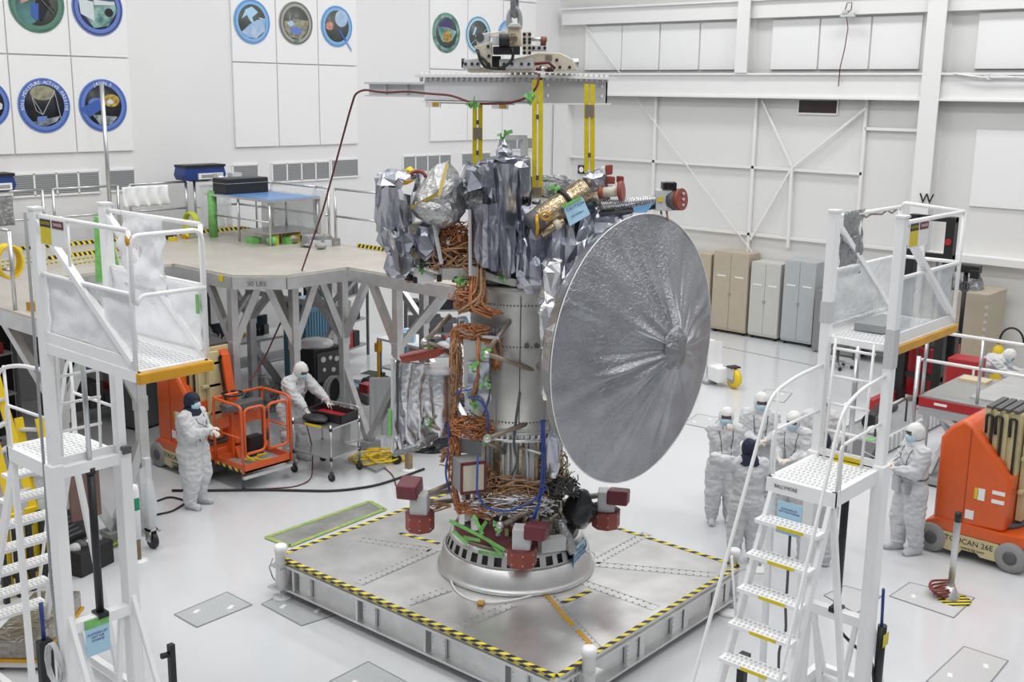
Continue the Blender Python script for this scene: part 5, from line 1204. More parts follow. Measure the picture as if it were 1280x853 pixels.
    for k in range(1, 9):
        z = 2.62-.29*k; x = -.95-.122*k
        st = P('stair_tread', MB().b2((x-.09, -.36, z-.035), (x+.10, .36, z)).merge(grip(x-.085, x+.095, -.33, .33, z, 3, 12)), [M_WHITE, M_LGREY])
        if not left: P('yellow_nosing', MB().b2((x-.096, -.20, z-.034), (x-.088, .10, z-.004)), M_YEL, st)
    if not left:
        P('yellow_label', MB().b2((-.04, -.18, 2.67), (-.036, .14, 2.71)), M_YEL, ld_); P('yellow_label', MB().flat([(-.10, -.16), (-.05, -.16), (-.05, .16), (-.10, .16)], 2.662, 2.665), M_YEL, ld_)
    # brand lettering in the place it has on the real thing
    P('lettering', text_mb('BALLYMORE', .048, (-.945, .16, 2.60), (0, -1, 0), (0, 0, 1), .001), M_DGREY, ld_)
    P('lettering', text_mb('BALLYMORE', .10, (-.076 if left else -.0, -w_-.073, 1.75), (0, 0, -1) if not left else (0, 0, -1), (1, 0, 0), .001), M_DGREY)
    # lifting ram
    P('ram_rod', MB().cyl((.02, 0, 2.55), (.02, 0, zd-.05), .028, n=14), M_STEEL)
    rm = P('ram_cylinder', MB().cyl((.02, 0, 1.15), (.02, 0, 2.58), .042, n=16), M_BLACK)
    P('ram_collar', MB().cyl((.02, 0, 2.54), (.02, 0, 2.60), .055, n=16), M_RUBBER, rm); P('ram_foot', MB().box((.02, 0, 1.15), (.14, .12, .05)), M_BLACK, rm)
    for z in (1.10, 2.62): P('cross_beam', MB().b2((-.035, -w_, z-.05), (.065, w_, z+.05)), M_WHITE)
    P('inner_strut', MB().bar((.0, -w_+.12, 1.05), (.05, -.10, .14), .05), M_WHITE); P('inner_strut', MB().bar((.0, w_-.12, 1.05), (.05, .12, .14), .05), M_WHITE)
    P('base_cross', MB().b2((.62, -.5, .09), (.70, .5, .16)), M_WHITE); P('base_cross', MB().b2((-2.0, -.5, .09), (-1.92, .5, .16)), M_WHITE)
    # warning placards
    y0 = -w_-.03; x0 = .12 if left else .10
    pl = P('placard', MB().b2((x0, y0-.006, 4.70), (x0+.44, y0, 4.93)), M_PANEL)
    P('yellow_notice', MB().b2((x0+.02, y0-.009, 4.71), (x0+.20, y0-.006, 4.85)), M_YEL, pl); P('black_header', MB().b2((x0+.02, y0-.010, 4.85), (x0+.20, y0-.006, 4.915)), M_BLACK, pl)
    P('red_header', MB().b2((x0+.23, y0-.010, 4.85), (x0+.42, y0-.006, 4.915)), mat('header_red', (.16, .02, .03), .5), pl)
    P('lettering', text_mb('CAUTION', .036, (x0+.11, y0-.011, 4.883), (1, 0, 0), (0, 0, 1), .0005), M_YEL, pl); P('lettering', text_mb('DANGER', .036, (x0+.325, y0-.011, 4.883), (1, 0, 0), (0, 0, 1), .0005), M_PANEL, pl)
    # plastic sheets tied to the rails
    sd = 11 if left else 29
    def sheet(x0, x1, ya, z0, z1, mt, amp=.03, nm='plastic_sheet', fr=3.0):
        def fn(u, v): return V((x0+(x1-x0)*u, ya, z0+(z1-z0)*v))
        mb = MB().sheet(fn, 26, 20, .003)
        n = len(mb.v)//2
        for v in mb.v:
            e = min(1, min((v.z-z0), (z1-v.z))*6+.15)
            q = V((v.x, 0, v.z))*fr+V((sd, ya*9, 0)); v.y += amp*e*(noise.noise(q)+.5*noise.noise(q*2.7)+.35*abs(noise.noise(q*1.4)))
        return P(nm, mb, mt)
    mw = M_PLASW if left else M_PLAS
    sheet(.07, L-.04, -w_+.02, zd+.09, 4.42, mw, .05); sheet(.05, L-.04, w_-.02, zd+.06, 4.43, mw, .05)
    if left:
        sheet(.30, .98, w_-.035, 4.30, zt, M_PLASW, .09, 'hanging_sheet', 4)
        P('green_tag', MB().b2((L-.06, w_-.06, 4.20), (L-.02, w_-.05, 4.36)), M_GREEN)
        P('tape_knot', MB().ell((L-.02, -w_, zt-.10), (.035, .03, .05)).jig(.02, 20), M_ORB)
        P('power_cable', MB().tube([(-.08, -w_-.06, zt), (-.09, -w_-.06, 3.5), (-.09, -w_-.07, 2.4), (-.11, -w_-.08, 1.6), (-.06, -w_-.08, .9), (-.1, -w_-.08, .55)], .016, 8), M_GREY)
        cl = MB(); rq = random.Random(4)
        for k in range(5): cl.tube([(-.1+.13*cos(a*pi/8)+rq.uniform(-.02, .02), -w_-.10-.01*k, .75+.20*sin(a*pi/8)) for a in range(16)], .011, 6, True)
        P('cable_coil', cl, M_LGREY)
        P('strap_clip', MB().box((-.0, w_+.02, 2.70), (.2, .1, .07)), M_DGREY)
    else:
        sheet(.16, .62, w_-.02, 4.35, zt+.02, M_PLASD, .07, 'hanging_sheet', 4)
        P('deck_mat', MB().box((.72, .10, zd+.045), (.62, .34, .07)).jig(.01, 8), M_GREY)
        P('tape_band', MB().b2((-.055, -w_-.056, 3.62), (.055, -w_+.05, 3.98)), M_LGREY); P('tape_band', MB().b2((-.055, w_-.056, 3.95), (.055, w_+.056, 4.15)), M_LGREY)
        P('pump', MB().cyl((.18, -w_-.10, .35), (.18, -w_-.10, 1.05), .05), M_BLACK); P('pump_handle', MB().cyl((.16, -w_-.10, 1.05), (.12, -w_-.10, 1.45), .017), M_BLUED)
        P('pump_label', MB().b2((.12, -w_-.155, .85), (.24, -w_-.15, .98)), M_YEL)
        P('hose', MB().tube(fillet([(.02, .02, 1.15), (.0, -.05, .95), (.05, -.25, .80), (.12, -.42, .70), (.14, -.46, .40)], .15, 5), .016, 8), M_BLACK)
        P('hose', MB().tube(fillet([(-.9, .1, 2.3), (-.88, .1, 1.6), (-.9, .1, 1.55), (-.87, .08, 1.2), (-.92, .12, 1.05), (-.9, .1, .5)], .1, 4), .015, 8), M_DGREY)
        P('rope', MB().tube([(.55+.12*k, w_, zt-.02-.05*abs(sin(k*1.3))) for k in range(8)], .010, 6), M_BROWN)
    # blue note
    if left:
        n_ = P('note_card', MB().b2((.07, -.22, .78), (.076, .06, 1.14)), M_BLUEC); P('green_header', MB().b2((.071, -.22, 1.06), (.080, .06, 1.145)), M_GREEN, n_)
        P('lettering', text_mb('PLATFORM LIFT\nNOT FOR\nSTORAGE', .034, (.079, -.08, .96), (0, 1, 0), (0, 0, 1), .0005), mat('ink_violet', (.10, .06, .24), .6), n_)
    else:
        n_ = P('note_card', MB().b2((-.962, -.05, 2.18), (-.956, .23, 2.48)), M_BLUEC)
        P('lettering', text_mb('PLATFORM LIFT\nNOT FOR STORAGE', .026, (-.964, .09, 2.40), (0, -1, 0), (0, 0, 1), .0005), mat('ink_violet', (.10, .06, .24), .6), n_)
    t.o.scale = (1, .85, 1)
    return t
stair_lift((4.77, 9.38, 0), -pi/2, 'white stair platform at the left with a plastic-skirted cage and wide orange bumper', True)
stair_lift((9.66, 4.30, 0), 0, 'white stair platform at the right with yellow step edges', False)
# ================================================================== orange mast lifts
def mast_lift(loc, label, basket):
    t = Thing('mast_lift', label, 'lift', loc); P = t.part
    # cowl: profile in y-z, pushed along x
    prof = [(.02, .42), (.02, 1.60), (-.10, 1.78), (-.27, 1.91), (-.38, 1.86), (-.93, 1.22), (-.92, .50)]
    co = P('engine_cowl', MB().prism([(.03, y, z) for y, z in prof], (.92, 0, 0)), M_ORANGE, bevel=.05, sharp=35)
    P('cowl_seam', MB().b2((.024, -.385, .46), (.03, -.375, 1.80)), mat('seam_orange', (.36, .05, .01), .4), co)
    for (y, z, w_, h, mt) in ((-.52, .95, .05, .15, M_YEL), (-.585, .95, .09, .16, M_PANEL), (-.80, 1.02, .16, .05, M_PANEL), (-.80, .90, .16, .05, M_PANEL), (-.46, .64, .11, .12, M_PANEL)):
        P('sticker', MB().b2((.020, y-w_/2, z-h/2), (.03, y+w_/2, z+h/2)), mt, co)
    # chassis
    ch = P('chassis', MB().prism([(.0, .10, .42), (.0, -.05, .50), (.0, -.90, .50), (.0, -1.25, .52), (.0, -1.28, .36), (.0, -.8, .34), (.0, .12, .34)], (1.0, 0, 0)), M_ORANGE, bevel=.02)
    sk = P('cream_skirt', MB().prism([(-.01, -.14, .34), (-.01, -.88, .34), (-.01, -.88, .10), (-.01, -.66, .10), (-.01, -.62, .14), (-.01, -.42, .14), (-.01, -.38, .07), (-.01, -.14, .10)], (.06, 0, 0)), M_CREAM, bevel=.006)
    P('under_frame', MB().b2((.1, -1.2, .12), (.9, .05, .34)), M_DGREY)
    P('lettering', text_mb('TOUCAN 26E', .105, (-.013, -.50, .26), (0, -1, 0), (0, 0, 1), .001), M_BLACK, sk); P('lettering', text_mb('www.jlg.com', .06, (-.013, -.56, .175), (0, -1, 0), (0, 0, 1), .001), M_BLACK, sk)
    for x in (.02, .88):
        for y in (.0, -1.04):
            wh = P('wheel', MB().lathe([(.10, 0), (.19, .0), (.205, .03), (.205, .10), (.19, .13), (.10, .13)], (x-.05 if x < .5 else x, y, .205), 32, R=Matrix.Rotation(pi/2, 3, 'Y')), M_TYRE)
            P('hub', MB().lathe([(.02, -.012), (.085, -.012), (.10, .02), (.10, .11)], (x-.05 if x < .5 else x, y, .205), 24, R=Matrix.Rotation(pi/2, 3, 'Y')), M_DGREY, wh)
    # mast sections
    ms = P('mast', MB().b2((.22, -.92, .5), (.78, -.52, 2.06)), M_CREAM, bevel=.01)
    for k in range(4): P('mast_rail', MB().b2((.19, -.54-.115*k, .5), (.22, -.47-.115*k, 2.08-.02*k)), M_CREAM, ms)
    for k in range(4): P('mast_cap', MB().b2((.18, -.56-.11*k, 2.08), (.80, -.48-.11*k, 2.11)), M_DGREY, ms)
    for y in (-.56, -.68, -.86): 
        P('chain', MB().tube(fillet([(.17, y+.05, 1.75), (.165, y+.06, 2.0), (.165, y-.02, 2.0), (.165, y-.03, .7)], .05, 4), .018, 6), M_BLACK, ms)
    P('turntable', MB().lathe([(.42, .50), (.42, .55), (.36, .56)], (.5, -.62, 0), 32), M_DGREY)
    # jib and basket
    jb = P('jib', MB().bar((.62, -1.02, 1.95), (.62, -1.30, .55), .16, .14), M_ORANGE, bevel=.015); P('jib_groove', MB().bar((.53, -1.03, 1.92), (.53, -1.31, .58), .012, .05), M_BLACK, jb)
    P('jib_arm', MB().bar((.62, -.9, 1.9), (.62, -1.06, 1.96), .14, .14), M_ORANGE); P('cream_guide', MB().b2((.35, -1.02, .6), (.55, -.94, 2.0)), M_CREAM)
    for z in (1.0, 1.45, 1.8): P('guide_bracket', MB().b2((.25, -1.02, z), (.62, -.96, z+.04)), M_CREAM)
    if basket:
        x0, x1, y0, y1, z0, z1 = .22, 1.12, -2.02, -1.30, .30, 1.36
        bf = P('basket_floor', MB().b2((x0, y0, z0), (x1, y1, z0+.03)), M_GREY); b = MB()
        b.b2((x0, y0, z0), (x1, y0+.03, z0+.13)).b2((x0, y1-.03, z0), (x1, y1, z0+.13)).b2((x0, y0, z0), (x0+.03, y1, z0+.13)).b2((x1-.03, y0, z0), (x1, y1, z0+.13))
        P('kick_plate', b, M_ORANGE, bf); P('hazard_tape', MB().b2((x0-.004, y0+.02, z0+.01), (x0, y1-.02, z0+.05)), M_HAZY, bf)
        def hoop(P4, r=.022): return P('guard_rail', MB().tube(fillet(P4, .10, 5), r, 10), M_ORANGE)
        hoop([(x0, y1, z0), (x0, y1, z1), (x0, y0, z1), (x0, y0, z0)]); hoop([(x1, y1, z0), (x1, y1, z1), (x1, y0, z1), (x1, y0, z0)])
        hoop([(x0+.05, y0, z0+.3), (x0+.05, y0, z1-.05), (x0+.42, y0, z1-.05), (x0+.42, y0, z0+.3), (x0+.05, y0, z0+.3)]); hoop([(x1-.42, y0, z0+.3), (x1-.42, y0, z1-.05), (x1-.05, y0, z1-.05), (x1-.05, y0, z0+.3), (x1-.42, y0, z0+.3)])
        for x in (x0, x1): P('mid_rail', MB().tube([(x, y0, z0+.55), (x, y1, z0+.55)], .017, 8), M_ORANGE)
        P('back_rail', MB().tube([(x0, y1, z1), (x1, y1, z1)], .022, 10), M_ORANGE); P('back_post', MB().bar((x0+.3, y1, z0), (x0+.3, y1, z1), .10, .05), M_ORANGE); P('back_plate', MB().b2((x0+.05, y1-.02, z0+.55), (x1-.05, y1, z0+.72)), M_ORANGE)
        pn = P('control_panel', MB().b2((x0+.06, y1-.26, z1-.22), (x1-.15, y1-.06, z1-.10)), M_DGREY, bevel=.02)
        P('steering_ring', MB().tube([(x0+.32+.16*cos(a*pi/10), y1-.05+.16*sin(a*pi/10), z1+.02) for a in range(20)], .018, 8, True), M_BLACK, pn)
        P('hinge', MB().cyl((x0+.45, y0, z0+.45), (x0+.45, y0, z0+.62), .032), M_BLACK); P('hinge', MB().cyl((x0+.45, y0, z0+.8), (x0+.45, y0, z0+.95), .032), M_BLACK)
        hn = MB(); rq = random.Random(2)
        for k in range(7): a = rq.uniform(0, 3); hn.box((x0+.35+rq.uniform(-.15, .25), y0+.3+rq.uniform(-.12, .14), z0+.06+.01*k), (.16, .035, .015), a)
        P('yellow_harness', hn, M_YELP); P('pedal_box', MB().b2((x0+.5, y1-.2, z0+.03), (x0+.75, y1-.05, z0+.35)), M_BLACK)
        P('step', MB().bar((x0, y0, .23), (x1, y0, .23), .05, .04), M_LGREY); P('step_leg', MB().bar((x0+.06, y0+.1, .0), (x0+.06, y0+.1, .3), .04), M_DGREY); P('under_arm', MB().bar((.62, -1.30, .5), (.62, -1.4, .27), .14, .1), M_ORANGE)
    return t
mast_lift((14.5, 5.19, 0), 'orange mast lift at the right edge, cowl toward the camera', False)
mast_lift((9.2, 15.75, 0), 'orange mast lift with a railed basket, behind the left person in the navy hood', True)
# ================================================================== aluminium staging round the back
DZK = 3.1
t = Thing('aluminium_staging', 'tall aluminium staging with V-braced legs and a tan deck at the back left', 'staging', (10, 16, 0)); P = lambda nm, mb, mt, par=None, bev=0, label=None: t.part(nm, mb, mt, par, True, bev, None, label)
poly = [(6.5, 20.3), (6.5, 13.3), (8.0, 13.3), (8.0, 16.8), (10.3, 16.8), (10.3, 15.1), (10.9, 14.5), (12.18, 14.5), (12.18, 12.0), (14.1, 12.0), (14.1, 20.3)]
dk = P('deck', MB().flat(poly, DZK-.03, DZK), M_DECK)
for i in range(len(poly)):
    a, b = poly[i], poly[(i+1) % len(poly)]
    P('edge_beam', MB().bar((*a, DZK-.13), (*b, DZK-.13), .08, .20), M_ALU)
P('lettering', text_mb('50 LBS', .11, (10.55, 14.79, DZK-.13), (.707, -.707, 0), (0, 0, 1), .005).xf(Matrix.Translation((-.05, -.05, 0))), M_DGREY)
P('yellow_square', MB().box((10.25, 15.35, DZK-.08), (.01, .12, .1)), M_YEL)
posts = [(7.6, 13.4), (8.0, 16.7), (10.35, 16.7), (10.45, 15.35), (12.15, 14.6), (12.25, 13.35), (13.9, 12.3), (14.05, 14.6), (14.05, 17.2), (12.1, 17.2), (10.4, 19.6), (6.6, 13.6), (6.6, 16.8), (8.0, 19.6), (13.9, 19.6), (11.3, 14.85)]
for x, y in posts:
    po = P('post', MB().bar((x, y, .0), (x, y, DZK-.2), .13, .13, up=(1, 0, 0)), M_ALU, bev=.008); P('foot_plate', MB().b2((x-.13, y-.13, 0), (x+.13, y+.13, .02)), M_ALU, po)
    P('splice', MB().b2((x-.075, y-.075, 1.75), (x+.075, y+.075, 1.95)), M_ALU, po)
def vb(a, b, za=1.85, zb=2.9, w_=.11): P('brace', MB().bar((*a, za), (*b, zb), w_, w_), M_ALU)
def half(i, j): return tuple((posts[i][k]*.55+posts[j][k]*.45) for k in (0, 1))
for i, js in {3: (4, 2), 4: (3, 5, 9), 5: (4, 6), 2: (3, 1, 9), 9: (4, 2), 0: (11, 1), 11: (0, 12), 6: (5, 7), 7: (6, 8), 8: (7, 9), 1: (2, 0), 12: (11, 13), 10: (2, 9), 15: (3, 4, 9), 3: (15, 2), 4: (15, 5, 9)}.items():
    for j in js: vb(posts[i], half(i, j))
# lower V braces standing on the floor
def lowv(i, j, zt=1.35): 
    h = half(i, j); vb(posts[i], h, zt, .12); vb(posts[j], h, zt, .12); P('node_plate', MB().b2((h[0]-.14, h[1]-.14, 0), (h[0]+.14, h[1]+.14, .14)), M_GREY)
for i, j in ((4, 5), (2, 3), (0, 11), (6, 7), (9, 8)): lowv(i, j)
for a, b in ((0, 1), (3, 9), (4, 9)): P('cross_rail', MB().bar((*posts[a], 2.35), (*posts[b], 2.35), .08, .08), M_ALU)
# railings at the back
def railing(pts, zt=1.05):
    n = len(pts)
    for i in range(n):
        P('rail_post', MB().cyl((*pts[i], DZK), (*pts[i], DZK+zt), .028, n=10), M_STEEL)
        if i < n-1:
            for z in (zt, zt*.5): P('hand_rail', MB().cyl((*pts[i], DZK+z), (*pts[i+1], DZK+z), .024, n=10), M_STEEL)
railing([(6.6, 20.2), (8.6, 20.2), (9.75, 20.2)]); railing([(9.95, 20.2), (11.25, 20.2)]); railing([(11.5, 20.2), (12.75, 20.2)]); railing([(12.95, 20.2), (14.0, 20.2), (14.0, 19.0), (14.0, 17.6), (14.0, 17.2)]); railing([(14.0, 17.0), (14.0, 15.6), (14.0, 14.2), (14.0, 12.4)])
railing([(6.56, 16.9), (6.56, 15.2), (6.56, 14.6)])
for a, b in (((9.0, 20.05), (14.0, 20.05)), ((13.95, 20.0), (13.95, 17.5)), ((13.95, 16.3), (13.95, 12.2)), ((9.0, 18.6), (11.2, 18.9))):
    P('hazard_tape', MB().bar((*a, DZK+.03), (*b, DZK+.03), .05, .07), M_HAZ)
for i in range(5): P('hazard_tape', MB().bar((7.0+.5*i, 19.0-.3*i, DZK+.005), (8.4+.5*i, 19.3-.3*i, DZK+.005), .08, .01), M_HAZ)
# ---- things on the staging
solo('grey_pole', MB().cyl((11.02, 20.1, DZK), (11.0, 20.1, 6.08), .04, n=12), M_STEEL, 'thin upright grey pole in front of the blue emblem with the gold craft', 'pole')
def drape(a, b, z0, z1, mt, nm, lab, cat, amp=.05):
    a, b = V(a), V(b); nrm = (b-a).cross(V((0, 0, 1))).normalized()
    mb = MB().sheet(lambda u, v: a.lerp(b, u)+V((0, 0, z0+(z1-z0)*v))+nrm*amp*sin(26*u+2*sin(3*v))*(1.1-v), 60, 10, .004)
    return solo(nm, mb, mt, lab, cat)
drape((11.3, 20.13, 0), (12.3, 20.13, 0), DZK+.62, DZK+1.02, M_PLASW, 'plastic_curtain', 'gathered white plastic curtain hung on the back railing of the staging', 'curtain')
p = onz(0, 262, DZK+.7)
drape((8.35, 20.12, 0), (9.15, 20.12, 0), DZK+.45, DZK+.98, M_PLASD, 'plastic_bag', 'silver plastic bag hanging on the railing at the left edge', 'bag', .03)
drape((13.0, 20.1, 0), (13.75, 20.1, 0), DZK+.05, DZK+.97, M_PLAS, 'plastic_sheet', 'clear plastic sheet hung beside the green column on the staging', 'sheet', .03)
drape((13.95, 19.3, 0), (13.95, 17.4, 0), DZK+.05, DZK+.9, M_PLAS, 'plastic_sheet', 'long clear plastic sheet hung behind the blue-topped steel table', 'sheet', .03)
def blower(c, lab):
    t = Thing('air_blower', lab, 'blower', c)
    cs = t.part('case', MB().prism([(-.45, -.2, 0), (.45, -.2, 0), (.5, -.2, .10), (.45, -.2, .28), (-.45, -.2, .28), (-.5, -.2, .10)], (0, .4, 0)), M_BLUED, bevel=.02); t.part('grille', MB().b2((-.18, -.23, .02), (.40, -.2, .14)), M_PANEL, cs); t.part('grille_slot', MB().b2((-.12, -.235, .05), (.36, -.23, .11)), M_GREY, cs); t.part('lid', MB().b2((-.47, -.22, .26), (.47, .2, .31)), M_BLACK, cs)
    t.part('clamp', MB().b2((-.25, -.04, -.03), (.25, .04, .0)), M_BLACK)
blower((13.1, 20.2, DZK+1.08), 'dark blue air blower sitting on the back railing above the staging')
p = onz(0, 236, DZK+1.08)
blower((8.7, 20.2, DZK+1.08), 'dark blue air blower on the railing at the left edge')
# steel table with blue top
t2 = Thing('steel_table', 'steel table with a bright blue top on the staging', 'table', (13.35, 18.45, DZK)); TW, TD = .62, 1.05
t2.part('top', MB().b2((-TW, -TD, .83), (TW, TD, .87)), M_STEEL); t2.part('blue_mat', MB().b2((-TW+.05, -TD+.05, .87), (TW-.05, TD-.35, .878)), mat('mat_blue', (.12, .26, .52), .35))
for x in (-TW+.05, TW-.05):
    for y in (-TD+.05, 0, TD-.05): t2.part('leg', MB().cyl((x, y, 0), (x, y, .83), .022, n=10), M_STEEL)
t2.part('shelf', MB().b2((-TW+.04, -TD+.05, .22), (TW-.04, -.05, .24)), M_STEEL); t2.part('cross_rail', MB().cyl((-TW+.05, -TD+.05, .45), (-TW+.05, TD-.05, .45), .015), M_STEEL)
t3 = Thing('equipment_case', 'black flat case resting on the far end of the blue-topped table', 'case', (13.30, 19.1, DZK+.88)); t3.part('body', MB().b2((-.5, -.25, 0), (.5, .22, .30)), M_BLACK, bevel=.015); t3.part('lid_line', MB().b2((-.505, -.255, .2), (.505, .225, .21)), M_GREY)
mb = MB().lathe([(.085, 0), (.085, .92), (.0, .92)], (12.8, 19.35, DZK), 16)
solo('green_column', mb, M_GREEN, 'green taped column standing behind the blue-topped table', 'column')
mb = MB(); 
for k in range(5): mb.tube([(12.35+.02*k, 19.5+.20*cos(a*pi/9), DZK+.30+.20*sin(a*pi/9)) for a in range(18)], .028, 8, True)
solo('hose_reel', mb, mat('hose_lime', (.50, .55, .05), .5), 'coiled lime yellow hose standing on the staging left of the green column', 'hose')
def clutter(c, ext, n, seed, mts, nm, lab, cat, smin=.05, smax=.16):
    rq = random.Random(seed); t = Thing(nm, lab, cat, c)
    for k in range(n):
        d = V((rq.uniform(smin, smax), rq.uniform(smin, smax), rq.uniform(smin, smax)*.7)); x, y = rq.uniform(-1, 1)*ext[0], rq.uniform(-1, 1)*ext[1]
        if k % 3 == 0: mb = MB().ell((x, y, d.z/2), d*.5, n=10).jig(.01, 12)
        else: mb = MB().box((x, y, d.z/2), d, rq.uniform(0, 3))
        t.part('piece', mb, mts[k % len(mts)])
clutter((11.9, 19.9, DZK), (.5, .12), 10, 1, [M_DGREY, M_GOLD, M_BLACK, M_BROWN], 'clamp_pile', 'row of black and amber clamps by the hazard tape at the back of the staging', 'clamps')
clutter((13.5, 16.75, DZK), (.28, .25), 9, 2, [M_PLASD, M_LGREY, M_BROWN, M_GREY], 'equipment_pile', 'small heap of wrapped parts at the right end of the blue-topped table', 'equipment', .12, .34)
clutter((13.2, 17.8, DZK), (.4, .35), 8, 3, [M_GREEN, M_YEL, M_GREEN, M_BROWN], 'cable_heap', 'green and yellow cable heap on the deck below the steel table', 'cables', .1, .3)
clutter((13.6, 20.0, DZK+1.05), (.3, .1), 5, 4, [M_PANEL, M_LGREY, M_BROWN], 'rag_pile', 'white rags heaped on the railing beside the blue blower', 'rags', .1, .25)
clutter((12.0, 19.6, DZK), (.3, .25), 6, 14, [M_YEL, M_BLACK, M_GOLD, M_PANEL], 'strap_heap', 'little heap of yellow straps near the hose coil on the staging', 'straps', .08, .2)
# dark column of hazard tape at the right of the table
solo('taped_panel', MB().box((13.98, 17.45, DZK+.5), (.05, .35, 1.0)), M_PANEL, 'white upright panel edged with hazard tape at the right of the blue-topped table', 'panel')
mb = MB().bar((9.0, 18.9, DZK+.0), (9.25, 18.6, DZK+1.0), .2, .04)
solo('green_board', MB().prism([(8.4, 15.9, DZK), (8.75, 15.75, DZK), (8.62, 15.82, DZK+.95), (8.45, 15.92, DZK+1.0)], (.04, .05, 0)), M_GREEN, 'bright green taped board leaning on the staging behind the left cage', 'board')
mb = MB()
for k in range(6): mb.tube([(6.62+.16*cos(a*pi/9), 14.75+.03*k, DZK+.62+.22*sin(a*pi/9)) for a in range(18)], .018, 6, True)
mb.cyl((6.62, 14.75, DZK), (6.62, 14.75, DZK+.9), .02)
solo('cable_coil', mb, M_YELP, 'yellow cable coil hanging on a post at the left edge of the staging', 'cable')
clutter((6.78, 14.3, DZK), (.14, .18), 9, 6, [M_ORB, M_GOLD, M_LGREY, M_BROWN], 'tool_heap', 'heap of orange clamps on the deck below the yellow cable coil', 'tools', .08, .2)
# ---- under the staging
t = Thing('blue_cabinet', 'steel-blue equipment cabinet under the staging', 'cabinet', (14.27, 18.27, 0))
t.part('body', MB().b2((-.37, -.37, .06), (.37, .37, 1.72)), M_BLUE, bevel=.015); t.part('top', MB().b2((-.39, -.39, 1.72), (.39, .39, 1.79)), mat('blue_top', (.22, .38, .50), .4), bevel=.015)
t.part('door', MB().b2((-.385, -.33, .20), (-.37, .33, 1.65)), M_BLUE); n_ = t.part('notice', MB().b2((-.395, -.10, .75), (-.385, .12, 1.5)), mat('notice_cream', (.60, .60, .50), .5))
for k in range(9): t.part('louvre', MB().b2((-.29+.07*k, -.38, .4), (-.278+.07*k, -.37, 1.6)), mat('blue_dark', (.06, .15, .23), .4))
for x in (-.3, .3): t.part('foot', MB().b2((x-.05, -.33, 0), (x+.05, .33, .06)), M_DGREY)
t = Thing('chiller_unit', 'black chiller cabinet with gauges and a plastic-covered round lid beside the cart', 'machine', (13.15, 16.65, 0))
t.part('body', MB().b2((-.33, -.36, .08), (.36, .36, 1.25)), M_BLACK, bevel=.02); t.part('front_panel', MB().b2((-.25, -.375, .62), (.33, -.36, 1.18)), M_DGREY)
t.part('lid', MB().lathe([(.36, 1.25), (.34, 1.32), (.2, 1.38), (0, 1.40)], n=28).jig(.012, 8), M_PLASW)
for x, z, r in ((-.12, 1.05, .055), (.05, 1.06, .04), (.2, 1.02, .05), (-.10, .85, .035), (.12, .82, .045)): t.part('gauge', MB().cyl((x, -.375, z), (x, -.395, z), r), M_PANEL)
for x in (-.25, .28):
    for y in (-.28, .28): t.part('caster', MB().cyl((x-.02, y, .05), (x+.02, y, .05), .05), M_RUBBER)
for k in range(5): t.part('hose_loop', MB().tube([(.05+.22*cos(a*pi/10)+.02*k, -.40-.02*k, .42+.28*sin(a*pi/10)) for a in range(20)], .014, 6, True), M_LGREY if k % 2 else M_GREY)
# bench with monitors
def bench(c, sx, sy, h, rz, lab, mt=M_BLUE, top=M_LGREY):
    t = Thing('work_bench', lab, 'bench', c, rz); t.part('top', MB().b2((-sx/2, -sy/2, h-.05), (sx/2, sy/2, h)), top)
    for x in (-sx/2+.04, sx/2-.04):
        for y in (-sy/2+.04, sy/2-.04): t.part('leg', MB().b2((x-.03, y-.03, 0), (x+.03, y+.03, h-.05)), mt)
    t.part('shelf', MB().b2((-sx/2+.03, -sy/2+.03, .35), (sx/2-.03, sy/2-.03, .38)), top); return t
bench((13.6, 19.5, 0), 2.6, .8, .9, 0, 'work bench with small monitors deep under the staging', M_GREY)
for k, (x, y) in enumerate(((12.9, 19.4), (13.9, 19.5))):
    t = Thing('monitor', 'small dark monitor on the bench under the staging, ' + ('left one' if k == 0 else 'right one'), 'monitor', (x, y, .9)); t.part('stand', MB().cyl((0, 0, 0), (0, 0, .15), .04).box((0, 0, .01), (.2, .15, .02)), M_BLACK); t.part('case', MB().b2((-.22, -.03, .12), (.22, .03, .42)), M_BLACK, bevel=.01); t.part('screen', MB().b2((-.19, -.034, .15), (.19, -.03, .39)), M_GLASS)
bench((15.6, 15.9, 0), .8, 2.6, 1.0, 0, 'blue-legged bench with a white top behind the staging legs', mat('bench_blue', (.10, .26, .46), .4), M_PANEL)
bench((17.2, 14.6, 0), 2.2, .8, .9, 0, 'dark-legged bench against the back, right of the blue-legged bench', M_BLACK, M_PANEL)
clutter((15.6, 16.1, 1.0), (.3, .9), 14, 8, [M_PANEL, M_RED, M_DGREY, M_BLUEC, M_LGREY], 'bench_clutter', 'mixed white, red and blue items on the blue-legged bench', 'equipment', .1, .35)
clutter((17.2, 14.6, .9), (.8, .25), 10, 9, [M_DGREY, M_LGREY, M_PLASD, M_BLACK], 'bench_clutter', 'grey wrapped items on the dark-legged bench', 'equipment', .12, .34)
clutter((13.2, 19.5, .9), (.9, .25), 8, 10, [M_DGREY, M_PANEL, M_BLACK, M_YEL], 'bench_clutter', 'boxes and gear between the monitors under the staging', 'equipment', .1, .3)
def heap(c, r, seed, mt, lab, cat, nm, amp=.12):
    mb = MB().grid(lambda u, v: V(c)+V((r[0]*sin(v*pi/2)*cos(2*pi*u), r[1]*sin(v*pi/2)*sin(2*pi*u), r[2]*cos(v*pi/2))), 40, 14, False, True); mb.f = [tuple(reversed(f)) for f in mb.f]
    for v_ in mb.v:
        if v_.z > c[2]+.02: v_ += noise.noise_vector(v_*6+V((seed, 0, 0)))*amp
        v_.z = max(v_.z, c[2])
    return solo(nm, mb, mt, lab, cat)
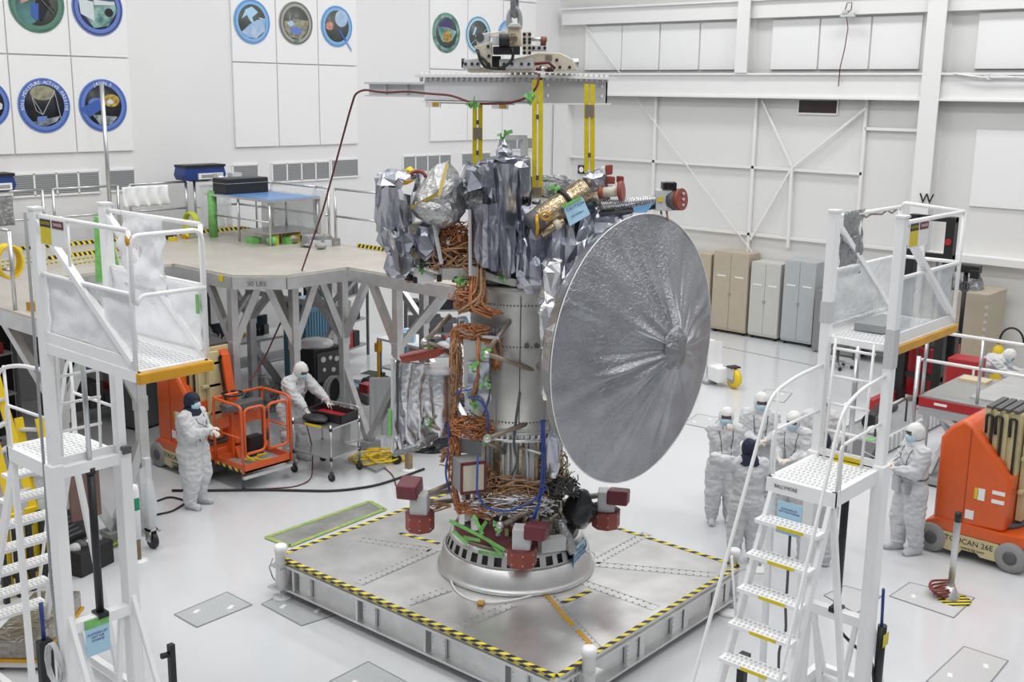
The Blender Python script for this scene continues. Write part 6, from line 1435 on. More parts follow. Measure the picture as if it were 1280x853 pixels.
heap((13.0, 13.35, 0), (.42, .42, .62), 1, M_BLKBAG, 'black plastic-wrapped bundle on the floor behind the V-braced leg', 'bundle', 'wrapped_bundle')
heap((15.1, 13.7, .0), (.7, .6, .7), 2, M_PLASD, 'grey plastic-wrapped bundle on the floor behind the red-topped foil panel', 'bundle', 'wrapped_bundle')
heap((11.45, 17.9, .0), (.45, .45, 1.75), 3, M_PLAST, 'tall thing wrapped in clear plastic under the staging', 'bundle', 'wrapped_bundle', .16)
heap((12.3, 18.7, 0), (.4, .4, .75), 4, M_PLASD, 'waist-high grey bundle beside the tall clear-wrapped one', 'bundle', 'wrapped_bundle')
solo('server_rack', MB().b2((8.2, 19.9, 0), (8.8, 20.5, 1.95)), M_BLACK, 'tall black equipment rack under the staging at the back, left of the bin rack', 'rack')
# carts with blue trays
for k, (x, y, z, lab) in enumerate(((13.9, 13.9, .95, 'upper'), (13.9, 13.9, .35, 'lower'))):
    if k == 0:
        t = Thing('wire_cart', 'steel wire cart holding blue-wrapped trays behind the staging leg', 'cart', (13.9, 13.9, 0))
        for sx in (-.4, .4):
            for sy in (-.3, .3): t.part('leg', MB().cyl((sx, sy, .06), (sx, sy, 1.15), .016), M_STEEL); t.part('caster', MB().cyl((sx-.015, sy, .045), (sx+.015, sy, .045), .045), M_RUBBER)
        for zz in (.32, .92): t.part('shelf', MB().b2((-.42, -.32, zz), (.42, .32, zz+.025)), M_STEEL)
        t.part('handle', MB().tube(fillet([(-.4, -.3, 1.15), (-.4, -.42, 1.1), (-.4, .42, 1.1), (-.4, .3, 1.15)], .05), .015), M_STEEL)
    mb = MB().box((x, y, z+.12), (.62, .5, .22)).jig(.03, 6)
    solo('wrapped_tray', MB().grid(lambda u, v: V((x, y, z))+V((.36*cos(2*pi*u)*sin(v*pi/2)**.5, .28*sin(2*pi*u)*sin(v*pi/2)**.5, .24*cos(v*pi/2))), 24, 8, True, True).jig(.02, 7), mat('wrap_blue', (.02, .08, .50), .3), 'blue-wrapped tray on the %s shelf of the wire cart' % lab, 'tray')
t = Thing('leaning_panel', 'grey grilled radiator panel leaning by the staging leg', 'panel', (12.95, 14.35, 0)); t.part('panel', MB().prism([(-.25, .25, .0), (.2, -.2, .0), (.35, -.05, 1.0), (-.1, .4, 1.0)], (.04, .04, 0)), M_LGREY); 
for k in range(6): t.part('rib', MB().bar((-.26+.08*k, .23-.075*k, .03), (-.11+.08*k, .38-.075*k, .98), .02), M_STEEL)
solo('orange_clamp', MB().box((13.2, 14.9, 1.48), (.10, .10, .16)).cyl((13.2, 14.9, 1.4), (13.2, 14.9, 1.62), .03).b2((13.18, 14.88, 0), (13.22, 14.92, 1.42)), M_ORB, 'small orange clamp on an upright behind the staging leg', 'clamp')

def shelf_rack(c, sx, sy, h, rz, seed, lab, fill):
    rq = random.Random(seed); t = Thing('shelf_rack', lab, 'rack', c, rz)
    for x in (-sx/2, sx/2):
        for y in (-sy/2, sy/2): t.part('upright', MB().b2((x-.025, y-.025, 0), (x+.025, y+.025, h)), M_DGREY)
    for j in range(3):
        z = .25+j*(h-.3)/2.3; t.part('shelf', MB().b2((-sx/2, -sy/2, z), (sx/2, sy/2, z+.03)), M_GREY)
        x = -sx/2+.06
        while x < sx/2-.2:
            w_ = rq.uniform(.14, .4); hh = rq.uniform(.15, min(.5, (h-.3)/2.3-.06)); 
            if x+w_ > sx/2-.03: break
            t.part('bin', MB().b2((x, -sy/2+.04, z+.03), (x+w_-.03, sy/2-.05, z+.03+hh)), fill[rq.randrange(len(fill))], bevel=.01); x += w_
    return t
DK = [M_BLACK, M_DGREY, M_GREY, M_BLACK, M_BLUE, M_PANEL, M_RED, M_DGREY]
shelf_rack((10.0, 19.0, 0), 2.0, .6, 1.9, 0, 3, 'dark shelf rack of bins under the staging, behind the left orange lift', DK)
shelf_rack((12.0, 19.9, 0), 1.6, .5, 2.1, 0, 4, 'tall dark rack with equipment under the middle of the staging', DK)
shelf_rack((15.9, 19.4, 0), 1.8, .6, 1.7, .3, 5, 'dark rack of boxes behind the blue cabinet', DK)
shelf_rack((17.3, 17.4, 0), 1.6, .6, 1.5, -.7, 6, 'rack of boxes and blue bins behind the blue-legged bench', DK+[M_CABLEB])
shelf_rack((7.2, 18.4, 0), 1.8, .6, 1.9, .2, 7, 'dark shelf rack under the staging at the left edge of the picture', DK)
shelf_rack((6.2, 16.6, 0), 1.2, .5, 1.6, .8, 8, 'dark rack with red and white boxes seen under the left cage', DK+[M_RED])
shelf_rack((18.8, 15.6, 0), 1.8, .6, 1.1, -.7, 9, 'low rack of grey boxes behind the spacecraft cylinder', [M_GREY, M_LGREY, M_PLASD, M_DGREY])
heap((14.6, 14.6, 0), (.5, .5, .5), 12, M_BLKBAG, 'low black plastic heap behind the wire cart', 'bundle', 'wrapped_bundle')
heap((12.5, 17.4, 0), (.45, .4, .55), 13, M_PLASD, 'grey plastic heap between the blue cabinet and the black chiller', 'bundle', 'wrapped_bundle')
heap((13.6, 12.95, 0), (.35, .3, .35), 14, M_PLAST, 'clear plastic heap right of the black wrapped bundle', 'bundle', 'wrapped_bundle')
clutter((12.5, 16.2, 0), (.25, .2), 6, 31, [M_DGREY, M_BLACK, M_LGREY], 'hose_pile', 'dark hoses and parts on the floor by the black chiller', 'hoses', .12, .3)
clutter((14.6, 16.8, 0), (.5, .6), 14, 32, [M_DGREY, M_BLACK, M_BLUE, M_LGREY, M_RED], 'equipment_pile', 'dark mixed gear on the floor behind the blue cabinet', 'equipment', .2, .5)
clutter((13.9, 14.0, 1.0), (.3, .22), 8, 33, [M_LGREY, M_PANEL, M_DGREY], 'parts_pile', 'small pale parts on the top of the wire cart', 'parts', .06, .16)
for k, (x, y, lab) in enumerate(((11.0, 17.2, 'behind the person leaning on the cart'), (10.2, 18.0, 'behind the orange basket'))):
    t = Thing('tall_case', 'dark blue equipment box under the staging, ' + lab, 'box', (x, y, 0), .2*k); t.part('body', MB().b2((-.3, -.3, .05), (.3, .3, 1.1-.25*k)), (M_BLUE, M_DGREY)[k], bevel=.01); t.part('lid', MB().b2((-.32, -.32, 1.1-.25*k), (.32, .32, 1.14-.25*k)), M_GREY); t.part('foot', MB().b2((-.25, -.25, 0), (.25, .25, .05)), M_BLACK)
for k, (x, y) in enumerate(((5.72, 13.9), (5.95, 14.1))):
    solo('blue_jug', MB().lathe([(.14, 0), (.16, .03), (.16, .5), (.08, .6), (.05, .66)], (x+1.6, y+1.2, 0), 20), M_BLUED, 'dark blue drum on the floor under the left cage', 'drum', 'blue drums under the left cage')
# ================================================================== gear on the floor
# steel cart with black tray
ca = [onz(370, 590), onz(415, 602), onz(448, 588)]
c_ = (ca[0]+ca[2])/2; rz_ = atan2(ca[2].y-ca[1].y, ca[2].x-ca[1].x); sx, sy = (ca[2]-ca[1]).length/2+.02, (ca[0]-ca[1]).length/2
t = Thing('steel_cart', 'two-shelf steel cart on casters in front of the staging', 'cart', (c_.x, c_.y, 0), rz_)
for x in (-sx, sx):
    for y in (-sy, sy):
        t.part('leg', MB().cyl((x, y, .13), (x, y, .92), .016), M_STEEL); t.part('black_collar', MB().cyl((x, y, .33), (x, y, .39), .026), M_BLACK); t.part('black_collar', MB().cyl((x, y, .82), (x, y, .87), .026), M_BLACK)
        ct = t.part('caster', MB().cyl((x-.018, y, .062), (x+.018, y, .062), .062), M_RUBBER); t.part('fork', MB().b2((x-.028, y-.02, .06), (x-.02, y+.02, .15)).b2((x+.02, y-.02, .06), (x+.028, y+.02, .15)).b2((x-.028, y-.02, .12), (x+.028, y+.02, .15)), M_DGREY, ct)
for z in (.36, .84): t.part('shelf', MB().b2((-sx-.02, -sy-.02, z), (sx+.02, sy+.02, z+.025)), M_STEEL, bevel=.005)
t.part('handle', MB().tube(fillet([(sx, -sy, .92), (sx, -sy, 1.06), (sx, sy, 1.06), (sx, sy, .92)], .12, 5), .015), M_STEEL); t.part('yellow_label', MB().b2((-sx-.024, -.22, .845), (-sx-.02, .12, .885)), M_YEL)
Mc = Matrix.Translation((c_.x, c_.y, .867)) @ Matrix.Rotation(rz_, 4, 'Z')
t = Thing('tool_tray', 'black open tray lined in red on the steel cart', 'tray', (c_.x, c_.y, .867), rz_)
b = MB().b2((-.08, -sy+.01, 0), (sx-.02, sy-.03, .012)).b2((-.08, -sy+.01, 0), (-.06, sy-.03, .14)).b2((sx-.04, -sy+.01, 0), (sx-.02, sy-.03, .14)).b2((-.08, -sy+.01, 0), (sx-.02, -sy+.03, .14)).b2((-.08, sy-.05, 0), (sx-.02, sy-.03, .14))
t.part('tray', b, M_BLACK); t.part('red_lining', MB().b2((-.05, -sy+.04, .02), (sx-.05, sy-.06, .06)).jig(.01, 14), M_RED)
solo('black_pouch', MB().ell((0, 0, .05), (.16, .24, .06)).jig(.03, 9).xf(Mc @ Matrix.Translation((-.2, .05, .01))), M_BLACK, 'black soft pouch beside the tray on the steel cart', 'pouch')
# round white bollards / posts
t = Thing('white_bollard', 'white sensor post on a wooden stub with a white foot by the left platform', 'post', (6.98, 12.6, 0))
t.part('foot', MB().lathe([(.13, 0), (.13, .015), (.05, .03)], n=24), M_PANEL); t.part('wood_stub', MB().b2((-.035, -.035, .02), (.035, .035, .34)), M_WOOD); t.part('tube', MB().lathe([(.065, .32), (.065, .98), (.05, 1.04), (0, 1.06)], n=20), M_PANEL); t.part('green_sign', MB().b2((-.04, -.075, .72), (.03, -.064, .88)), mat('sign_green', (.02, .25, .12), .5)); t.part('side_box', MB().b2((-.12, -.04, .40), (-.06, .04, .52)), M_PANEL)
p = onz(511, 588)
t = Thing('wood_post', 'short tan post on a round white foot, left of the spacecraft', 'post', tuple(p)); t.part('foot', MB().lathe([(.14, 0), (.14, .02), (.05, .03)], n=24), M_PANEL); t.part('stub', MB().b2((-.045, -.045, .02), (.045, .045, .36)), mat('tan_metal', (.36, .29, .18), .4, .5))
p = onz(1187, 748)
t = Thing('floor_post', 'upright grey steel post in a coiled hose beside the right orange lift', 'post', tuple(p)); t.part('tube', MB().lathe([(.04, 0), (.04, 1.08), (.03, 1.10)], n=16), M_STEEL); t.part('black_tip', MB().lathe([(.042, 1.0), (.042, 1.12), (0, 1.13)], n=16), M_BLACK); t.part('foot', MB().lathe([(.12, 0), (.12, .03), (.07, .10), (.045, .16)], n=20), M_ALU)
for k in range(4): t.part('hose_loop', MB().tube([(.03+(.15+.02*k)*cos(a*pi/10), .06+.13*sin(a*pi/10)+.02*k, .03+.03*k+.012*sin(a*.9+k)) for a in range(20)], .015, 6, True), mat('hose_brown', (.22, .05, .03), .5))
t.part('hazard_base', MB().lathe([(.20, .0), (.20, .012), (.13, .013)], (-.02, -.06, 0), 24), M_HAZ)
for nm, px, lab in (('stand_post', (217, 868), 'black stand post cut off by the bottom edge right of the left platform'),):
    p = onz(*px); t = Thing(nm, lab, 'post', tuple(p)); t.part('tube', MB().b2((-.03, -.03, 0), (.03, .03, .55)), M_BLACK); t.part('knob', MB().cyl((-.03, 0, .45), (-.11, 0, .46), .03), M_BLACK); t.part('foot', MB().b2((-.14, -.1, 0), (.14, .1, .05)), M_PANEL)
# green-edged mat behind the platform
q = [onz(333, 673), onz(462, 628), onz(481, 638), onz(362, 684)]; cm_ = sum(q, V())/4
t = Thing('floor_mat', 'grey floor strip edged in green tape behind the left corner of the aluminium platform', 'mat', (cm_.x, cm_.y, 0)); ql = [(v.x-cm_.x, v.y-cm_.y) for v in q]; t.part('grate', MB().flat(ql, 0, .01), mat('mat_grey', (.30, .30, .29), .6, var=.3, vscale=3))
for i in range(4): t.part('green_edge', MB().bar((*ql[i], .012), (*ql[(i+1) % 4], .012), .07, .01), mat('green_edge', (.20, .42, .10), .6, col2=(.45, .45, .16), vscale=9))
# cables on the floor
def fl(pts, r=.015): return MB().tube(fillet([onz(x, y)+V((0, 0, r)) for x, y in pts], .4, 6), r, 8)
solo('floor_cable', fl([(195, 645), (215, 641), (236, 628), (212, 622), (196, 628)]), M_CABLE, 'black cable loop at the feet of the person in the navy hood on the left', 'cable')
solo('floor_cable', fl([(215, 615), (262, 615), (330, 614), (420, 616), (470, 609), (500, 599), (530, 588)], .02), M_CABLE, 'long black cable running across the floor from the left lift to the spacecraft', 'cable')
solo('floor_cable', MB().tube(fillet([V((c_.x-.25, c_.y+.2, .83)), onz(391, 560, .3), onz(390, 600, .012), onz(370, 609, .012), onz(320, 612, .012), onz(270, 613, .012)], .3, 6), .010, 6), M_CABLER, 'thin red cable dropping from the steel cart to the floor', 'cable')
solo('floor_cable', fl([(455, 578), (480, 585), (492, 596), (495, 608)], .01), M_CABLER, 'thin red cable on the floor right of the steel cart', 'cable')
rq = random.Random(8); mb = MB()
for k in range(16):
    a0 = rq.uniform(0, 6); c0_ = onz(475+rq.uniform(-22, 25), 577+rq.uniform(-4, 4)); mb.tube([c0_+V((.28*cos(a0+a*.5), .16*sin(a0+a*.5), .02+.008*k)) for a in range(9)], .014, 6)
solo('extension_cord', mb, M_YELP, 'heap of yellow extension cord on the floor behind the steel cart', 'cord')
p = onz(450, 582); solo('cable_ramp', MB().prism([onz(435, 575), onz(470, 592), onz(482, 586), onz(446, 570)], V((0, 0, .05))), M_GREY, 'flat grey cable ramp on the floor right of the cart', 'ramp')
p = onz(496, 580); t = Thing('caster_stand', 'black caster with green tape under the foil panel', 'caster', tuple(p)); t.part('wheel', MB().cyl((-.02, -.03, .08), (.02, .03, .08), .08), M_BLACK); t.part('green_tape', MB().ell((0, 0, .18), (.09, .08, .05)).jig(.03, 12), M_GREEN); t.part('upright', MB().b2((-.02, -.02, .12), (.02, .02, 1.2)), M_DGREY)
# white wheeled stand behind the dish
p = onz(903, 483); t = Thing('wheeled_jack', 'white wheeled jack with a yellow wheel on the open floor right of the dish', 'jack', tuple(p), -.4)
t.part('upright', MB().b2((-.20, .26, .04), (-.05, .50, .95)), M_PANEL, bevel=.01); t.part('back_plate', MB().prism([(-.2, .3, .95), (.15, .3, .9), (.2, .3, .35), (-.2, .3, .3)], (0, .02, 0)), M_PANEL); t.part('body', MB().b2((-.2, -.1, .10), (.16, .35, .42)), M_PANEL, bevel=.03)
wl = t.part('yellow_wheel', MB().lathe([(.10, -.06), (.20, -.055), (.215, 0), (.20, .055), (.10, .06)], (.12, -.22, .215), 28, R=Matrix.Rotation(pi/2, 3, 'Y')), M_YELP); t.part('hub', MB().cyl((.04, -.22, .215), (.20, -.22, .215), .10), M_GREY, wl); t.part('fork', MB().b2((.02, -.30, .2), (.05, .05, .46)), M_LGREY); t.part('brake', MB().b2((.0, -.30, .44), (.22, -.1, .47)), M_BLACK); t.part('foot', MB().b2((-.26, .2, 0), (.0, .55, .05)), M_GREY)
solo('floor_seam', MB().bar(onz(903, 434)+V((0, 0, .004)), onz(1020, 458)+V((0, 0, .004)), .03, .006), M_LINE, 'dark straight seam in the floor in front of the cabinets', 'floor seam')
# cabinets along the right wall
def cabinet(y0, y1, h, mt, lab, handles=True, xf=24.95, red=False):
    t = Thing('storage_cabinet', lab, 'cabinet', ((xf+25.5)/2, (y0+y1)/2, 0)); d = (25.5-xf)/2; w2 = (y1-y0)/2
    t.part('body', MB().b2((-d, -w2+.01, .08), (d, w2-.01, h)), mt, bevel=.012)
    for s in (-1, 1):
        dr = t.part('door', MB().b2((-d-.018, min(0, s*w2)+.012*(1 if s < 0 else .4), .14), (-d, max(0, s*w2)-.012*(1 if s > 0 else .4), h-.04)), mt, bevel=.005)
        t.part('label_strip', MB().b2((-d-.024, s*w2*.5-.12, h*.70), (-d-.018, s*w2*.5+.12, h*.70+.035)), M_PANEL, dr)
    t.part('handle', MB().b2((-d-.05, -.03, h*.48), (-d-.018, .03, h*.48+.07)), M_GREY)
    for y in (-w2+.1, w2-.1): t.part('caster', MB().cyl((-d+.06, y-.02, .045), (-d+.06, y+.02, .045), .045), M_RUBBER); t.part('foot', MB().b2((d-.12, y-.03, 0), (d-.04, y+.03, .08)), M_DGREY)
    return t
cabinet(15.22, 16.35, 2.0, M_BEIGE, 'beige steel cabinet peeking out behind the dish, furthest left')
cabinet(14.12, 15.16, 2.12, M_BEIGE, 'tall beige two-door cabinet right beside the dish')
cabinet(13.22, 14.06, 1.96, M_CABL, 'shorter pale grey cabinet between the beige and the blue-grey ones')
cabinet(12.28, 13.14, 2.10, M_CABG, 'blue-grey two-door cabinet, right of the pale grey one')
solo('storage_crate', MB().b2((24.6, 11.0, .05), (25.4, 12.1, 1.5)).b2((24.65, 11.05, 0), (25.35, 12.05, .05)), mat('crate_grey', (.24, .24, .24), .5), 'dark grey cabinet side behind the post of the right stair', 'cabinet')
solo('storage_crate', MB().b2((24.7, 9.4, .0), (25.4, 10.2, 1.2)), M_BEIGE, 'low beige cabinet seen under the right cage', 'cabinet')
t = Thing('swivel_chair', 'chrome five-star chair base on the floor under the right cage', 'chair', (23.5, 10.9, 0))
for k in range(5): a = k*2*pi/5; t.part('spoke', MB().bar((0, 0, .16), (.32*cos(a), .32*sin(a), .10), .04, .03), M_STEEL); t.part('caster', MB().ell((.32*cos(a), .32*sin(a), .045), .045, n=10), M_BLACK)
t.part('column', MB().cyl((0, 0, .12), (0, 0, .48), .03), M_DGREY); t.part('seat', MB().ell((0, 0, .52), (.25, .25, .06)), M_DGREY); t.part('backrest', MB().ell((.2, 0, .85), (.05, .22, .22)), M_DGREY)
t = Thing('wire_rack', 'dark wire rack against the far wall under the right cage', 'rack', (24.8, 10.6, 0))
for x in (-.3, .3):
    for y in (-.38, .38): t.part('upright', MB().cyl((x, y, 0), (x, y, 1.0), .02), M_DGREY)
for z in (.3, .65, .95): t.part('wire_shelf', MB().b2((-.32, -.4, z), (.32, .4, z+.02)), M_GREY)
# tall beige cabinet, pressure bottles and lamp behind the forklift
t = Thing('tall_locker', 'tall beige locker against the wall at the far right', 'cabinet', (24.6, 8.6, 0)); t.part('body', MB().b2((-.45, -.65, .06), (.7, .65, 1.98)), M_BEIGE, bevel=.01); t.part('door_line', MB().b2((-.456, -.01, .1), (-.45, .01, 1.9)), M_LINE); t.part('plinth', MB().b2((-.4, -.6, 0), (.65, .6, .06)), M_DGREY)
for k in range(9): t.part('hinge_strip', MB().b2((-.46, -.66, .4+.16*k), (-.42, -.60, .46+.16*k)), M_LGREY)
heap((24.6, 8.7, 1.98), (.38, .42, .35), 6, M_PLASD, 'crumpled silver plastic lying on top of the tall beige locker', 'bag', 'plastic_bag')
t = Thing('gas_cylinder', 'yellow gas bottle with a black hose standing against the wall at the far right', 'gas bottle', (23.9, 7.55, 0)); t.part('bottle', MB().lathe([(.11, 0), (.12, .03), (.12, .85), (.10, .95), (.04, 1.0), (.04, 1.06)], n=24), M_YELP); t.part('valve', MB().box((0, 0, 1.08), (.12, .08, .08)), M_STEEL); t.part('hose', MB().tube([(0, -.24+.24*cos(a*pi/10), 1.10+.30*sin(a*pi/10)) for a in range(11)], .022, 8), M_BLACK)
t = Thing('tripod_lamp', 'black work lamp on a dark stand in front of the tall beige locker', 'lamp', (23.4, 8.2, 0)); t.part('pole', MB().cyl((0, 0, .3), (0, 0, 2.55), .045), M_BLACK); t.part('lamp_head', MB().b2((-.1, -.28, 2.52), (.12, .28, 2.68)).b2((-.15, -.3, 2.42), (-.02, -.12, 2.6)), M_BLACK, bevel=.02); t.part('clamp_ring', MB().tube([(-.02, .09*cos(a*pi/8), 2.22+.10*sin(a*pi/8)) for a in range(16)], .025, 8, True), M_DGREY)
for k in range(3): a = k*2.1; t.part('leg', MB().cyl((0, 0, .45), (.35*cos(a), .35*sin(a), .02), .02), M_BLACK)
# red reach truck with black mast
t = Thing('reach_truck', 'red stacker truck with a tall black mast behind the right stair', 'truck', (21.5, 8.22, 0))
for y in (-.42, .30): t.part('mast_upright', MB().b2((-.10, y, .1), (.10, y+.17, 3.82)), M_BLACK, bevel=.01)
for z in (.6, 1.7, 3.0, 3.72): t.part('mast_bar', MB().b2((-.06, -.42, z), (.06, .47, z+.10)), M_BLACK)
for y in (-.12, .10): t.part('lift_chain', MB().cyl((0, y, .3), (0, y, 3.0), .02), M_DGREY)
for y in (-.55, .42): t.part('outrigger', MB().b2((-1.1, y, .05), (.3, y+.16, .28)), M_RED, bevel=.02); t.part('wheel', MB().cyl((-1.0, y+.02, .075), (-1.0, y+.14, .075), .075), M_RUBBER)
t.part('body', MB().b2((.35, -.3, .12), (1.25, .55, 1.15)), M_RED, bevel=.04); t.part('battery_cover', MB().b2((.40, -.25, 1.15), (1.2, .50, 1.30)), M_DGREY, bevel=.03); t.part('seat', MB().b2((.5, -.1, 1.30), (1.0, .4, 1.5)), M_BLACK, bevel=.05); t.part('console', MB().b2((.3, -.50, .9), (.55, -.2, 1.55)), M_BLACK, bevel=.03); t.part('drive_wheel', MB().cyl((.8, -.2, .12), (.8, .1, .12), .12), M_RUBBER)
t.part('tiller', MB().tube(fillet([(.45, -.35, 1.5), (.2, -.55, 1.68), (.2, -.2, 1.72)], .1), .03), M_BLACK); t.part('red_stop', MB().cyl((-.05, -.33, 3.35), (-.14, -.33, 3.35), .06), M_RED); t.part('guard', MB().tube(fillet([(-.3, .55, .3), (-.35, .55, 1.2), (-.3, .2, 1.25)], .15), .02), M_DGREY)
t = Thing('red_cabinet', 'red tool cabinet standing just behind the railing of the red-edged table', 'cabinet', (20.9, 7.15, 0)); t.part('body', MB().b2((-.22, -.28, .06), (.24, .28, 1.30)), M_RED, bevel=.02); t.part('handle', MB().b2((-.25, -.1, .5), (-.22, .05, .9)), M_BLACK); t.part('side_label', MB().b2((-.23, -.24, .5), (-.22, -.20, 1.2)), M_PANEL); t.part('plinth', MB().b2((-.18, -.24, 0), (.20, .24, .06)), M_BLACK)
# low grey conveyor / scale on the floor
p0, p1, p2 = onz(1056, 563), onz(1092, 577), onz(1146, 519)
t = Thing('pallet_skid', 'long low grey skid with ribbed sides on the floor behind the right stair', 'skid', (19.3, 7.85, 0))
t.part('deck', MB().b2((-1.45, -.42, .18), (1.6, .42, .26)), M_GREY, bevel=.01)
for s in (-1, 1): t.part('side_rail', MB().b2((-1.45, s*.42-.03, .03), (1.6, s*.42+.03, .30)), M_LGREY)
for k in range(16): t.part('side_rib', MB().b2((-1.38+.19*k, -.47, .05), (-1.33+.19*k, -.45, .29)), M_PANEL)
t.part('front_ramp', MB().prism([(-1.75, -.4, .03), (-1.45, -.4, .03), (-1.45, -.4, .24)], (0, .8, 0)), M_DGREY); t.part('green_strip', MB().b2((-1.42, -.3, .262), (-1.25, .3, .268)), M_GREEN)
t2 = Thing('motor_unit', 'dark motor and tubes lying on the low grey skid', 'equipment', (18.9, 7.9, .262)); t2.part('motor', MB().cyl((-.4, 0, .14), (.3, .1, .14), .14), M_BLACK); t2.part('handle', MB().tube(fillet([(-.7, -.25, .0), (-.7, -.25, .35), (.6, -.25, .45), (.6, -.25, .0)], .12), .02), M_DGREY); t2.part('rag', MB().ell((-.5, -.15, .05), (.18, .14, .07)).jig(.03, 8), M_PANEL); t2.part('tube', MB().cyl((.2, .25, .06), (1.2, .2, .06), .06), M_DGREY)
# red-edged table with railing
TX, TY0, TY1, TZ = 17.05, 3.2, 6.50, 1.45
t = Thing('scissor_table', 'red-edged lift table with a white railing at the far right', 'lift table', (TX, TY1, 0)); LX_ = 1.9
t.part('deck', MB().b2((0, TY0-TY1, TZ-.06), (LX_, 0, TZ)), mat('table_grey', (.36, .36, .35), .4, .3)); t.part('tread_plate', MB().b2((.35, TY0-TY1, TZ), (3.3, -.65, TZ+.03)), M_ALU); t.part('red_edge', MB().b2((-.03, TY0-TY1, TZ-.16), (.0, .03, TZ-.03)), M_RED); t.part('red_edge', MB().b2((-.03, .0, TZ-.16), (LX_, .03, TZ-.03)), M_RED); t.part('under_rail', MB().b2((-.02, TY0-TY1, TZ-.30), (.06, .0, TZ-.17)), M_STEEL); t.part('sticker', MB().b2((-.035, -.45, TZ-.11), (-.03, -.25, TZ-.07)), M_PANEL)
for x in (.1, LX_-.1):
    for y in (-.1, TY0-TY1+.1): t.part('leg', MB().b2((x-.04, y-.04, 0), (x+.04, y+.04, TZ-.16)), M_STEEL)
for y in (-.2, -2.9): t.part('scissor_arm', MB().bar((.2, y, TZ-.2), (LX_-.3, y, .12), .07, .09), M_LGREY); t.part('scissor_arm', MB().bar((.2, y, .12), (LX_-.3, y, TZ-.2), .07, .09), M_LGREY)
t.part('scissor_arm', MB().bar((.15, -.2, TZ-.25), (.15, -2.2, .2), .07, .09), M_PANEL); t.part('scissor_arm', MB().bar((.15, -.3, .5), (.15, -1.4, TZ-.25), .07, .09), M_LGREY)
t.part('lower_frame', MB().b2((0, TY0-TY1, .04), (LX_, 0, .12)), M_GREY); t.part('lower_shelf', MB().b2((.1, TY0-TY1, .5), (LX_-.2, -.6, .55)), M_PANEL)
rx = .10
for z in (.55, 1.02): t.part('hand_rail', MB().tube([(rx, .0, TZ+z), (rx, TY0-TY1, TZ+z)], .026, 10), M_STEELW)
for y in (0, -.85, -1.9, -3.0): t.part('rail_post', MB().tube([(rx, y, TZ), (rx, y, TZ+1.02)], .026, 10), M_STEEL)
t.part('corner_post', MB().tube([(-.02, .06, 0), (-.02, .06, TZ+.62)], .035, 10), M_STEEL); t.part('corner_rail', MB().tube([(-.02, .06, TZ+.55), (rx, .0, TZ+.57)], .024, 10), M_STEEL)
solo('wood_blocks', MB().b2((18.4, 5.95, 1.45), (18.7, 6.4, 1.50)), mat('pale_wood', (.62, .50, .34), .5), 'pale wood board lying on the red-edged table', 'board')
t = Thing('laptop_desk', 'small desk with a laptop in front of the bending person at the far right', 'desk', (21.8, 6.15, 0)); t.part('top', MB().b2((-.6, -.4, .90), (.6, .3, .94)), M_PANEL)
for x in (-.55, .55):
    for y in (-.35, .25): t.part('leg', MB().b2((x-.025, y-.025, 0), (x+.025, y+.025, .90)), M_DGREY)
t = Thing('laptop', 'open laptop with a pale screen on the small desk', 'laptop', (21.85, 6.15, .94)); t.part('base', MB().b2((-.17, -.12, 0), (.17, .12, .02)), M_DGREY); t.part('screen', MB().prism([(-.17, -.12, .02), (.17, -.12, .02), (.17, -.19, .24), (-.17, -.19, .24)], (0, -.012, 0)), M_DGREY); t.part('display', MB().prism([(-.155, -.119, .035), (.155, -.119, .035), (.155, -.183, .225), (-.155, -.183, .225)], (0, .002, 0)), mat('display_blue', (.35, .48, .75), .3))
solo('dark_monitor', MB().b2((22.6, 5.35, 0), (22.7, 5.45, .95)).b2((22.5, 5.1, .95), (22.6, 6.0, 1.5)), M_GLASS, 'dark monitor cut off by the right edge beside the bending person', 'monitor')
# ---- left foreground
for k, (A0, A1, B0, B1, lab) in enumerate((((6.02, 12.98, 0), (5.66, 13.47, 3.0), (5.66, 12.80, 0), (5.40, 13.25, 3.0), 'tall yellow ladder leaning behind the left stair'), ((6.34, 13.16, 0), (6.25, 13.5, 1.9), (6.12, 13.42, 0), (6.08, 13.7, 1.9), 'short yellow ladder beside the tall one behind the left stair'))):
    A0, A1, B0, B1 = map(V, (A0, A1, B0, B1)); o_ = (A0+B0)/2; t = Thing('step_ladder', lab, 'ladder', tuple(o_))
    for p, q in ((A0, A1), (B0, B1)): t.part('rail', MB().bar(p-o_, q-o_, .10, .04, up=(0, 1, 0)), M_YELP)
    n = int(A1.z/.3)
    for j in range(1, n+1): f = j/(n+.5); t.part('step', MB().bar(A0.lerp(A1, f)-o_, B0.lerp(B1, f)-o_, .08, .03), M_LGREY)
for k in range(4):
    x = 5.28+.19*k; y = 12.62+.06*k
    solo('black_clamp_bar', MB().b2((x-.03, y-.03, 0), (x+.03, y+.03, .95)).cyl((x-.0, y-.05, .9), (x, y+.05, .9), .06).b2((x-.05, y-.06, .25), (x+.05, y+.06, .38)), M_BLACK, 'upright black clamp bar in the row of four behind the left stair', 'clamp', 'clamp bars behind the left stair')
for k in range(3): solo('yellow_board', MB().b2((5.3+.2*k, 12.74+.06*k, 0), (5.44+.2*k, 12.79+.06*k, 1.0)), M_YELP, 'yellow board standing among the black clamp bars', 'board', 'yellow boards behind the clamp bars')
t = Thing('black_crate', 'black open crate with gear and a hinged lid behind the left stair', 'crate', (6.42, 12.95, 0), .3); t.part('body', MB().b2((-.28, -.25, 0), (.28, .22, .32)), M_BLACK, bevel=.01); t.part('lid', MB().b2((-.28, .22, .30), (.28, .25, .72)), M_DGREY); 
for j in range(5): t.part('lid_print', MB().b2((-.22, .214, .36+.065*j), (.22-.05*(j % 3), .22, .38+.065*j)), M_GREY)
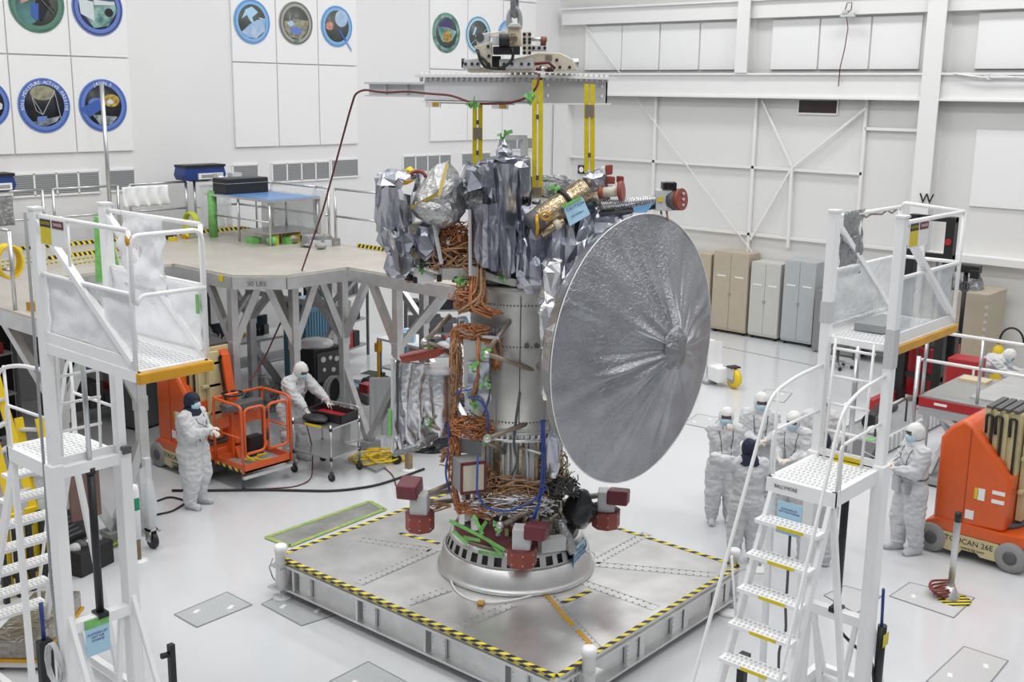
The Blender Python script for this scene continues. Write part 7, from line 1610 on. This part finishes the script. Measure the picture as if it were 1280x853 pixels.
for j in range(4): t.part('gear', MB().ell((-.18+.12*j, -.05, .33), (.07, .10, .06), n=10).jig(.02, 10), (M_LGREY, M_DGREY, M_STEEL, M_GREY)[j])
solo('rust_board', MB().b2((6.55, 13.0, 0), (6.62, 13.1, .6)).b2((6.35, 13.02, .6), (6.75, 13.07, 1.35)), mat('rust', (.20, .12, .10), .6, var=.2), 'dark brown board on a short wooden post behind the left stair', 'board')
mb = MB()
for k in range(5): mb.tube([(6.85+(.18+.04*k)*cos(a*pi/9), 13.35+.16*sin(a*pi/9), .02+.01*k) for a in range(18)], .012, 6, True)
solo('lime_cable', mb, mat('lime', (.38, .50, .05), .5), 'lime green cable coil on the floor behind the left stair', 'cable')
for k, (x, y) in enumerate(((7.2, 13.2), (7.35, 12.85))):  # wrapped caster legs of the aluminium staging, built apart from it
    t = Thing('caster_leg', 'plastic-wrapped frame leg on a black caster, ' + ('behind the white sensor post' if k else 'left of the white sensor post'), 'caster', (x, y, 0)); t.part('wheel', MB().cyl((-.03, 0, .11), (.03, 0, .11), .11), M_BLACK); t.part('fork', MB().b2((-.06, -.04, .1), (-.04, .08, .28)).b2((.04, -.04, .1), (.06, .08, .28)).b2((-.06, -.04, .25), (.06, .1, .28)), M_STEEL); t.part('plastic_wrap', MB().tube([(0, 0, .26), (.02, .02, .6), (0, .05, 1.1)], [.07, .11, .06], 12).jig(.09, 7, k), M_PLAST)
    t.part('leg', MB().b2((-.04, 0, .28), (.04, .08, 1.25)), M_LGREY)
heap((6.6, 13.9, 0), (.5, .4, .9), 9, M_PLAST, 'loose clear plastic draped round the frame legs behind the left stair', 'plastic', 'plastic_wrap', .15)
t = Thing('parts_case', 'flat case wrapped in silver film with an amber edge at the lower left', 'case', (5.05, 11.35, 0), radians(42)); t.part('case', MB().b2((-.62, -.26, .16), (.62, .26, .36)).jig(.012, 9), mat('film_brown', (.36, .34, .30), .15, .7, bump=.8, bscale=8, kind='foil', bdist=.04), bevel=.02); t.part('amber_edge', MB().b2((-.63, -.28, .13), (.63, .27, .16)), M_ORB); t.part('white_base', MB().b2((-.60, -.25, .05), (.60, .25, .13)), M_PANEL, bevel=.02)
for x in (-.5, .5):
    for y in (-.2, .2): t.part('foot', MB().b2((x-.04, y-.04, 0), (x+.04, y+.04, .05)), M_DGREY)
p = onz(60, 862); t = Thing('power_strip_post', 'black upright box with a blue top rod in front of the left stair', 'post', tuple(p)); t.part('box', MB().b2((-.07, -.05, 0), (.07, .05, .55)), M_BLACK, bevel=.01); t.part('rod', MB().cyl((0, 0, .55), (0, 0, .95), .022), M_BLUED)
solo('black_block', MB().b2((9.3, 5.05, 0), (9.38, 5.13, .42)).box((9.34, 5.09, .46), (.14, .1, .09)), M_BLACK, 'small black block on a stub seen through the lowest treads of the right stair', 'block')
for px, lab in (((912, 766), 'round white foot plate on the floor left of the right stair, beside the platform'), ((947, 712), 'small round foot with orange clips behind the right stair')):
    p = onz(*px); t = Thing('floor_disc', lab, 'disc', tuple(p)); t.part('disc', MB().lathe([(.16, 0), (.16, .02), (.12, .035), (0, .04)], n=28), M_PANEL); t.part('bolt', MB().cyl((.05, 0, .04), (.05, 0, .07), .02), M_GREY)
